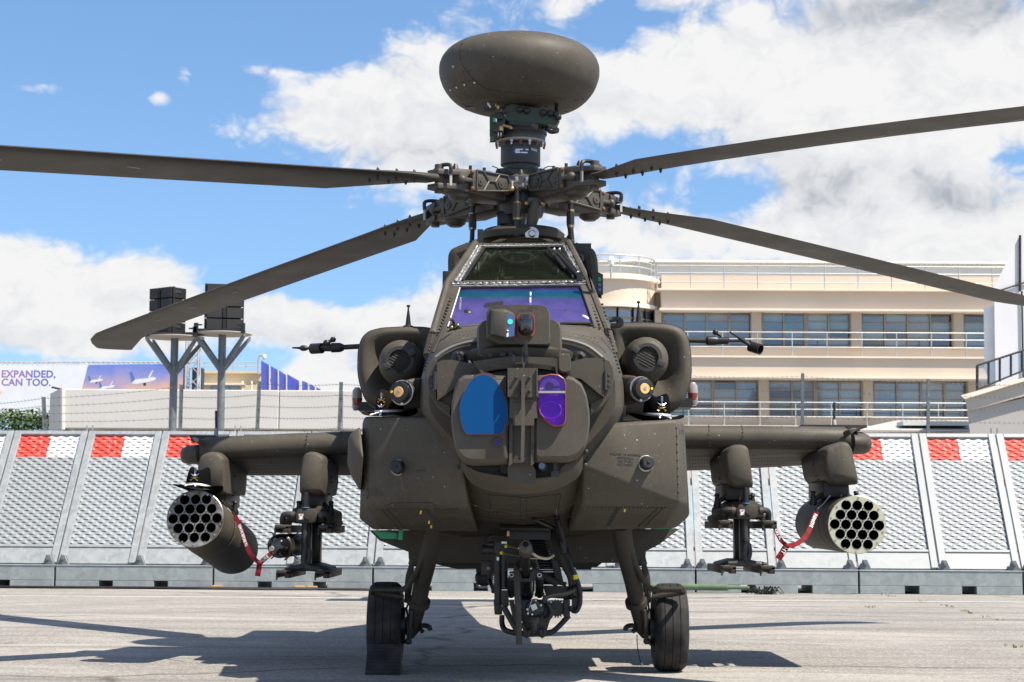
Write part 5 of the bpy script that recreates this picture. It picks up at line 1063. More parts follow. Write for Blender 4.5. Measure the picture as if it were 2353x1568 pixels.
m = MB(); m.tube(spl([P(1320, 740, 12.2), P(1340, 728, 12.1), P(1358, 740, 12.05)], 5), .012, 8); HP('cockpit_handle', m, 'white', inn)
# ---- engine nacelles
NL = [(60, 560), (48, 480), (52, 335), (78, 255), (125, 212), (205, 190), (380, 180), (520, 184), (600, 205), (600, 720), (300, 765), (170, 735), (100, 680)]
NR = [(2288, 570), (2298, 500), (2292, 335), (2270, 240), (2228, 190), (2150, 163), (2000, 152), (1800, 154), (1740, 180), (1740, 770), (2000, 775), (2190, 745), (2245, 690)]
for pts, bc, s in ((NL, (343, 420), -1), (NR, (1990, 400), 1)):
    r0 = zs('D', rp(pts, 60, 4), 13.62); bcw = Z('D', bc[0], bc[1], 13.62)
    sh = lambda r, k, dy: [bcw + (p - bcw) * k + V((0, dy, 0)) for p in r]
    m = MB(); m.loft([sh(r0, .35, .0), sh(r0, .5, -.05), sh(r0, .66, -.10), sh(r0, .80, -.125), sh(r0, .90, -.115), sh(r0, .965, -.075), r0, off(r0, (0, .5, 0)), off(scl(r0, .92), (0, 2.4, -.05)), off(scl(r0, .7), (0, 3.2, .1))]); na = HP('engine_nacelle', m, 'olive', None, 60)
    m = MB(); q = sh(r0, .975, -.062); m.tube(q + q[:1], .004, 5); HP('panel_seam', m, 'decal', na)
    c = Z('D', bc[0], bc[1], 13.3); R0 = 53 / FPX * 13.3
    m = MB(); m.lathe(c, (0, -1, 0), [(-.45, R0 * .85), (-.2, R0 * 1.0), (-.06, R0), (.02, R0 * .965), (.09, R0 * .87), (.13, R0 * .76), (.15, R0 * .63)], 40, True); gb = HP('nose_gearbox', m, 'olive', na, 60)
    m = MB(); cc = c + V((0, -.150, 0)); m.lathe(cc, (0, -1, 0), [(-.01, R0 * .63), (.012, R0 * .62), (.014, R0 * .47), (-.02, R0 * .46)], 40, False); irg = HP('intake_ring', m, 'dgrey', gb, 30)
    m = MB(); m.lathe(c + V((0, -.14, 0)), (0, -1, 0), [(0, R0 * .47), (.002, R0 * .47)], 28); HP('intake_core', m, 'black', gb)
    m = MB(); an = R(62) * 1; u = V((math.cos(an), 0, math.sin(an))); w = V((-math.sin(an), 0, math.cos(an))); rr = R0 * .46
    for k in range(-9, 10):
        o_ = k / 10 * rr; hl = math.sqrt(max(rr * rr - o_ * o_, 0)); m.tube([cc + w * o_ - u * hl, cc + w * o_ + u * hl], .0024, 4)
    for k in range(-3, 4):
        o_ = k / 4 * rr; hl = math.sqrt(max(rr * rr - o_ * o_, 0)); m.tube([cc + u * o_ - w * hl, cc + u * o_ + w * hl], .0024, 4)
    HP('grille', m, 'gunmetal', gb)
    for an2 in ((R(33), R(205)) if s < 0 else (R(148), R(-25))):
        m = MB(); d = V((math.cos(an2), 0, math.sin(an2))); p_ = d.cross(V((0, 1, 0))); rot = Matrix((d, V((0, 1, 0)), p_)).transposed(); m.box(cc + d * R0 * .62 + V((0, -.012, 0)), (R0 * .34, .03, R0 * .28), rot); HP('ring_clamp', m, 'dgrey' , gb, 30, .004)
    if s < 0: stencil('6RN201', 'Q', 620, 745, 22, irg, 'decal', .0, .02)
    # antenna on top
    ax_ = Z('D', 391 if s < 0 else 1940, 178 if s < 0 else 152, 13.9); m = MB(); m.lathe(ax_, (0, 0, 1), [(-.02, .045), (.004, .04), (.010, .022), (.07, .015), (.13, .007), (.150, .006), (.152, .014), (.165, .014), (.168, .006)], 12); HP('blade_antenna', m, 'black', na)
    # anti collision lamp and small fitting
    lx, ly = ((62, 665), (2290, 630))[s > 0]; m = MB(); m.lathe(Z('D', lx + s * 14, ly - 2, 14.6), (0, 0, 1), [(-.10, .03), (-.07, .042), (.06, .04), (.09, .02)], 14); HP('collision_lamp', m, 'clearcap', na); m = MB(); m.lathe(Z('D', lx + s * 14, ly + 22, 14.59), (0, 0, 1), [(-.03, .034), (.03, .045), (.032, .02)], 14); HP('lamp_base', m, 'redlens', na)
    m = MB(); m.box(Z('D', 130 if s < 0 else 2230, 725 if s < 0 else 700, 14.0), (.14, .3, .07)); HP('nacelle_foot', m, 'black', na)
# air data booms
m = MB(); c = lambda x, y: Z('K', x, y, 14.0)
m.tube([c(2340, 585), c(2210, 592), c(2180, 594)], [.02, .02, .018], 12); m.tube([c(2200, 594), c(2175, 595), c(2165, 595), c(2100, 597), c(2090, 597)], [.024, .036, .038, .038, .028], 14); m.tube([c(2095, 597), c(2035, 598), c(2000, 600), c(1900, 600), c(1880, 600)], [.03, .028, .012, .012, .018], 12); m.tube([c(1912, 600), c(1890, 600), c(1860, 600), c(1835, 599), c(1778, 597)], [.010, .022, .024, .010, .006], 10)
m.lathe(c(1980, 603), (1, -.6, 0), [(-.05, .042), (.05, .042), (.05, .036), (-.05, .036)], 16, False); m.tube([c(2060, 560), c(2112, 530)], .014, 8); m.ball(c(2112, 530), .024, 6); m.ball(c(2060, 560), .03, 6); HP('air_data_boom', m, 'black')
m = MB(); c = lambda x, y: Z('L', x, y, 14.0)
m.tube([c(595, 540), c(670, 542), c(690, 542)], [.02, .02, .02], 12); m.tube([c(685, 542), c(695, 542), c(735, 542), c(748, 542)], [.024, .038, .038, .03], 14); m.tube([c(748, 542), c(800, 542), c(812, 542), c(880, 541)], [.03, .028, .012, .012], 12); m.tube([c(735, 497), c(768, 518)], .014, 8); m.ball(c(736, 498), .024, 6); m.tube([c(810, 495), c(850, 520), c(880, 540), c(915, 565)], [.006, .010, .020, .010], 10); m.tube([c(880, 541), c(930, 572)], [.018, .011], 8)
m.lathe(c(945, 580), (.7, -.6, -.3), [(-.05, .042), (.05, .042), (.05, .036), (-.05, .036)], 16, False); HP('air_data_boom', m, 'black')
# ---- missile warning sensors on the nose flanks
for s in (-1, 1):
    q = lambda x, y, Y: Z('D', x if s < 0 else x, y, Y)
    if s < 0: a = [q(490, 525, 11.75), q(490, 735, 11.75), q(330, 560, 11.66), q(330, 690, 11.68), q(400, 528, 11.66), q(385, 715, 11.66), q(490, 525, 12.0), q(340, 600, 11.9), q(490, 735, 12.0), q(345, 690, 11.9)]; fc = (340, 620)
    else: a = [q(1820, 505, 11.75), q(1820, 715, 11.75), q(2000, 540, 11.66), q(1995, 670, 11.68), q(1900, 505, 11.66), q(1910, 700, 11.66), q(1820, 505, 12.0), q(1990, 580, 11.9), q(1820, 715, 12.0), q(1980, 670, 11.9)]; fc = (1968, 597)
    m = MB(); m.hull(a); mw = HP('warning_sensor_housing', m, 'olive', None, 45, .03, 3)
    ax_ = V((s * .42, -1, .02)); c = Z('D', fc[0] - s * 12, fc[1] + 4, 11.63); fl = c.copy()
    m = MB(); m.lathe(fl - ax_ * .0, ax_, [(-.05, .085), (.004, .083), (.010, .075)], 24); HP('flange', m, 'dgrey', mw); m = MB(); m.tube([p for p in circ(fl + ax_.normalized() * .006, .078, 24, ax_)] + [circ(fl + ax_.normalized() * .006, .078, 24, ax_)[0]], .006, 5); HP('sealant_ring', m, 'sealant', mw)
    m = MB(); m.lathe(fl, ax_, [(0, .066), (.03, .068), (.055, .066), (.058, .058), (.056, .03)], 28); HP('sensor_barrel', m, 'black', mw)
    m = MB(); m.lathe(fl + ax_.normalized() * .054, ax_, [(0, .036), (.006, .033)], 22); HP('sensor_lens', m, 'amber', mw); m = MB(); m.lathe(fl + ax_.normalized() * .058, ax_, [(0, .013), (.006, .011)], 14); HP('sensor_pupil', m, 'clearcap', mw)
    m = MB(); m.lathe(fl + ax_.normalized() * .056 + V((s * .045, 0, 0)), ax_, [(0, .009), (.003, .008)], 10); HP('sensor_dot', m, 'yellow', mw)
    m = MB()
    for an2 in (.5, 2.6, 4.7): m.lathe(fl + V((math.cos(an2) * .073, -.01, math.sin(an2) * .073)), (0, -1, 0), [(0, .010), (.012, .009)], 8)
    kind(HP('bolt', m, 'steel', mw), 'stuff')

# ---- rivet rows and panel seams measured off the skin
def rivets(o, f, runs, r=.0045, mat='olive_dark'):
    m = MB()
    for a_, b_, n_ in runs:
        for k in range(n_):
            h_ = hit(o, f, a_[0] + (b_[0] - a_[0]) * k / (n_ - 1), a_[1] + (b_[1] - a_[1]) * k / (n_ - 1)); m.ball(h_[0], r, 4)
    kind(HP('rivet', m, mat, o), 'stuff')
def seam(o, f, pts, r=.0022, mat='decal'):
    q = []
    for (x0, y0), (x1, y1) in zip(pts[:-1], pts[1:]):
        for k in range(6): q.append(hit(o, f, x0 + (x1 - x0) * k / 6, y0 + (y1 - y0) * k / 6)[0])
    q.append(hit(o, f, *pts[-1])[0]); m = MB(); m.tube(q, r, 4); HP('panel_seam', m, mat, o)
rivets(nose, 'C', [((2100, 1150), (2180, 1400), 9), ((2130, 1150), (2210, 1420), 10), ((2080, 1340), (2210, 1500), 9), ((1790, 1298), (2030, 1385), 6), ((120, 1180), (40, 1430), 9), ((150, 1200), (80, 1420), 8), ((70, 1460), (240, 1330), 7), ((250, 1270), (600, 1240), 10), ((230, 1310), (600, 1290), 9), ((1640, 1260), (2000, 1330), 9)])
seam(nose, 'C', [(120, 1535), (180, 1475), (330, 1400), (600, 1330)]); seam(nose, 'C', [(1620, 1300), (1850, 1340), (2050, 1420), (2120, 1505)]); seam(nose, 'C', [(120, 1535), (200, 1500), (400, 1425), (600, 1375)])
rivets(nose, 'D', [((490, 640), (480, 760), 6), ((1820, 640), (1845, 780), 8), ((840, 1290), (940, 1300), 8), ((950, 1330), (950, 1440), 10), ((1390, 1330), (1385, 1440), 10), ((960, 1380), (1130, 1385), 14), ((1200, 1385), (1380, 1375), 14), ((980, 1440), (1150, 1445), 10)])
rivets(SPL, 'D', [((150, 1420), (700, 1430), 26), ((170, 1520), (790, 1530), 24), ((90, 840), (85, 1380), 18)]); rivets(SPR, 'D', [((1600, 1410), (2190, 1400), 26), ((1570, 1515), (2180, 1505), 24), ((2235, 850), (2255, 1370), 18)])
for k in range(3): seam(SPR, 'D', [(2216 + k * 12, 870), (2216 + k * 12, 905)])
from mathutils.bvhtree import BVHTree
def drape(mb, f, pts, lift=.001):
    t = BVHTree.FromPolygons([tuple(p) for p in mb.v], mb.f); out_ = []
    for x, y in pts:
        a, b, s = ZF[f]; d = (CAMROT @ V(((a + x * s - CX) / FPX, -(b + y * s - CY) / FPX, -1.0))).normalized(); h = t.ray_cast(CAMPOS, d)
        if h[0] is not None: out_.append(h[0] - d * lift)
    return out_
def px(n, Y): return n / FPX * Y
# ================================================================== mast radar
YM = 14.3
ax0 = Z('A', 1121, 520, YM); k_ = px(.24435, YM)
prof = [(868, 0), (867, 260), (860, 380), (842, 490), (800, 590), (735, 668), (650, 728), (560, 762), (480, 771), (395, 760), (315, 726), (245, 668), (190, 585), (150, 470), (128, 300), (120, 0)]
prof = [(y if y > 480 else 480 - (480 - y) * .80, r) for y, r in prof]; pr2 = spl([V((520 - y, r, 0)) for y, r in prof], 4); pr2 = [p for p in pr2]
mdome = MB(); mdome.lathe(ax0, (0.012, 0, 1), [(p.x * k_, max(p.y, 1) * k_) for p in pr2], 64); dome = HP('radar_dome', mdome, 'olive', None, 60)
for pts in ([(622, 180), (575, 235), (556, 290), (565, 360), (600, 445), (640, 500), (695, 560), (760, 615), (830, 650), (930, 668), (1100, 685), (1300, 708), (1500, 735), (1670, 752), (1760, 748), (1830, 715)], [(402, 700), (440, 655), (500, 618), (580, 590), (690, 562)]):
    m = MB(); q = drape(mdome, 'A', pts); m.tube(q, .0035, 5); HP('panel_seam', m, 'decal', dome)
m = MB()
for q in drape(mdome, 'A', [(418, 720), (435, 690), (475, 662), (532, 637), (606, 612), (700, 592)]): m.ball(q, .008, 5)
kind(HP('fastener', m, 'cream2', dome), 'stuff')
m = MB()
for q in drape(mdome, 'A', [(588, 222), (575, 285), (587, 356), (645, 480), (595, 490), (440, 770), (568, 858), (1790, 745), (1720, 745), (1650, 760), (600, 790), (720, 733), (1660, 830), (1560, 862), (1375, 818)]): m.ball(q, .009, 5, (1, 1, .6))
kind(HP('fastener', m, 'olive_dark', dome), 'stuff')
q = drape(mdome, 'A', [(503, 441)]); m = MB(); m.ball(q[0], .013, 6); HP('dome_plug', m, 'greydecal', dome)
q = drape(mdome, 'A', [(690, 838)]); m = MB(); m.lathe(q[0] + V((0, 0, .01)), (0, 0, -1), [(0, .075), (.012, .075)], 24); HP('dome_vent', m, 'black', dome)
m = MB(); c = Z('A', 1130, 795, YM - .0); c.z -= .0; m.tube([c + V((.165 * math.cos(t * .2618), .165 * math.sin(t * .2618) , -.012)) for t in range(25)], .008, 6); HP('bearing_ring', m, 'cream2', dome); m = MB(); m.lathe(c, (0, 0, -1), [(-.1, .16), (.05, .155), (.12, .12)], 32); HP('bearing_well', m, 'black', dome)
def cylA(name, xc, y0, y1, r, mat, par, n_=40):
    a, b = Z('A', xc, y0, YM), Z('A', xc, y1, YM); m = MB(); m.lathe(b, (0, 0, 1), [(0, px(r * .24435, YM)), (a.z - b.z, px(r * .24435, YM))], n_); return HP(name, m, mat, par, 30)
mst = cylA('radar_mast', 1133, 1185, 1372, 190, 'dgrey', None)
cylA('mast_lower_sleeve', 1133, 1360, 1450, 161, 'dgrey', mst); cylA('mast_flange', 1133, 1118, 1150, 238, 'hub', mst); cylA('mast_flange', 1133, 1150, 1168, 243, 'greydecal', mst); cylA('mast_collar', 1137, 985, 1118, 236, 'dgrey', mst); cylA('mast_collar_rim', 1137, 1060, 1085, 250, 'dgrey', mst); cylA('mast_throat', 1130, 880, 990, 150, 'black', mst)
for k in range(16):
    a = 2 * math.pi * k / 16; c = Z('A', 1133, 1175, YM) + V((px(225 * .24435, YM) * math.cos(a), px(225 * .24435, YM) * math.sin(a), 0))
    if math.sin(a) < .35:
        m = MB(); m.lathe(c, (0, 0, -1), [(-.01, .014), (.012, .014), (.016, .009), (.034, .009)], 8); HP('flange_bolt', m, 'steel' if k % 2 else 'rust', mst)
rr_ = px(190 * .24435, YM); cc = Z('A', 1133, 1232, YM)
def onmast(x, y, dr=.004):
    X = Z('A', x, y, YM).x - cc.x; return V((cc.x + X, cc.y - math.sqrt(max((rr_ + dr) ** 2 - X * X, 0)), Z('A', x, y, YM - rr_).z))
m = MB(); rows = [[onmast(1058 + k * 25, y) for k in range(7)] for y in (1192, 1270)]; m.loft(rows, False, False, False); pl_ = HP('data_plate', m, 'plate', mst)
for x0, x1, y in ((1085, 1155, 1219), (1180, 1206, 1219), (1080, 1128, 1234), (1085, 1133, 1248), (1138, 1198, 1248)):
    m = MB(); rows = [[onmast(x0 + (x1 - x0) * k / 4, yy, .006) for k in range(5)] for yy in (y - 5, y + 5)]; m.loft(rows, False, False, False); HP('plate_field', m, 'white', mst)
m = MB(); rows = [[onmast(1232 + k * 14, y + k * 1.5) for k in range(5)] for y in (1197, 1222)]; m.loft(rows, False, False, False); HP('data_plate', m, 'greydecal', mst)
# connector boxes
m = MB(); q = [(1005, 815), (1060, 800), (1470, 868), (1500, 915), (1468, 985), (1330, 968), (1010, 942)]; m.prism(zs('A', q, 14.05), .16); cb = HP('connector_box', m, 'green', mst, 30, .006)
for x, y in ((1128, 843), (1194, 853), (1345, 874), (1414, 880), (1470, 887), (1490, 918)):
    m = MB(); m.lathe(Z('A', x, y, 14.05), (0, -1, -.15), [(-.02, .026), (.03, .026), (.045, .021), (.052, .010)], 14); HP('connector', m, 'black', cb)
m = MB(); m.prism(zs('A', [(850, 900), (960, 880), (985, 930), (965, 1085), (850, 1092)], 14.05), .22); cb2 = HP('connector_box', m, 'green', mst, 30, .006)
for x, y, w, h, mm in ((885, 945, 12, 22, 'teal'), (905, 940, 8, 24, 'white'), (953, 1025, 18, 24, 'bronze'), (905, 1030, 30, 26, 'dgrey'), (925, 1080, 6, 16, 'steel'), (950, 1078, 6, 16, 'steel'), (930, 905, 40, 34, 'black')):
    m = MB(); m.box(Z('A', x, y, 14.03), (px(w * 2 * .24435, 14), .05, px(h * 2 * .24435, 14))); HP('connector', m, mm, cb2, 30, .003)
for pts, r, mm in (([(1030, 970, 14.0), (1130, 975, 13.98), (1240, 985, 13.98)], .016, 'dgrey'), ([(1240, 985, 13.98), (1290, 1010, 13.98)], .024, 'hub'), ([(970, 990, 14.0), (1040, 1010, 13.98), (1050, 1025, 13.98)], .012, 'bronze'), ([(1380, 1010, 14.05), (1410, 1050, 14.0), (1460, 1050, 13.98), (1485, 1035, 13.98)], .018, 'black'), ([(830, 715, 14.1), (832, 780, 14.05), (855, 825, 14.05)], .012, 'steel'), ([(910, 730, 14.1), (912, 800, 14.06), (940, 830, 14.05)], .017, 'bronze'), ([(1472, 790, 14.1), (1470, 850, 14.05)], .016, 'black'), ([(960, 860, 14.0), (990, 850, 14.0)], .03, 'black')):
    m = MB(); m.tube(spl([Z('A', *p) for p in pts], 4), r, 8); HP('cable', m, mm, mst)
m = MB(); m.lathe(Z('A', 1472, 1040, 13.98), (0, -1, 0), [(-.02, .022), (.02, .022)], 12); m.prism(zs('A', [(790, 822), (900, 818), (905, 840), (790, 870)], 14.06), .03); HP('bracket', m, 'black', mst)
for k in range(9):
    m = MB(); a = -math.pi * (k + .5) / 9; c = Z('A', 1137, 1030, YM); r_ = px(238 * .24435, YM); m.box(c + V((r_ * math.cos(a), r_ * math.sin(a), 0)), (.018, .018, .10), Matrix.Rotation(a, 3, 'Z')); HP('collar_rib', m, 'black', mst)
# ================================================================== rotor head
HC = P(1197, 432, YM)
m = MB(); m.lathe(HC, (0, 0, 1), [(-.16, .13), (-.10, .20), (-.02, .25), (.05, .25), (.09, .19), (.13, .16)], 24); hub = HP('rotor_hub', m, 'hub', None, 30)
for k in range(12):
    a = 2 * math.pi * k / 12; m = MB(); m.lathe(HC + V((.215 * math.cos(a), .215 * math.sin(a), .055)), (0, 0, 1), [(0, .02), (.025, .019), (.05, .010)], 8); HP('hub_bolt', m, 'hub', hub)
m = MB()
for sgn in (-1, 1): m.hull([HC + V((sgn * .12, -.2, .0)), HC + V((sgn * .24, -.12, .02)), HC + V((sgn * .10, -.24, .12)), HC + V((sgn * .2, -.14, .13)), HC + V((0, -.2, .12)), HC + V((0, -.2, .0))])
HP('hub_lug', m, 'black', hub, 30, .01)
for x, y in ((1158, 282), (1250, 285)):
    m = MB(); m.lathe(Z('B', x, y + 10, 14.05), (0, 0, 1), [(0, .02), (.02, .02), (.022, .016), (.045, .016)], 10); HP('tall_bolt', m, 'steel', hub)
for pts in ([(935, 145), (985, 165), (1010, 195), (1060, 230)], [(1365, 210), (1400, 170), (1440, 150), (1475, 150)]):
    m = MB(); m.tube(spl([Z('B', x, y, 14.05) for x, y in pts], 4), .004, 5); HP('ground_strap', m, 'black', hub)
FPX_ = FPX
BL = {'FL': dict(att=P(1000, 413, 13.56), mid=(500, 382), end=(0, 350, 11.12), tw=[(500, 55), (200, 52)], left=True), 'FR': dict(att=P(1372, 405, 13.51), mid=(1926, 320), end=(2353, 268, 10.9), tw=[(1926, 27), (2176, 32)], left=False),
      'RL': dict(att=P(994, 497, 14.95), mid=(560, 653), end=(188, 790, 19.7), tw=[(750, 55), (500, 44)], left=True), 'RR': dict(att=P(1411, 478, 14.90), mid=(1926, 599), end=(2353, 702, 18.9), tw=[(1826, 32), (2026, 36)], left=False)}
def blade(key):
    B = BL[key]; a = B['att']; e = P(*B['end']); d = V((e.x - a.x, e.y - a.y, 0)); D_ = d.length; d.normalize()
    # height on the line at the middle sighting
    lo, hi = 0.0, D_
    tanx = lambda s: ((a + d * s).x) / ((a + d * s).y)
    tgt = P(B['mid'][0], B['mid'][1], 10.0); tv = tgt.x / tgt.y
    for _ in range(60):
        mi = (lo + hi) / 2
        if (tanx(mi) - tanx(0)) * (1 if tv > tanx(0) else -1) < abs(tv - tanx(0)): lo = mi
        else: hi = mi
    sm = lo; Ym = (a + d * sm).y; zm = P(B['mid'][0], B['mid'][1], Ym).z
    z0, z1 = a.z, e.z
    # quadratic through (0,z0) (sm,zm) (D_,z1)
    A_ = ((z1 - z0) / D_ - (zm - z0) / sm) / (D_ - sm); B__ = (zm - z0) / sm - A_ * sm
    zq = lambda s: z0 + B__ * s + A_ * s * s
    nv = V((-d.y, d.x, 0)); nv = nv if nv.y < 0 else -nv      # towards the camera
    LEs = 1 if B['left'] else -1                              # leading edge on the near side for the left blades
    def thick(th_):
        th_ = R(th_); w_ = nv * math.cos(th_) + V((0, 0, math.sin(th_))); tot_ = []
        for xq, _ in B['tw']:
            ys = []
            for ofs in (.13, -.40):
                best = None
                for i in range(161):
                    s = i * .04; c = V((a.x + d.x * s, a.y + d.y * s, zq(min(s, D_)))) + w_ * LEs * ofs; q = proj(c)
                    if best is None or abs(q[0] - xq) < best[0]: best = (abs(q[0] - xq), q[1])
                ys.append(best[1])
            tot_.append(abs(ys[0] - ys[1]))
        return tot_
    bt = min(range(-16, 34), key=lambda t_: sum(abs(u_ - w_[1]) for u_, w_ in zip(thick(t_), B['tw']))); B['th'] = bt
    tot = 7.32 - .98; secs = []
    for s in [.02, .12, .3, .5, .75, 1.0, 1.5, 2, 2.6, 3.2, 3.8, 4.4, 5.0, 5.5, 5.72, 6.0, 6.2, 6.34]:
        th = R(B['th'] + (0 if s > .5 else 0)); c = V((a.x + d.x * s, a.y + d.y * s, zq(s) if s < D_ else zq(D_) + (zq(D_) - zq(D_ - .2)) / .2 * (s - D_)))
        f = min(1, max(0, (s - .10) / .65)); le = .13 * (.55 + .45 * min(1, s / .4)); te = .11 + (.40 - .11) * f; tk = .075 - .02 * f
        if s > 5.6: g = (s - 5.6) / .74; te += .26 * g; le -= .34 * g * g
        w = nv * math.cos(th) + V((0, 0, math.sin(th))); up = V((0, 0, math.cos(th))) - nv * math.sin(th)
        ring = []
        for u, t in ((0, 0), (.03, .45), (.12, .85), (.3, 1), (.6, .68), (.85, .28), (1, .05), (.85, -.18), (.6, -.4), (.3, -.6), (.12, -.62), (.03, -.38)):
            ring.append(c + w * LEs * (le - (le + te) * u) + up * t * tk * .5)
        secs.append(ring)
    m = MB(); m.loft(secs); o = HP('rotor_blade', m, 'blade', None, 50)
    # root studs
    mm = MB()
    for s in (.25, .42, .6): 
        for t in (-1, 1): q = a + d * s + V((0, 0, zq(s) - a.z)); mm.lathe(q + nv * .05 * t, (0, 0, 1), [(-.045, .004), (-.035, .010), (-.02, .012), (.04, .012), (.05, .010), (.06, .004)], 8)
    kind(HP('root_stud', mm, 'black', o), 'stuff')
    # printed station marks on the lower surface
    for s in ((2.6, 3.6) if key[0] == 'F' else (3.2, 4.0, 4.7)):
        q = V((a.x + d.x * s, a.y + d.y * s, zq(min(s, D_)))); th = R(B['th']); w = nv * math.cos(th) + V((0, 0, math.sin(th))); up = V((0, 0, math.cos(th))) - nv * math.sin(th); q = q - up * .029 - w * LEs * .06
        mm = MB(); mm.box(q, (.10, .008, .002), Matrix((d, w, up)).transposed()); HP('station_mark', mm, 'greydecal', o)
    return a, d, nv
for key in BL:
    a, d, nv = blade(key); hd = V((a.x - HC.x, a.y - HC.y, 0)).normalized(); ho = V((-hd.y, hd.x, 0)); ho = ho if ho.y < 0 else -ho
    base = V((HC.x, HC.y, 0)); rA = (V((a.x, a.y, 0)) - base).length; slope = (a.z - (HC.z - .03)) / rA
    def L3(r, o, u): return V((HC.x, HC.y, HC.z - .03)) + hd * r + ho * o + V((0, 0, slope * r + u))
    front = key[0] == 'F'
    m = MB(); m.hull([L3(.2, o, u) for o in (-.1, .1) for u in (-.12, .07)] + [L3(.5, o, u) for o in (-.15, .14) for u in (-.12, .10)] + [L3(.86, o, u) for o in (-.11, .11) for u in (-.08, .09)]); ph = HP('pitch_housing', m, 'hub', hub, 30, .022, 2)
    # ribbed damper plate on the near side
    m = MB(); n_ = ho; rot = Matrix((hd, ho, V((0, 0, 1)))).transposed(); m.hull([L3(r, .16, u) for r, u in ((.34, -.055), (.30, .0), (.34, .075), (.70, .085), (.74, .07), (.74, -.075), (.70, -.085))] + [L3(r, .13, u) for r, u in ((.34, -.055), (.30, .0), (.34, .075), (.70, .085), (.74, .07), (.74, -.075), (.70, -.085))]); HP('damper_plate', m, 'hub', hub, 30, .004)
    m = MB()
    for p_, q_ in (((.34, .07), (.70, .08)), ((.34, -.05), (.70, -.08)), ((.34, -.05), (.32, .01)), ((.32, .01), (.34, .07)), ((.70, .08), (.70, -.08)), ((.44, .07), (.49, .01)), ((.49, .01), (.44, -.06)), ((.56, .01), (.62, .07)), ((.56, .01), (.62, -.07)), ((.49, .01), (.56, .01))): m.tube([L3(p_[0], .165, p_[1]), L3(q_[0], .165, q_[1])], .009, 6)
    HP('plate_rib', m, 'hub', hub)
    m = MB()
    for u in (.065, -.065): m.ball(L3(.74, .155, u), .018, 6)
    HP('plate_wear_edge', m, 'rust', hub)
    for r in (.42, .66):
        m = MB(); m.lathe(L3(r, .16, .0), ho, [(0, .034), (.010, .032), (.010, .012), (.016, .010)], 18); HP('plate_boss', m, 'hub', hub)
    m = MB(); m.tube([L3(.74, .14, 0), L3(.86, .14, 0)], .019, 10); m.ball(L3(.84, .14, .0), .034, 8); HP('damper_rod', m, 'hub', hub); m = MB(); m.lathe(L3(.27, .17, -.01), ho, [(-.05, .03), (.02, .03), (.035, .018)], 12); HP('damper_bolt', m, 'steel', hub)
    m = MB(); m.box(L3(.30, .175, .0), (.022, .006, .07), rot); HP('tag_plate', m, 'greydecal', hub)
    for u in (.055, -.055):
        m = MB(); m.hull([L3(r, o, u + k) for r, o in ((.84, -.10), (.84, .13), (1.02, .06), (1.02, -.06)) for k in (-.022, .022)]); HP('root_lug', m, 'hub', hub, 30, .008)
    m = MB(); m.tube([L3(.95, .0, -.10), L3(.95, .0, .12)], .035, 12); HP('root_pin', m, 'hub', hub)
    m = MB(); m.prism([L3(.945, .125, .04), L3(.965, .125, .04), L3(.965, .125, -.055), L3(.945, .125, -.055)], ho * .008); HP('retainer_strap', m, 'greydecal', hub, 30, .002)
    m = MB(); m.tube(spl([L3(.90, -.1, .09), L3(.93, .0, .115), L3(.955, .12, .10), L3(.955, .13, .03)], 4), .016, 6); HP('strap_loop', m, 'black', hub)
    m = MB()
    for r in (.30, .46, .62): m.box(L3(r, .02, .115), (.016, .02, .06), rot)
    m.lathe(L3(.80, .03, .09), (0, 0, 1), [(0, .03), (.03, .02), (.05, .012)], 8); kind(HP('housing_lug', m, 'black', hub), 'stuff')
    m = MB(); m.lathe(L3(.72, 0, -.10), (0, 0, -1), [(-.02, .09), (.02, .085), (.045, .05)], 16); HP('housing_boss', m, 'hub', hub)
# mast, swashplate and pitch links
m = MB(); a_, b_ = P(1197, 470, YM), P(1197, 545, YM); m.lathe(b_, (0, 0, 1), [(0, .10), (a_.z - b_.z, .085)], 24); sh_ = HP('drive_shaft', m, 'steel')
for k in range(8):
    a = 2 * math.pi * k / 8; m = MB(); m.tube([b_ + V((.1 * math.cos(a), .1 * math.sin(a), 0)), a_ + V((.095 * math.cos(a), .095 * math.sin(a), 0))], .014, 6); HP('shaft_spline', m, 'bronze' if k % 2 else 'steel', sh_)
m = MB(); c = P(1200, 540, 14.2); m.lathe(c, (0, 0, 1), [(-.05, .33), (0, .34), (.035, .30), (.05, .2)], 40); m.hull([Z('C', x, y, 14.1) for x, y in ((520, 250), (520, 190), (600, 170), (860, 115), (1000, 100), (1000, 190), (720, 215))] + [Z('C', 540, 215, 14.3), Z('C', 1000, 150, 14.3)]); m.hull([Z('C', x, y, 14.1) for x, y in ((1300, 100), (1430, 110), (1660, 150), (1760, 190), (1755, 235), (1600, 215), (1300, 190))] + [Z('C', 1740, 205, 14.3), Z('C', 1300, 150, 14.3)]); HP('swashplate', m, 'olive_dark', None, 30)
def linkrod(pts, r, Y, nuts):
    m = MB(); m.tube([Z('B', x, y, Y) for x, y in pts], r, 10); o = HP('pitch_link', m, 'black')
    for x, y in nuts: m = MB(); m.lathe(Z('B', x, y, Y), (0, 0, 1), [(-.014, .034), (.014, .034)], 6); HP('link_nut', m, 'bronze', o)
    for x, y in (pts[0], pts[-1]): m = MB(); m.ball(Z('B', x, y, Y), .026, 8); HP('rod_end', m, 'hub', o)
    return o
linkrod([(765, 490), (763, 580), (763, 590)], .022, 14.35, []); linkrod([(763, 580), (762, 700)], .034, 14.35, [(763, 585), (762, 702)]); linkrod([(762, 700), (757, 830)], .02, 14.35, [])
linkrod([(1160, 345), (1160, 480)], .02, 13.9, []); linkrod([(1160, 480), (1160, 610)], .035, 13.9, [(1160, 490), (1160, 612)]); linkrod([(1162, 610), (1160, 750)], .022, 13.9, [])
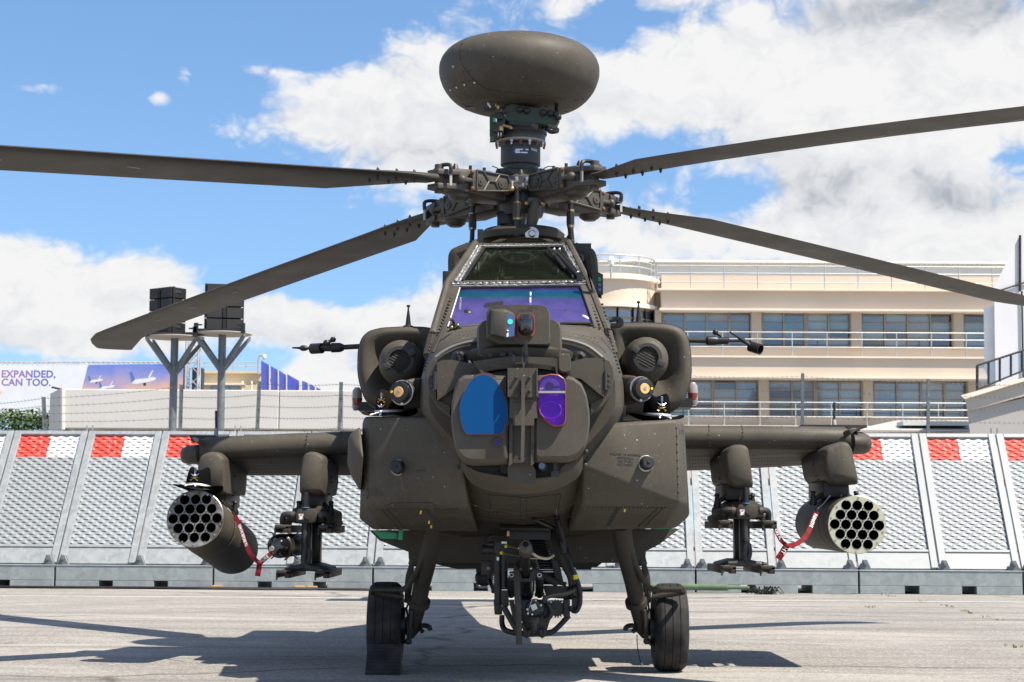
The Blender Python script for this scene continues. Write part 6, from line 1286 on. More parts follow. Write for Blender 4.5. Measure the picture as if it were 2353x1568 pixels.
linkrod([(1640, 470), (1640, 560)], .02, 14.35, []); linkrod([(1640, 555), (1640, 675)], .034, 14.35, [(1640, 552), (1640, 678)]); linkrod([(1640, 675), (1640, 760), (1600, 830)], .02, 14.35, []); linkrod([(1640, 700), (1650, 820)], .025, 14.3, [])
m = MB(); m.tube([Z('B', 1205, 620, 13.95), Z('B', 1205, 780, 13.95)], .022, 10); HP('scissor_rod', m, 'hub'); m = MB(); m.tube([Z('B', 1330, 470, 13.9), Z('B', 1318, 560, 13.9), Z('B', 1285, 690, 13.95), Z('B', 1290, 750, 13.95)], [.045, .05, .04, .045], 12); sx_ = HP('scissor_arm', m, 'hub'); m = MB(); m.lathe(Z('B', 1295, 757, 13.9), (0, -1, 0), [(-.03, .055), (.03, .055), (.034, .03), (.05, .02)], 16); HP('scissor_bearing', m, 'steel', sx_)
m = MB(); m.hull([Z('B', x, y, 13.9) for x, y in ((1258, 425), (1370, 425), (1392, 500), (1240, 500))] + [Z('B', x, y, 14.1) for x, y in ((1258, 425), (1370, 425), (1392, 500), (1240, 500))]); HP('scissor_clevis', m, 'hub', sx_, 30, .01); m = MB(); m.ball(Z('B', 1245, 480, 13.87), .018, 6); m.ball(Z('B', 1390, 482, 13.87), .018, 6); m.ball(Z('B', 1115, 350, 13.85), .022, 6); HP('clevis_nut', m, 'bronze', sx_)
m = MB(); m.lathe(Z('B', 1200, 490, 14.2), (0, 0, 1), [(-.1, .17), (.0, .20), (.1, .18)], 24); HP('hub_lower_bearing', m, 'black', hub); m = MB(); m.tube(spl([Z('B', x, y, 14.0) for x, y in ((980, 270), (1050, 290), (1130, 310), (1165, 330))], 4), .04, 8); m.tube(spl([Z('B', x, y, 14.0) for x, y in ((980, 380), (1070, 380), (1110, 350), (1160, 340))], 4), .035, 8); m.tube([Z('B', 1130, 335, 13.92), Z('B', 1200, 345, 13.92)], .045, 10); HP('pitch_horn', m, 'black', hub)
m = MB(); m.box(Z('B', 1062, 640, 14.2), (.14, .2, .13)); m.box(Z('B', 1045, 700, 14.2), (.08, .2, .06)); m.hull([Z('B', x, y, 14.25) for x, y in ((960, 560), (1060, 570), (1010, 640), (1090, 640))] + [Z('B', 1010, 600, 14.4)]); HP('actuator', m, 'black', None, 30, .01); m = MB(); m.box(Z('B', 832, 800, 13.9), (.045, .04, .15)); HP('lamp_stub', m, 'black')
# ================================================================== wings and pylons
def wing(s):
    f = 'H' if s < 0 else 'I'
    if s < 0: st = [(1860, 168, 566, 13.62), (1200, 190, 566, 13.6), (480, 224, 566, 13.58), (440, 250, 550, 13.58)]; tip = [(435, 285, 462, 13.6), (330, 292, 462, 13.62), (285, 315, 450, 13.65), (266, 360, 410, 13.7)]
    else: st = [(40, 118, 530, 13.62), (800, 122, 505, 13.6), (1540, 132, 470, 13.58), (1580, 158, 450, 13.58)]; tip = [(1585, 168, 375, 13.6), (1690, 172, 374, 13.62), (1740, 198, 360, 13.65), (1768, 250, 310, 13.7)]
    def sec(x, yt, yte, Y, c=1.15):
        t = Z(f, x, yt, Y + .1); te = Z(f, x, yte, Y + c); zt = t.z; zc = zt - .092; X = Z(f, x, (yt + yte) / 2, Y).x; pts = []
        for k in range(9):
            a = math.pi * (k / 8) + math.pi / 2; pts.append(V((X, Y + .09 + .09 * math.cos(a), zc + .092 * math.sin(a))))
        pts += [V((X, Y + .5, min(zc - .075, te.z + .35 * (zc - te.z)))), V((X, Y + c, te.z)), V((X, Y + c, te.z + .015)), V((X, Y + .6, zt - .02))]; return pts
    m = MB(); m.loft([sec(*q) for q in st]); w = HP('stub_wing', m, 'olive', None, 40)
    rings = []
    for x, y0, y1, Y in tip:
        a_, b_ = Z(f, x, y0, Y + .3), Z(f, x, y1, Y + .3); c = (a_ + b_) / 2; h = (a_.z - b_.z) / 2; rings.append([V((c.x, Y + .38 + .36 * math.cos(2 * math.pi * k / 20) * (h / .145), c.z + h * math.sin(2 * math.pi * k / 20))) for k in range(20)])
    m = MB(); m.loft(rings); HP('wing_tip', m, 'olive', w, 60)
    mm = MB()
    for x in ((1705, 1405, 1045, 560, 520) if s < 0 else (310, 608, 968, 1330, 1500)):
        for k in range(9):
            a = math.pi * (k / 8) * .8 + math.pi * .55; f2 = 0
            q = Z(f, x, 0, 13.6); yt = [s_[1] for s_ in st][1]; zt = Z(f, x, (st[0][1] + (st[2][1] - st[0][1]) * abs(x - st[0][0]) / abs(st[2][0] - st[0][0])), 13.7).z; mm.ball(V((q.x, 13.6 + .09 + .091 * math.cos(a), zt - .092 + .093 * math.sin(a))), .005, 4)
    kind(HP('rivet', mm, 'olive_dark', w), 'stuff')
    mm = MB(); tr = bvh_of(w)
    for row in range(4):
        for k in range(46):
            x = (700 + k * 23) if s < 0 else (130 + k * 27); y = (455 + row * 28) if s < 0 else (400 + row * 30 - k * .8); a_, b_, s_ = ZF[f]; d = sight(a_ + x * s_, b_ + y * s_); h_ = tr.ray_cast(CAMPOS, d)
            if h_[0] is not None: mm.ball(h_[0], .0045, 3)
    kind(HP('rivet', mm, 'olive_dark', w), 'stuff')
    # wing top antenna and small pointed fairing
    ax_ = (592, 205) if s < 0 else (1428, 130); m = MB(); b0 = Z(f, ax_[0], ax_[1], 13.9); m.lathe(b0, (0, 0, 1), [(0, .018), (.05, .014), (.055, .010)], 12); HP('antenna_base', m, 'greydecal', w); m = MB(); m.tube([b0 + V((0, 0, .05)), b0 + V((s * .004, 0, .19))], .010, 8); HP('whip_antenna', m, 'dgrey', w)
    tx = (455, 268) if s < 0 else (1548, 185); m = MB(); a_ = Z(f, tx[0] + s * -18, tx[1] + 10, 13.56); m.lathe(a_, (s * .55, -1, .35), [(0, .026), (.05, .022), (.07, .016)], 14); tf = HP('marker_lamp', m, 'olive', w); m = MB(); m.lathe(a_ + V((s * .55, -1, .35)).normalized() * .07, (s * .55, -1, .35), [(0, .016), (.03, .013), (.055, .003)], 14); HP('marker_lens', m, 'greydecal', tf)
    m = MB(); m.box(Z(f, 445 if s < 0 else 1580, 247 if s < 0 else 155, 13.9), (.10, .2, .03)); m.box(Z(f, 500 if s < 0 else 1400, 226 if s < 0 else 133, 14.0), (.5 if s > 0 else .2, .3, .02)); HP('wing_plate', m, 'olive_dark', w)
    return w
WGL = wing(-1); WGR = wing(1)
def pylon(f, pts, Y, lab, d=.95):
    r0 = zs(f, rp(pts, 30, 4), Y + .10); m = MB(); bk = off(scl(r0, .95), (0, d, -.0)); bk2 = off(scl(r0, .72), (0, d + .22, .06)); m.loft([scl(r0, .80, (0, -.10, .0)), scl(r0, .92, (0, -.085, 0)), scl(r0, .98, (0, -.045, 0)), r0, bk, bk2]); o = HP('weapon_pylon', m, 'olive', None, 50, label=lab)
    c = cen(r0); lowz = min(p.z for p in r0); xs = [p.x for p in r0]; w = max(xs) - min(xs)
    m = MB(); m.box((c.x, Y + .55, lowz - .03), (w * .72, .7, .12)); HP('ejector_rack', m, 'black', o, 30, .01)
    for sx_ in (-1, 1):
        m = MB(); x0 = c.x + sx_ * w * .25; m.tube([(x0, Y + .3, lowz - .05), (c.x + sx_ * w * .62, Y + .28, lowz - .115)], .018, 8); m.lathe((c.x + sx_ * w * .62, Y + .28, lowz - .15), (0, 0, 1), [(0, .026), (.02, .03), (.05, .02), (.09, .016), (.095, .022), (.11, .016)], 10); HP('sway_brace', m, 'black', o)
    m = MB(); m.tube(spl([(c.x + w * .1, Y + .25, lowz - .02), (c.x + w * .14, Y + .2, lowz - .08), (c.x + w * .05, Y + .25, lowz - .14)], 4), .007, 6); HP('arming_wire', m, 'bronze', o)
    mm = MB()
    for p in r0[::3]: mm.ball(p + V((0, .35, 0)), .008, 4)
    kind(HP('rivet', mm, 'olive_dark', o), 'stuff'); return o
pylon('H', [(440, 450), (468, 385), (540, 352), (630, 357), (688, 410), (695, 560), (696, 742), (560, 730), (430, 690)], 13.42, 'outer left pylon carrying the sooty pod')
pylon('H', [(1348, 560), (1370, 410), (1400, 365), (1450, 350), (1510, 360), (1578, 405), (1584, 600), (1562, 742), (1345, 735)], 13.2, 'inner left pylon')
pylon('I', [(430, 400), (470, 325), (510, 296), (570, 286), (625, 298), (652, 330), (695, 640), (692, 673), (505, 675), (450, 600)], 13.2, 'inner right pylon')
pylon('I', [(1310, 420), (1330, 330), (1400, 285), (1490, 260), (1542, 274), (1574, 330), (1632, 610), (1630, 648), (1400, 650), (1335, 570)], 13.2, 'outer right pylon carrying the clean pod')
# ================================================================== landing gear
def gear(s):
    f = 'F'; X = (lambda x: x)
    tc_ = Z(f, 240 if s < 0 else 2147, 833, 12.9); Rr = px(290 * .3418, 12.9); hw = px(112 * .3418, 12.9); tc_.z = Rr
    pts = [(-hw * .78, Rr * .52), (-hw * .95, Rr * .62), (-hw, Rr * .76), (-hw * .92, Rr * .90), (-hw * .7, Rr * .975)]
    g_ = []
    for k in (-.45, 0, .45): g_ += [(hw * (k - .02), Rr * (.998 - .02 * k * k)), (hw * (k - .015), Rr * .972), (hw * (k + .015), Rr * .972), (hw * (k + .02), Rr * (.998 - .02 * k * k))]
    pts = pts + [(-hw * .6, Rr * .99)] + g_ + [(hw * .6, Rr * .99)] + [(-a, b) for a, b in reversed(pts)]
    m = MB(); m.lathe(tc_, (1, 0, 0), pts, 56); wh = HP('main_wheel', m, 'rubber', None, 30)
    m = MB(); m.lathe(tc_, (1, 0, 0), [(-hw * .7, .02), (-hw * .7, Rr * .5), (hw * .7, Rr * .5), (hw * .7, .02)], 28); HP('wheel_rim', m, 'olive_dark', wh); m = MB(); m.lathe(tc_ - V((s * hw * .7, 0, 0)), (-s, 0, 0), [(0, Rr * .42), (.06, Rr * .42), (.06, Rr * .2), (.1, Rr * .18)], 24); HP('brake_disc', m, 'gunmetal', wh)
    P0 = lambda x, y, Y: Z(f, (x if s > 0 else 2390 - x), y, Y)
    m = MB(); m.tube([P0(1826, 170, 12.35), P0(1845, 320, 12.45), P0(1905, 560, 12.62), P0(1935, 720, 12.72), P0(1965, 870, 12.82), P0(1985, 910, 12.86)], [.070, .066, .060, .058, .046, .032], 20); st = HP('gear_strut', m, 'olive_dark', None, 40)
    m = MB(); m.lathe(P0(1925, 690, 12.70), P0(1965, 870, 12.82) - P0(1905, 560, 12.62), [(-.02, .078), (.02, .078)], 20); HP('strut_collar', m, 'olive_dark', st); m = MB(); m.tube([P0(1945, 170, 13.0), P0(1935, 320, 13.0), P0(1965, 440, 12.98)], .038, 12); HP('shock_strut', m, 'olive', st)
    m = MB(); m.tube([tc_ - V((s * .02, 0, 0)), P0(1960, 850, 12.85)], .045, 12); HP('axle', m, 'olive_dark', st)
    m = MB(); m.tube(spl([P0(1878, 330, 12.42), P0(1935, 470, 12.5), P0(1990, 565, 12.56), P0(2030, 600, 12.56), P0(2090, 604, 12.55), P0(2235, 603, 12.5)], 5), .020, 10); m.tube(spl([P0(2235, 603, 12.5), P0(2245, 612, 12.55), P0(2225, 625, 12.62), P0(2030, 655, 12.68)], 4), .018, 10); HP('step_rail', m, 'olive_dark', st)
    m = MB(); m.hull([P0(1958, 430, 12.66), P0(1992, 430, 12.66), P0(2020, 520, 12.7), P0(2025, 690, 12.75), P0(1990, 700, 12.75), P0(1965, 560, 12.7)] + [P0(1992, 430, 12.69), P0(2025, 690, 12.78), P0(1965, 560, 12.73)]); HP('gear_plate', m, 'olive_dark', st, 30, .004)
    m = MB(); m.hull([P0(1875, 680, 12.68), P0(1865, 720, 12.68), P0(1905, 740, 12.70), P0(1990, 740, 12.74), P0(1985, 680, 12.72)] + [P0(1880, 700, 12.8), P0(1985, 710, 12.8)]); HP('strut_lug', m, 'olive_dark', st, 30, .006)
    m = MB(); m.tube(spl([P0(1935, 872, 12.8), P0(1915, 848, 12.76), P0(1880, 846, 12.74), P0(1855, 858, 12.72), P0(1850, 878, 12.72)], 4), .017, 8); m.tube([P0(1900, 890, 12.78), P0(1930, 850, 12.8)], .016, 8); HP('tow_hook', m, 'black', st)
    m = MB(); m.tube([P0(1975, 740, 12.66), P0(1985, 850, 12.7), P0(1996, 950, 12.74)], [.016, .012, .014], 8); m.ball(P0(1996, 950, 12.74), .026, 6); HP('grounding_rod', m, 'olive_dark', st)
    m = MB(); rs = random.Random(4 + s); pth = [P0(1985 + rs.uniform(-10, 10), 690 + k * 38, 12.68 + .008 * k) for k in range(7)]; m.tube(spl(pth, 4), .011, 6); pth = [P0(2002 + rs.uniform(-8, 8), 600 + k * 45, 12.70) for k in range(8)]; m.tube(spl(pth, 4), .008, 6); HP('brake_line', m, 'black', st)
    if s > 0:
        m = MB(); m.tube(spl([P0(1930, 905, 12.8), P0(1932, 980, 12.75), P0(1945, 1060, 12.7), P0(1965, 1112, 12.66)], 5), .0035, 5); HP('static_wire', m, 'black', st)
gear(-1); gear(1)
# ================================================================== chain gun
G = lambda x, y, Y: Z('G', x, y, Y)
mz, br = G(609, 292, 11.60), G(614, 700, 12.28); gd = (br - mz).normalized()
m = MB(); m.tube([mz + gd * .16, br + gd * .1], .0285, 20); gun = HP('chain_gun', m, 'gunmetal', None, 40, label='long barrelled chain gun under the nose')
m = MB(); m.lathe(mz, gd, [(.02, .020), (0, .0205), (0, .0255), (.03, .0265), (.05, .040), (.055, .043), (.15, .043), (.155, .041), (.165, .041), (.20, .030)], 28, False); HP('muzzle_brake', m, 'hub', gun, 30); m = MB(); m.lathe(mz + gd * .03, gd, [(0, .0205), (.01, .0205)], 20); HP('muzzle_bore', m, 'black', gun)
m = MB(); m.lathe(br, gd, [(-.06, .050), (.0, .052), (.02, .047), (.3, .045), (.31, .055), (.36, .055)], 24); slv = HP('recoil_sleeve', m, 'gunmetal', gun)
for k in range(7): m = MB(); m.tube([G(590 + 60 * t, 770 + k * 22 + 6 * math.sin(t * 3.1), 12.27 - .03 * math.sin(t * 3.1)) for t in (0, .25, .5, .75, 1)], .0055, 6); HP('sleeve_slot', m, 'black', slv)
m = MB(); m.prism([G(x, y, 12.16) for x, y in ((425, 635), (475, 632), (550, 660), (560, 720), (660, 720), (680, 640), (720, 610), (800, 632), (798, 720), (730, 722), (690, 735), (545, 735), (425, 722))], .05); HP('recoil_yoke', m, 'black', gun, 30, .006)
for x0, x1 in ((441, 436), (777, 778)):
    m = MB(); a = G(x0, 668, 12.10); b = G(x1, 900, 12.4); dd = (b - a).normalized(); m.lathe(a, dd, [(0, .006), (0, .013), (.02, .013), (.03, .022), (.08, .026), (.10, .029), (.3, .028), (.34, .024)], 18); rc = HP('recoil_damper', m, 'black', gun); m = MB(); m.tube(circ(a, .0125, 16, dd) + circ(a, .0125, 16, dd)[:1], .0028, 5); HP('damper_ring', m, 'white', rc); m = MB(); m.box(b + V((0, -.02, .0)), (.07, .03, .03)); HP('damper_clamp', m, 'hub', rc, 30, .006)
m = MB(); m.tube(spl([G(545, 520, 12.25), G(505, 555, 12.1), G(500, 640, 12.05), G(512, 900, 12.0), G(528, 1250, 11.98), G(533, 1505, 11.98)], 5), .0205, 12); HP('guard_bar', m, 'olive_dark', gun)
m = MB(); m.tube(spl([G(325, 1155, 12.3), G(328, 1260, 12.28), G(370, 1330, 12.24), G(520, 1370, 12.2), G(700, 1368, 12.25), G(900, 1358, 12.3), G(985, 1310, 12.32), G(1130, 1160, 12.36)], 6), .019, 10); HP('cradle_tube', m, 'black', gun); m = MB(); m.tube([G(345, 1050, 12.2), G(470, 1270, 12.1), G(520, 1350, 12.05)], .021, 8); m.tube([G(440, 980, 12.2), G(500, 1250, 12.1)], .018, 8); m.tube([G(560, 1260, 12.15), G(640, 1380, 12.2)], .012, 8); HP('cradle_brace', m, 'olive_dark', gun)
m = MB(); m.lathe(G(722, 1062, 12.12), (-.1, -1, .12), [(-.2, .062), (0, .062), (.01, .055), (.03, .05)], 28); mo = HP('drive_motor', m, 'black', gun); m = MB(); c = G(712, 1053, 12.075); m.prism([G(x, y, 12.07) for x, y in ((668, 1035), (730, 1008), (757, 1072), (695, 1100))], .004); HP('motor_label', m, 'steel', mo)
m = MB(); m.tube([G(x, y, 12.07) for x, y in ((690, 958), (640, 1112), (820, 1092), (735, 975), (690, 958))], .003, 5); HP('lock_wire', m, 'steel', mo)
for x, y in ((632, 1080), (733, 972), (797, 1030), (690, 1140), (640, 1130)): m = MB(); m.lathe(G(x, y, 12.08), (0, -1, 0), [(0, .008), (.012, .007)], 8); HP('motor_screw', m, 'steel', mo)
m = MB(); m.hull([G(x, y, 12.2) for x, y in ((555, 960), (860, 960), (925, 1060), (930, 1130), (870, 1240), (855, 1380), (600, 1380), (560, 1200))] + [G(x, y, 12.7) for x, y in ((555, 960), (860, 960), (920, 1100), (840, 1350), (610, 1350))]); HP('gun_receiver', m, 'black', gun, 30, .01); m = MB(); m.lathe(G(715, 1240, 12.14), (0, -.6, -1), [(-.03, .034), (0, .034), (.01, .02), (.04, .016), (.06, .018)], 14); HP('drain_fitting', m, 'hub', gun)
for pts in ([(870, 1000), (905, 1060), (925, 1120), (890, 1180), (840, 1200)], [(600, 1330), (620, 1400), (660, 1330)], [(780, 1330), (810, 1400), (840, 1330)]): m = MB(); m.tube(spl([G(x, y, 12.17) for x, y in pts], 4), .018, 8); HP('receiver_rib', m, 'black', gun)
m = MB(); c = G(985, 1070, 12.4); 
for k in range(18): a = 2 * math.pi * k / 18; m.box(c + V((.056 * math.cos(a), 0, .056 * math.sin(a))), (.014, .03, .010), Matrix.Rotation(-a, 3, 'Y'))
m.lathe(c, (0, -1, 0), [(-.02, .053), (.02, .053)], 24); HP('feed_sprocket', m, 'gunmetal', gun)
# feed chute: link by link
path = spl([G(690, 130, 12.75), G(740, 250, 12.6), G(800, 400, 12.5), G(850, 540, 12.45), G(880, 680, 12.45), G(910, 760, 12.48)], 5)
for i in range(len(path) - 1):
    a, b = path[i], path[i + 1]; t = (b - a).normalized(); xr = V((1, .15, 0)); up = t; fw = up.cross(xr).normalized(); rot = Matrix((xr.normalized(), fw, up)).transposed(); m = MB(); m.box((a + b) / 2, (.125 - .001 * i, .05, (b - a).length * .62), rot); HP('chute_link', m, 'black', gun, 30, .006); m = MB()
    for sg in (-1, 1): m.ball((a + b) / 2 + rot @ V((sg * .055, .0, 0)) + V((0, -.03, 0)), .008, 4)
    kind(HP('chute_pin', m, 'steel', gun), 'stuff')
for k in range(9): m = MB(); m.box(G(965 + k * 7, 500 + k * 33, 12.42), (.055, .04, .022)); HP('chute_finger', m, 'black', gun, 30, .004)
m = MB(); m.tube(spl([G(905, 90, 12.6), G(950, 190, 12.5), G(1010, 330, 12.4), G(1090, 540, 12.36), G(1165, 690, 12.34), G(1185, 830, 12.36)], 5), .031, 14); HP('gun_arm', m, 'olive_dark', gun); m = MB(); m.hull([G(x, y, 12.36) for x, y in ((820, 790), (1120, 800), (1240, 850), (1235, 920), (1130, 960), (860, 940))] + [G(x, y, 12.5) for x, y in ((820, 800), (1120, 810), (1240, 860), (1130, 950), (860, 930))]); HP('gun_crossarm', m, 'olive_dark', gun, 30, .012); m = MB(); m.lathe(G(1205, 870, 12.34), (.3, -1, .1), [(-.06, .05), (.02, .05), (.03, .04), (.05, .035)], 18); HP('arm_pivot', m, 'black', gun)
m = MB(); m.tube(spl([G(820, 1000, 12.2), G(860, 935, 12.2), G(960, 905, 12.24), G(1090, 890, 12.26), G(1215, 845, 12.3)], 5), .017, 8); HP('armoured_cable', m, 'hub', gun); m = MB(); m.tube(spl([G(1060, 255, 12.35), G(1110, 380, 12.3), G(1165, 560, 12.28), G(1225, 700, 12.28), G(1268, 860, 12.28), G(1268, 1010, 12.28), G(1225, 1100, 12.28), G(1175, 1095, 12.3), G(1155, 1040, 12.3)], 6), .015, 8); cbx = HP('loose_cable', m, 'black', gun); m = MB(); m.lathe(G(1215, 690, 12.28), (.2, 0, -1), [(-.015, .019), (.015, .019)], 10); HP('cable_tie', m, 'yellow', cbx)
m = MB(); m.box(G(1105, 1060, 12.36), (.045, .06, .12)); m.box(G(1208, 1010, 12.34), (.045, .06, .10)); HP('arm_end_block', m, 'black', gun, 30, .005); m = MB(); m.tube([G(690, 600, 12.4), G(820, 680, 12.38), G(1000, 770, 12.38)], .026, 10); m.tube([G(1000, 750, 12.4), G(1100, 780, 12.4)], .015, 8); HP('arm_link', m, 'olive_dark', gun)
for x, y0, y1, r in ((275, 290, 1000, .026), (350, 400, 835, .026)): m = MB(); m.tube([G(x, y0, 12.3), G(x + 2, y1, 12.32)], r, 14); HP('hydraulic_tube', m, 'black', gun)
m = MB(); m.box(G(300, 330, 12.28), (.075, .08, .085)); m.lathe(G(195, 362, 12.28), (-1, 0, 0), [(-.01, .03), (.06, .03)], 14); m.lathe(G(190, 295, 12.28), (-1, 0, 0), [(-.02, .018), (.02, .018)], 12); vb = HP('valve_block', m, 'black', gun, 30, .005); m = MB(); m.prism([G(x, y, 12.235) for x, y in ((320, 262), (386, 265), (384, 288), (318, 286))], .004); HP('valve_plate', m, 'steel', vb); m = MB(); m.prism([G(x, y, 12.26) for x, y in ((262, 448), (290, 450), (288, 492), (262, 490))], .004); HP('valve_plate', m, 'steel', vb)
m = MB(); m.tube(spl([G(270, 200, 12.3), G(190, 200, 12.3), G(130, 260, 12.3), G(95, 350, 12.3)], 5), .013, 8); HP('hose', m, 'black', gun)
for a_, b_ in (((375, 320), (525, 345)), ((320, 400), (540, 438))): m = MB(); m.tube([G(a_[0], a_[1], 12.2), G(b_[0], b_[1], 11.9)], .006, 6); ow = HP('steel_rod', m, 'steel', gun); m = MB(); m.ball(G(a_[0], a_[1], 12.19), .013, 5); HP('rod_tip', m, 'yellow', ow)
m = MB(); m.tube(spl([G(690, 405, 12.0), G(780, 455, 12.05), G(880, 465, 12.1), G(945, 430, 12.15)], 5), .010, 8); HP('cream_hose', m, 'podface', gun); m = MB(); m.tube([G(665, 462, 12.1), G(830, 466, 12.15)], .006, 6); HP('steel_rod', m, 'steel', gun)
m = MB(); m.hull([G(x, y, 12.28) for x, y in ((310, 850), (400, 850), (410, 1000), (400, 1060), (330, 1050), (312, 980))] + [G(x, y, 12.5) for x, y in ((310, 850), (400, 850), (410, 1000), (312, 980))]); m.hull([G(x, y, 12.34) for x, y in ((222, 955), (318, 950), (330, 1145), (235, 1145))] + [G(x, y, 12.55) for x, y in ((222, 955), (318, 950), (330, 1145), (235, 1145))]); HP('side_gearbox', m, 'olive_dark', gun, 30, .01)
m = MB(); m.box(G(165, 575, 12.5), (.10, .08, .10)); m.tube([G(165, 600, 12.5), G(170, 720, 12.5), G(230, 860, 12.4)], .016, 8); swb = HP('switch_box', m, 'black', gun, 30, .006); m = MB(); m.lathe(G(160, 585, 12.45), (0, -1, 0), [(0, .014), (.01, .012)], 12); HP('red_button', m, 'redlens', swb)
m = MB()
for k in range(22): m.box(G(226, 410 + k * 22, 12.36), (.025, .02, .007))
kind(HP('rack_teeth', m, 'black', gun), 'stuff')
m = MB(); m.tube([G(300, 95, 12.35), G(900, 105, 12.35)], .022, 8); m.box(G(650, 150, 12.6), (.3, .3, .1)); HP('turret_yoke', m, 'black', gun); m = MB(); m.lathe(G(400, 165, 12.3), (1, 0, 0), [(-.008, .02), (.008, .02)], 12); HP('amber_band', m, 'amber', gun)
m = MB(); m.tube([G(700, -10, 12.1), G(900, 80, 12.2), G(985, 110, 12.3)], .016, 8); m.tube([G(985, -20, 12.1), G(1010, 80, 12.2), G(1060, 250, 12.3), G(1080, 400, 12.3)], .022, 10); HP('turret_strut', m, 'black', gun)
# ================================================================== rocket pods
def frame_from(ax):
    ax = ax.normalized(); u = ax.cross(V((0, 0, 1))).normalized(); u = u if u.x > 0 else -u; w = u.cross(ax); w = w if w.z > 0 else -w; return u, w
def pod(f, fc, bc, Yf, Yb, face, lab, tilt):
    a, b = Z(f, fc[0], fc[1], Yf), Z(f, bc[0], bc[1], Yb); ax = (b - a).normalized(); Ln = (b - a).length; u, w = frame_from(ax); ct, st = math.cos(R(tilt)), math.sin(R(tilt)); u, w = u * ct + w * st, w * ct - u * st
    th = thing('rocket_pod', lab, 'rocket pod', a, 'rocket pods under the wings'); rad = .207
    m = MB(); m.lathe(a, ax, [(.012, rad - .004), (.02, rad), (.45, rad), (.452, rad + .003), (.47, rad + .003), (.472, rad), (Ln - .1, rad), (Ln - .03, rad - .012), (Ln, rad - .05), (Ln, .002)], 56, False); body = build('pod_body', m, M['olive'], th, 35)
    sp_ = .0805; cen_ = []
    for row, n_ in ((2, 3), (1, 4), (0, 5), (-1, 4), (-2, 3)):
        for i in range(n_): cen_.append(((i - (n_ - 1) / 2) * sp_, row * sp_ * .866))
    # face plate with nineteen holes
    bm = bmesh.new(); edges = []
    def loop(cx, cy, r, n_):
        vs_ = [bm.verts.new(a + u * (cx + r * math.cos(2 * math.pi * k / n_)) + w * (cy + r * math.sin(2 * math.pi * k / n_))) for k in range(n_)]
        for k in range(n_): edges.append(bm.edges.new((vs_[k], vs_[(k + 1) % n_])))
    loop(0, 0, rad, 72)
    for cx, cy in cen_: loop(cx, cy, .0355, 26)
    bmesh.ops.triangle_fill(bm, use_beauty=True, edges=edges)
    ex = bmesh.ops.extrude_face_region(bm, geom=bm.faces[:]); bmesh.ops.translate(bm, verts=[v for v in ex['geom'] if isinstance(v, bmesh.types.BMVert)], vec=ax * .015)
    bmesh.ops.recalc_face_normals(bm, faces=bm.faces); me = bpy.data.meshes.new('face_plate'); bm.to_mesh(me); bm.free(); me.materials.append(M[face]); fp = link('face_plate', me, th)
    for cx, cy in cen_:
        c = a + u * cx + w * cy; m = MB(); m.lathe(c, ax, [(.0, .0355), (-.003, .0345), (.0, .0335), (.5, .0335), (.5, .001)], 26, False); build('launch_tube', m, M['tubein'], th, 35)
    for k in range(14):
        an = 2 * math.pi * k / 14 + .2; c = a + u * (.192 * math.cos(an)) + w * (.192 * math.sin(an)); m = MB(); m.lathe(c, -ax, [(0, .0075), (.004, .007)], 8); build('face_screw', m, M['bronze' if k % 2 else 'steel'], fp)
    mm = MB()
    for i, (cx, cy) in enumerate(cen_):
        for dx, dy in ((.5, .289), (.5, -.289)): 
            c = V((cx + dx * sp_, cy + dy * sp_, 0))
            if c.length < .165: mm.lathe(a + u * c.x + w * c.y, -ax, [(0, .006), (.003, .006), (.003, .003), (.001, .003)], 8)
    kind(build('detent_pin', mm, M['gunmetal'], fp), 'stuff')
    m = MB(); m.tube(circ(a + ax * .006, rad + .001, 72, ax) + circ(a + ax * .006, rad + .001, 72, ax)[:1], .003, 5); build('face_rim', m, M['steel'], th)
    top = a + ax * .55 + w * rad
    for k in (.0, .36): m = MB(); m.lathe(top + ax * k - w * .01, V((0, 0, 1)), [(0, .03), (.05, .022), (.09, .02)], 12); build('suspension_lug', m, M['black'], th)
    return a, ax, u, w
PL = pod('H', (403, 950), (760, 1236), 13.14, 14.62, 'sooty', 'rocket pod with soot stained face below a hat, left wing', 1.5)
PR = pod('I', (1632, 1007), (1288, 992), 13.05, 14.75, 'podface', 'clean rocket pod with pale green face under the right wing tip', -1.5)
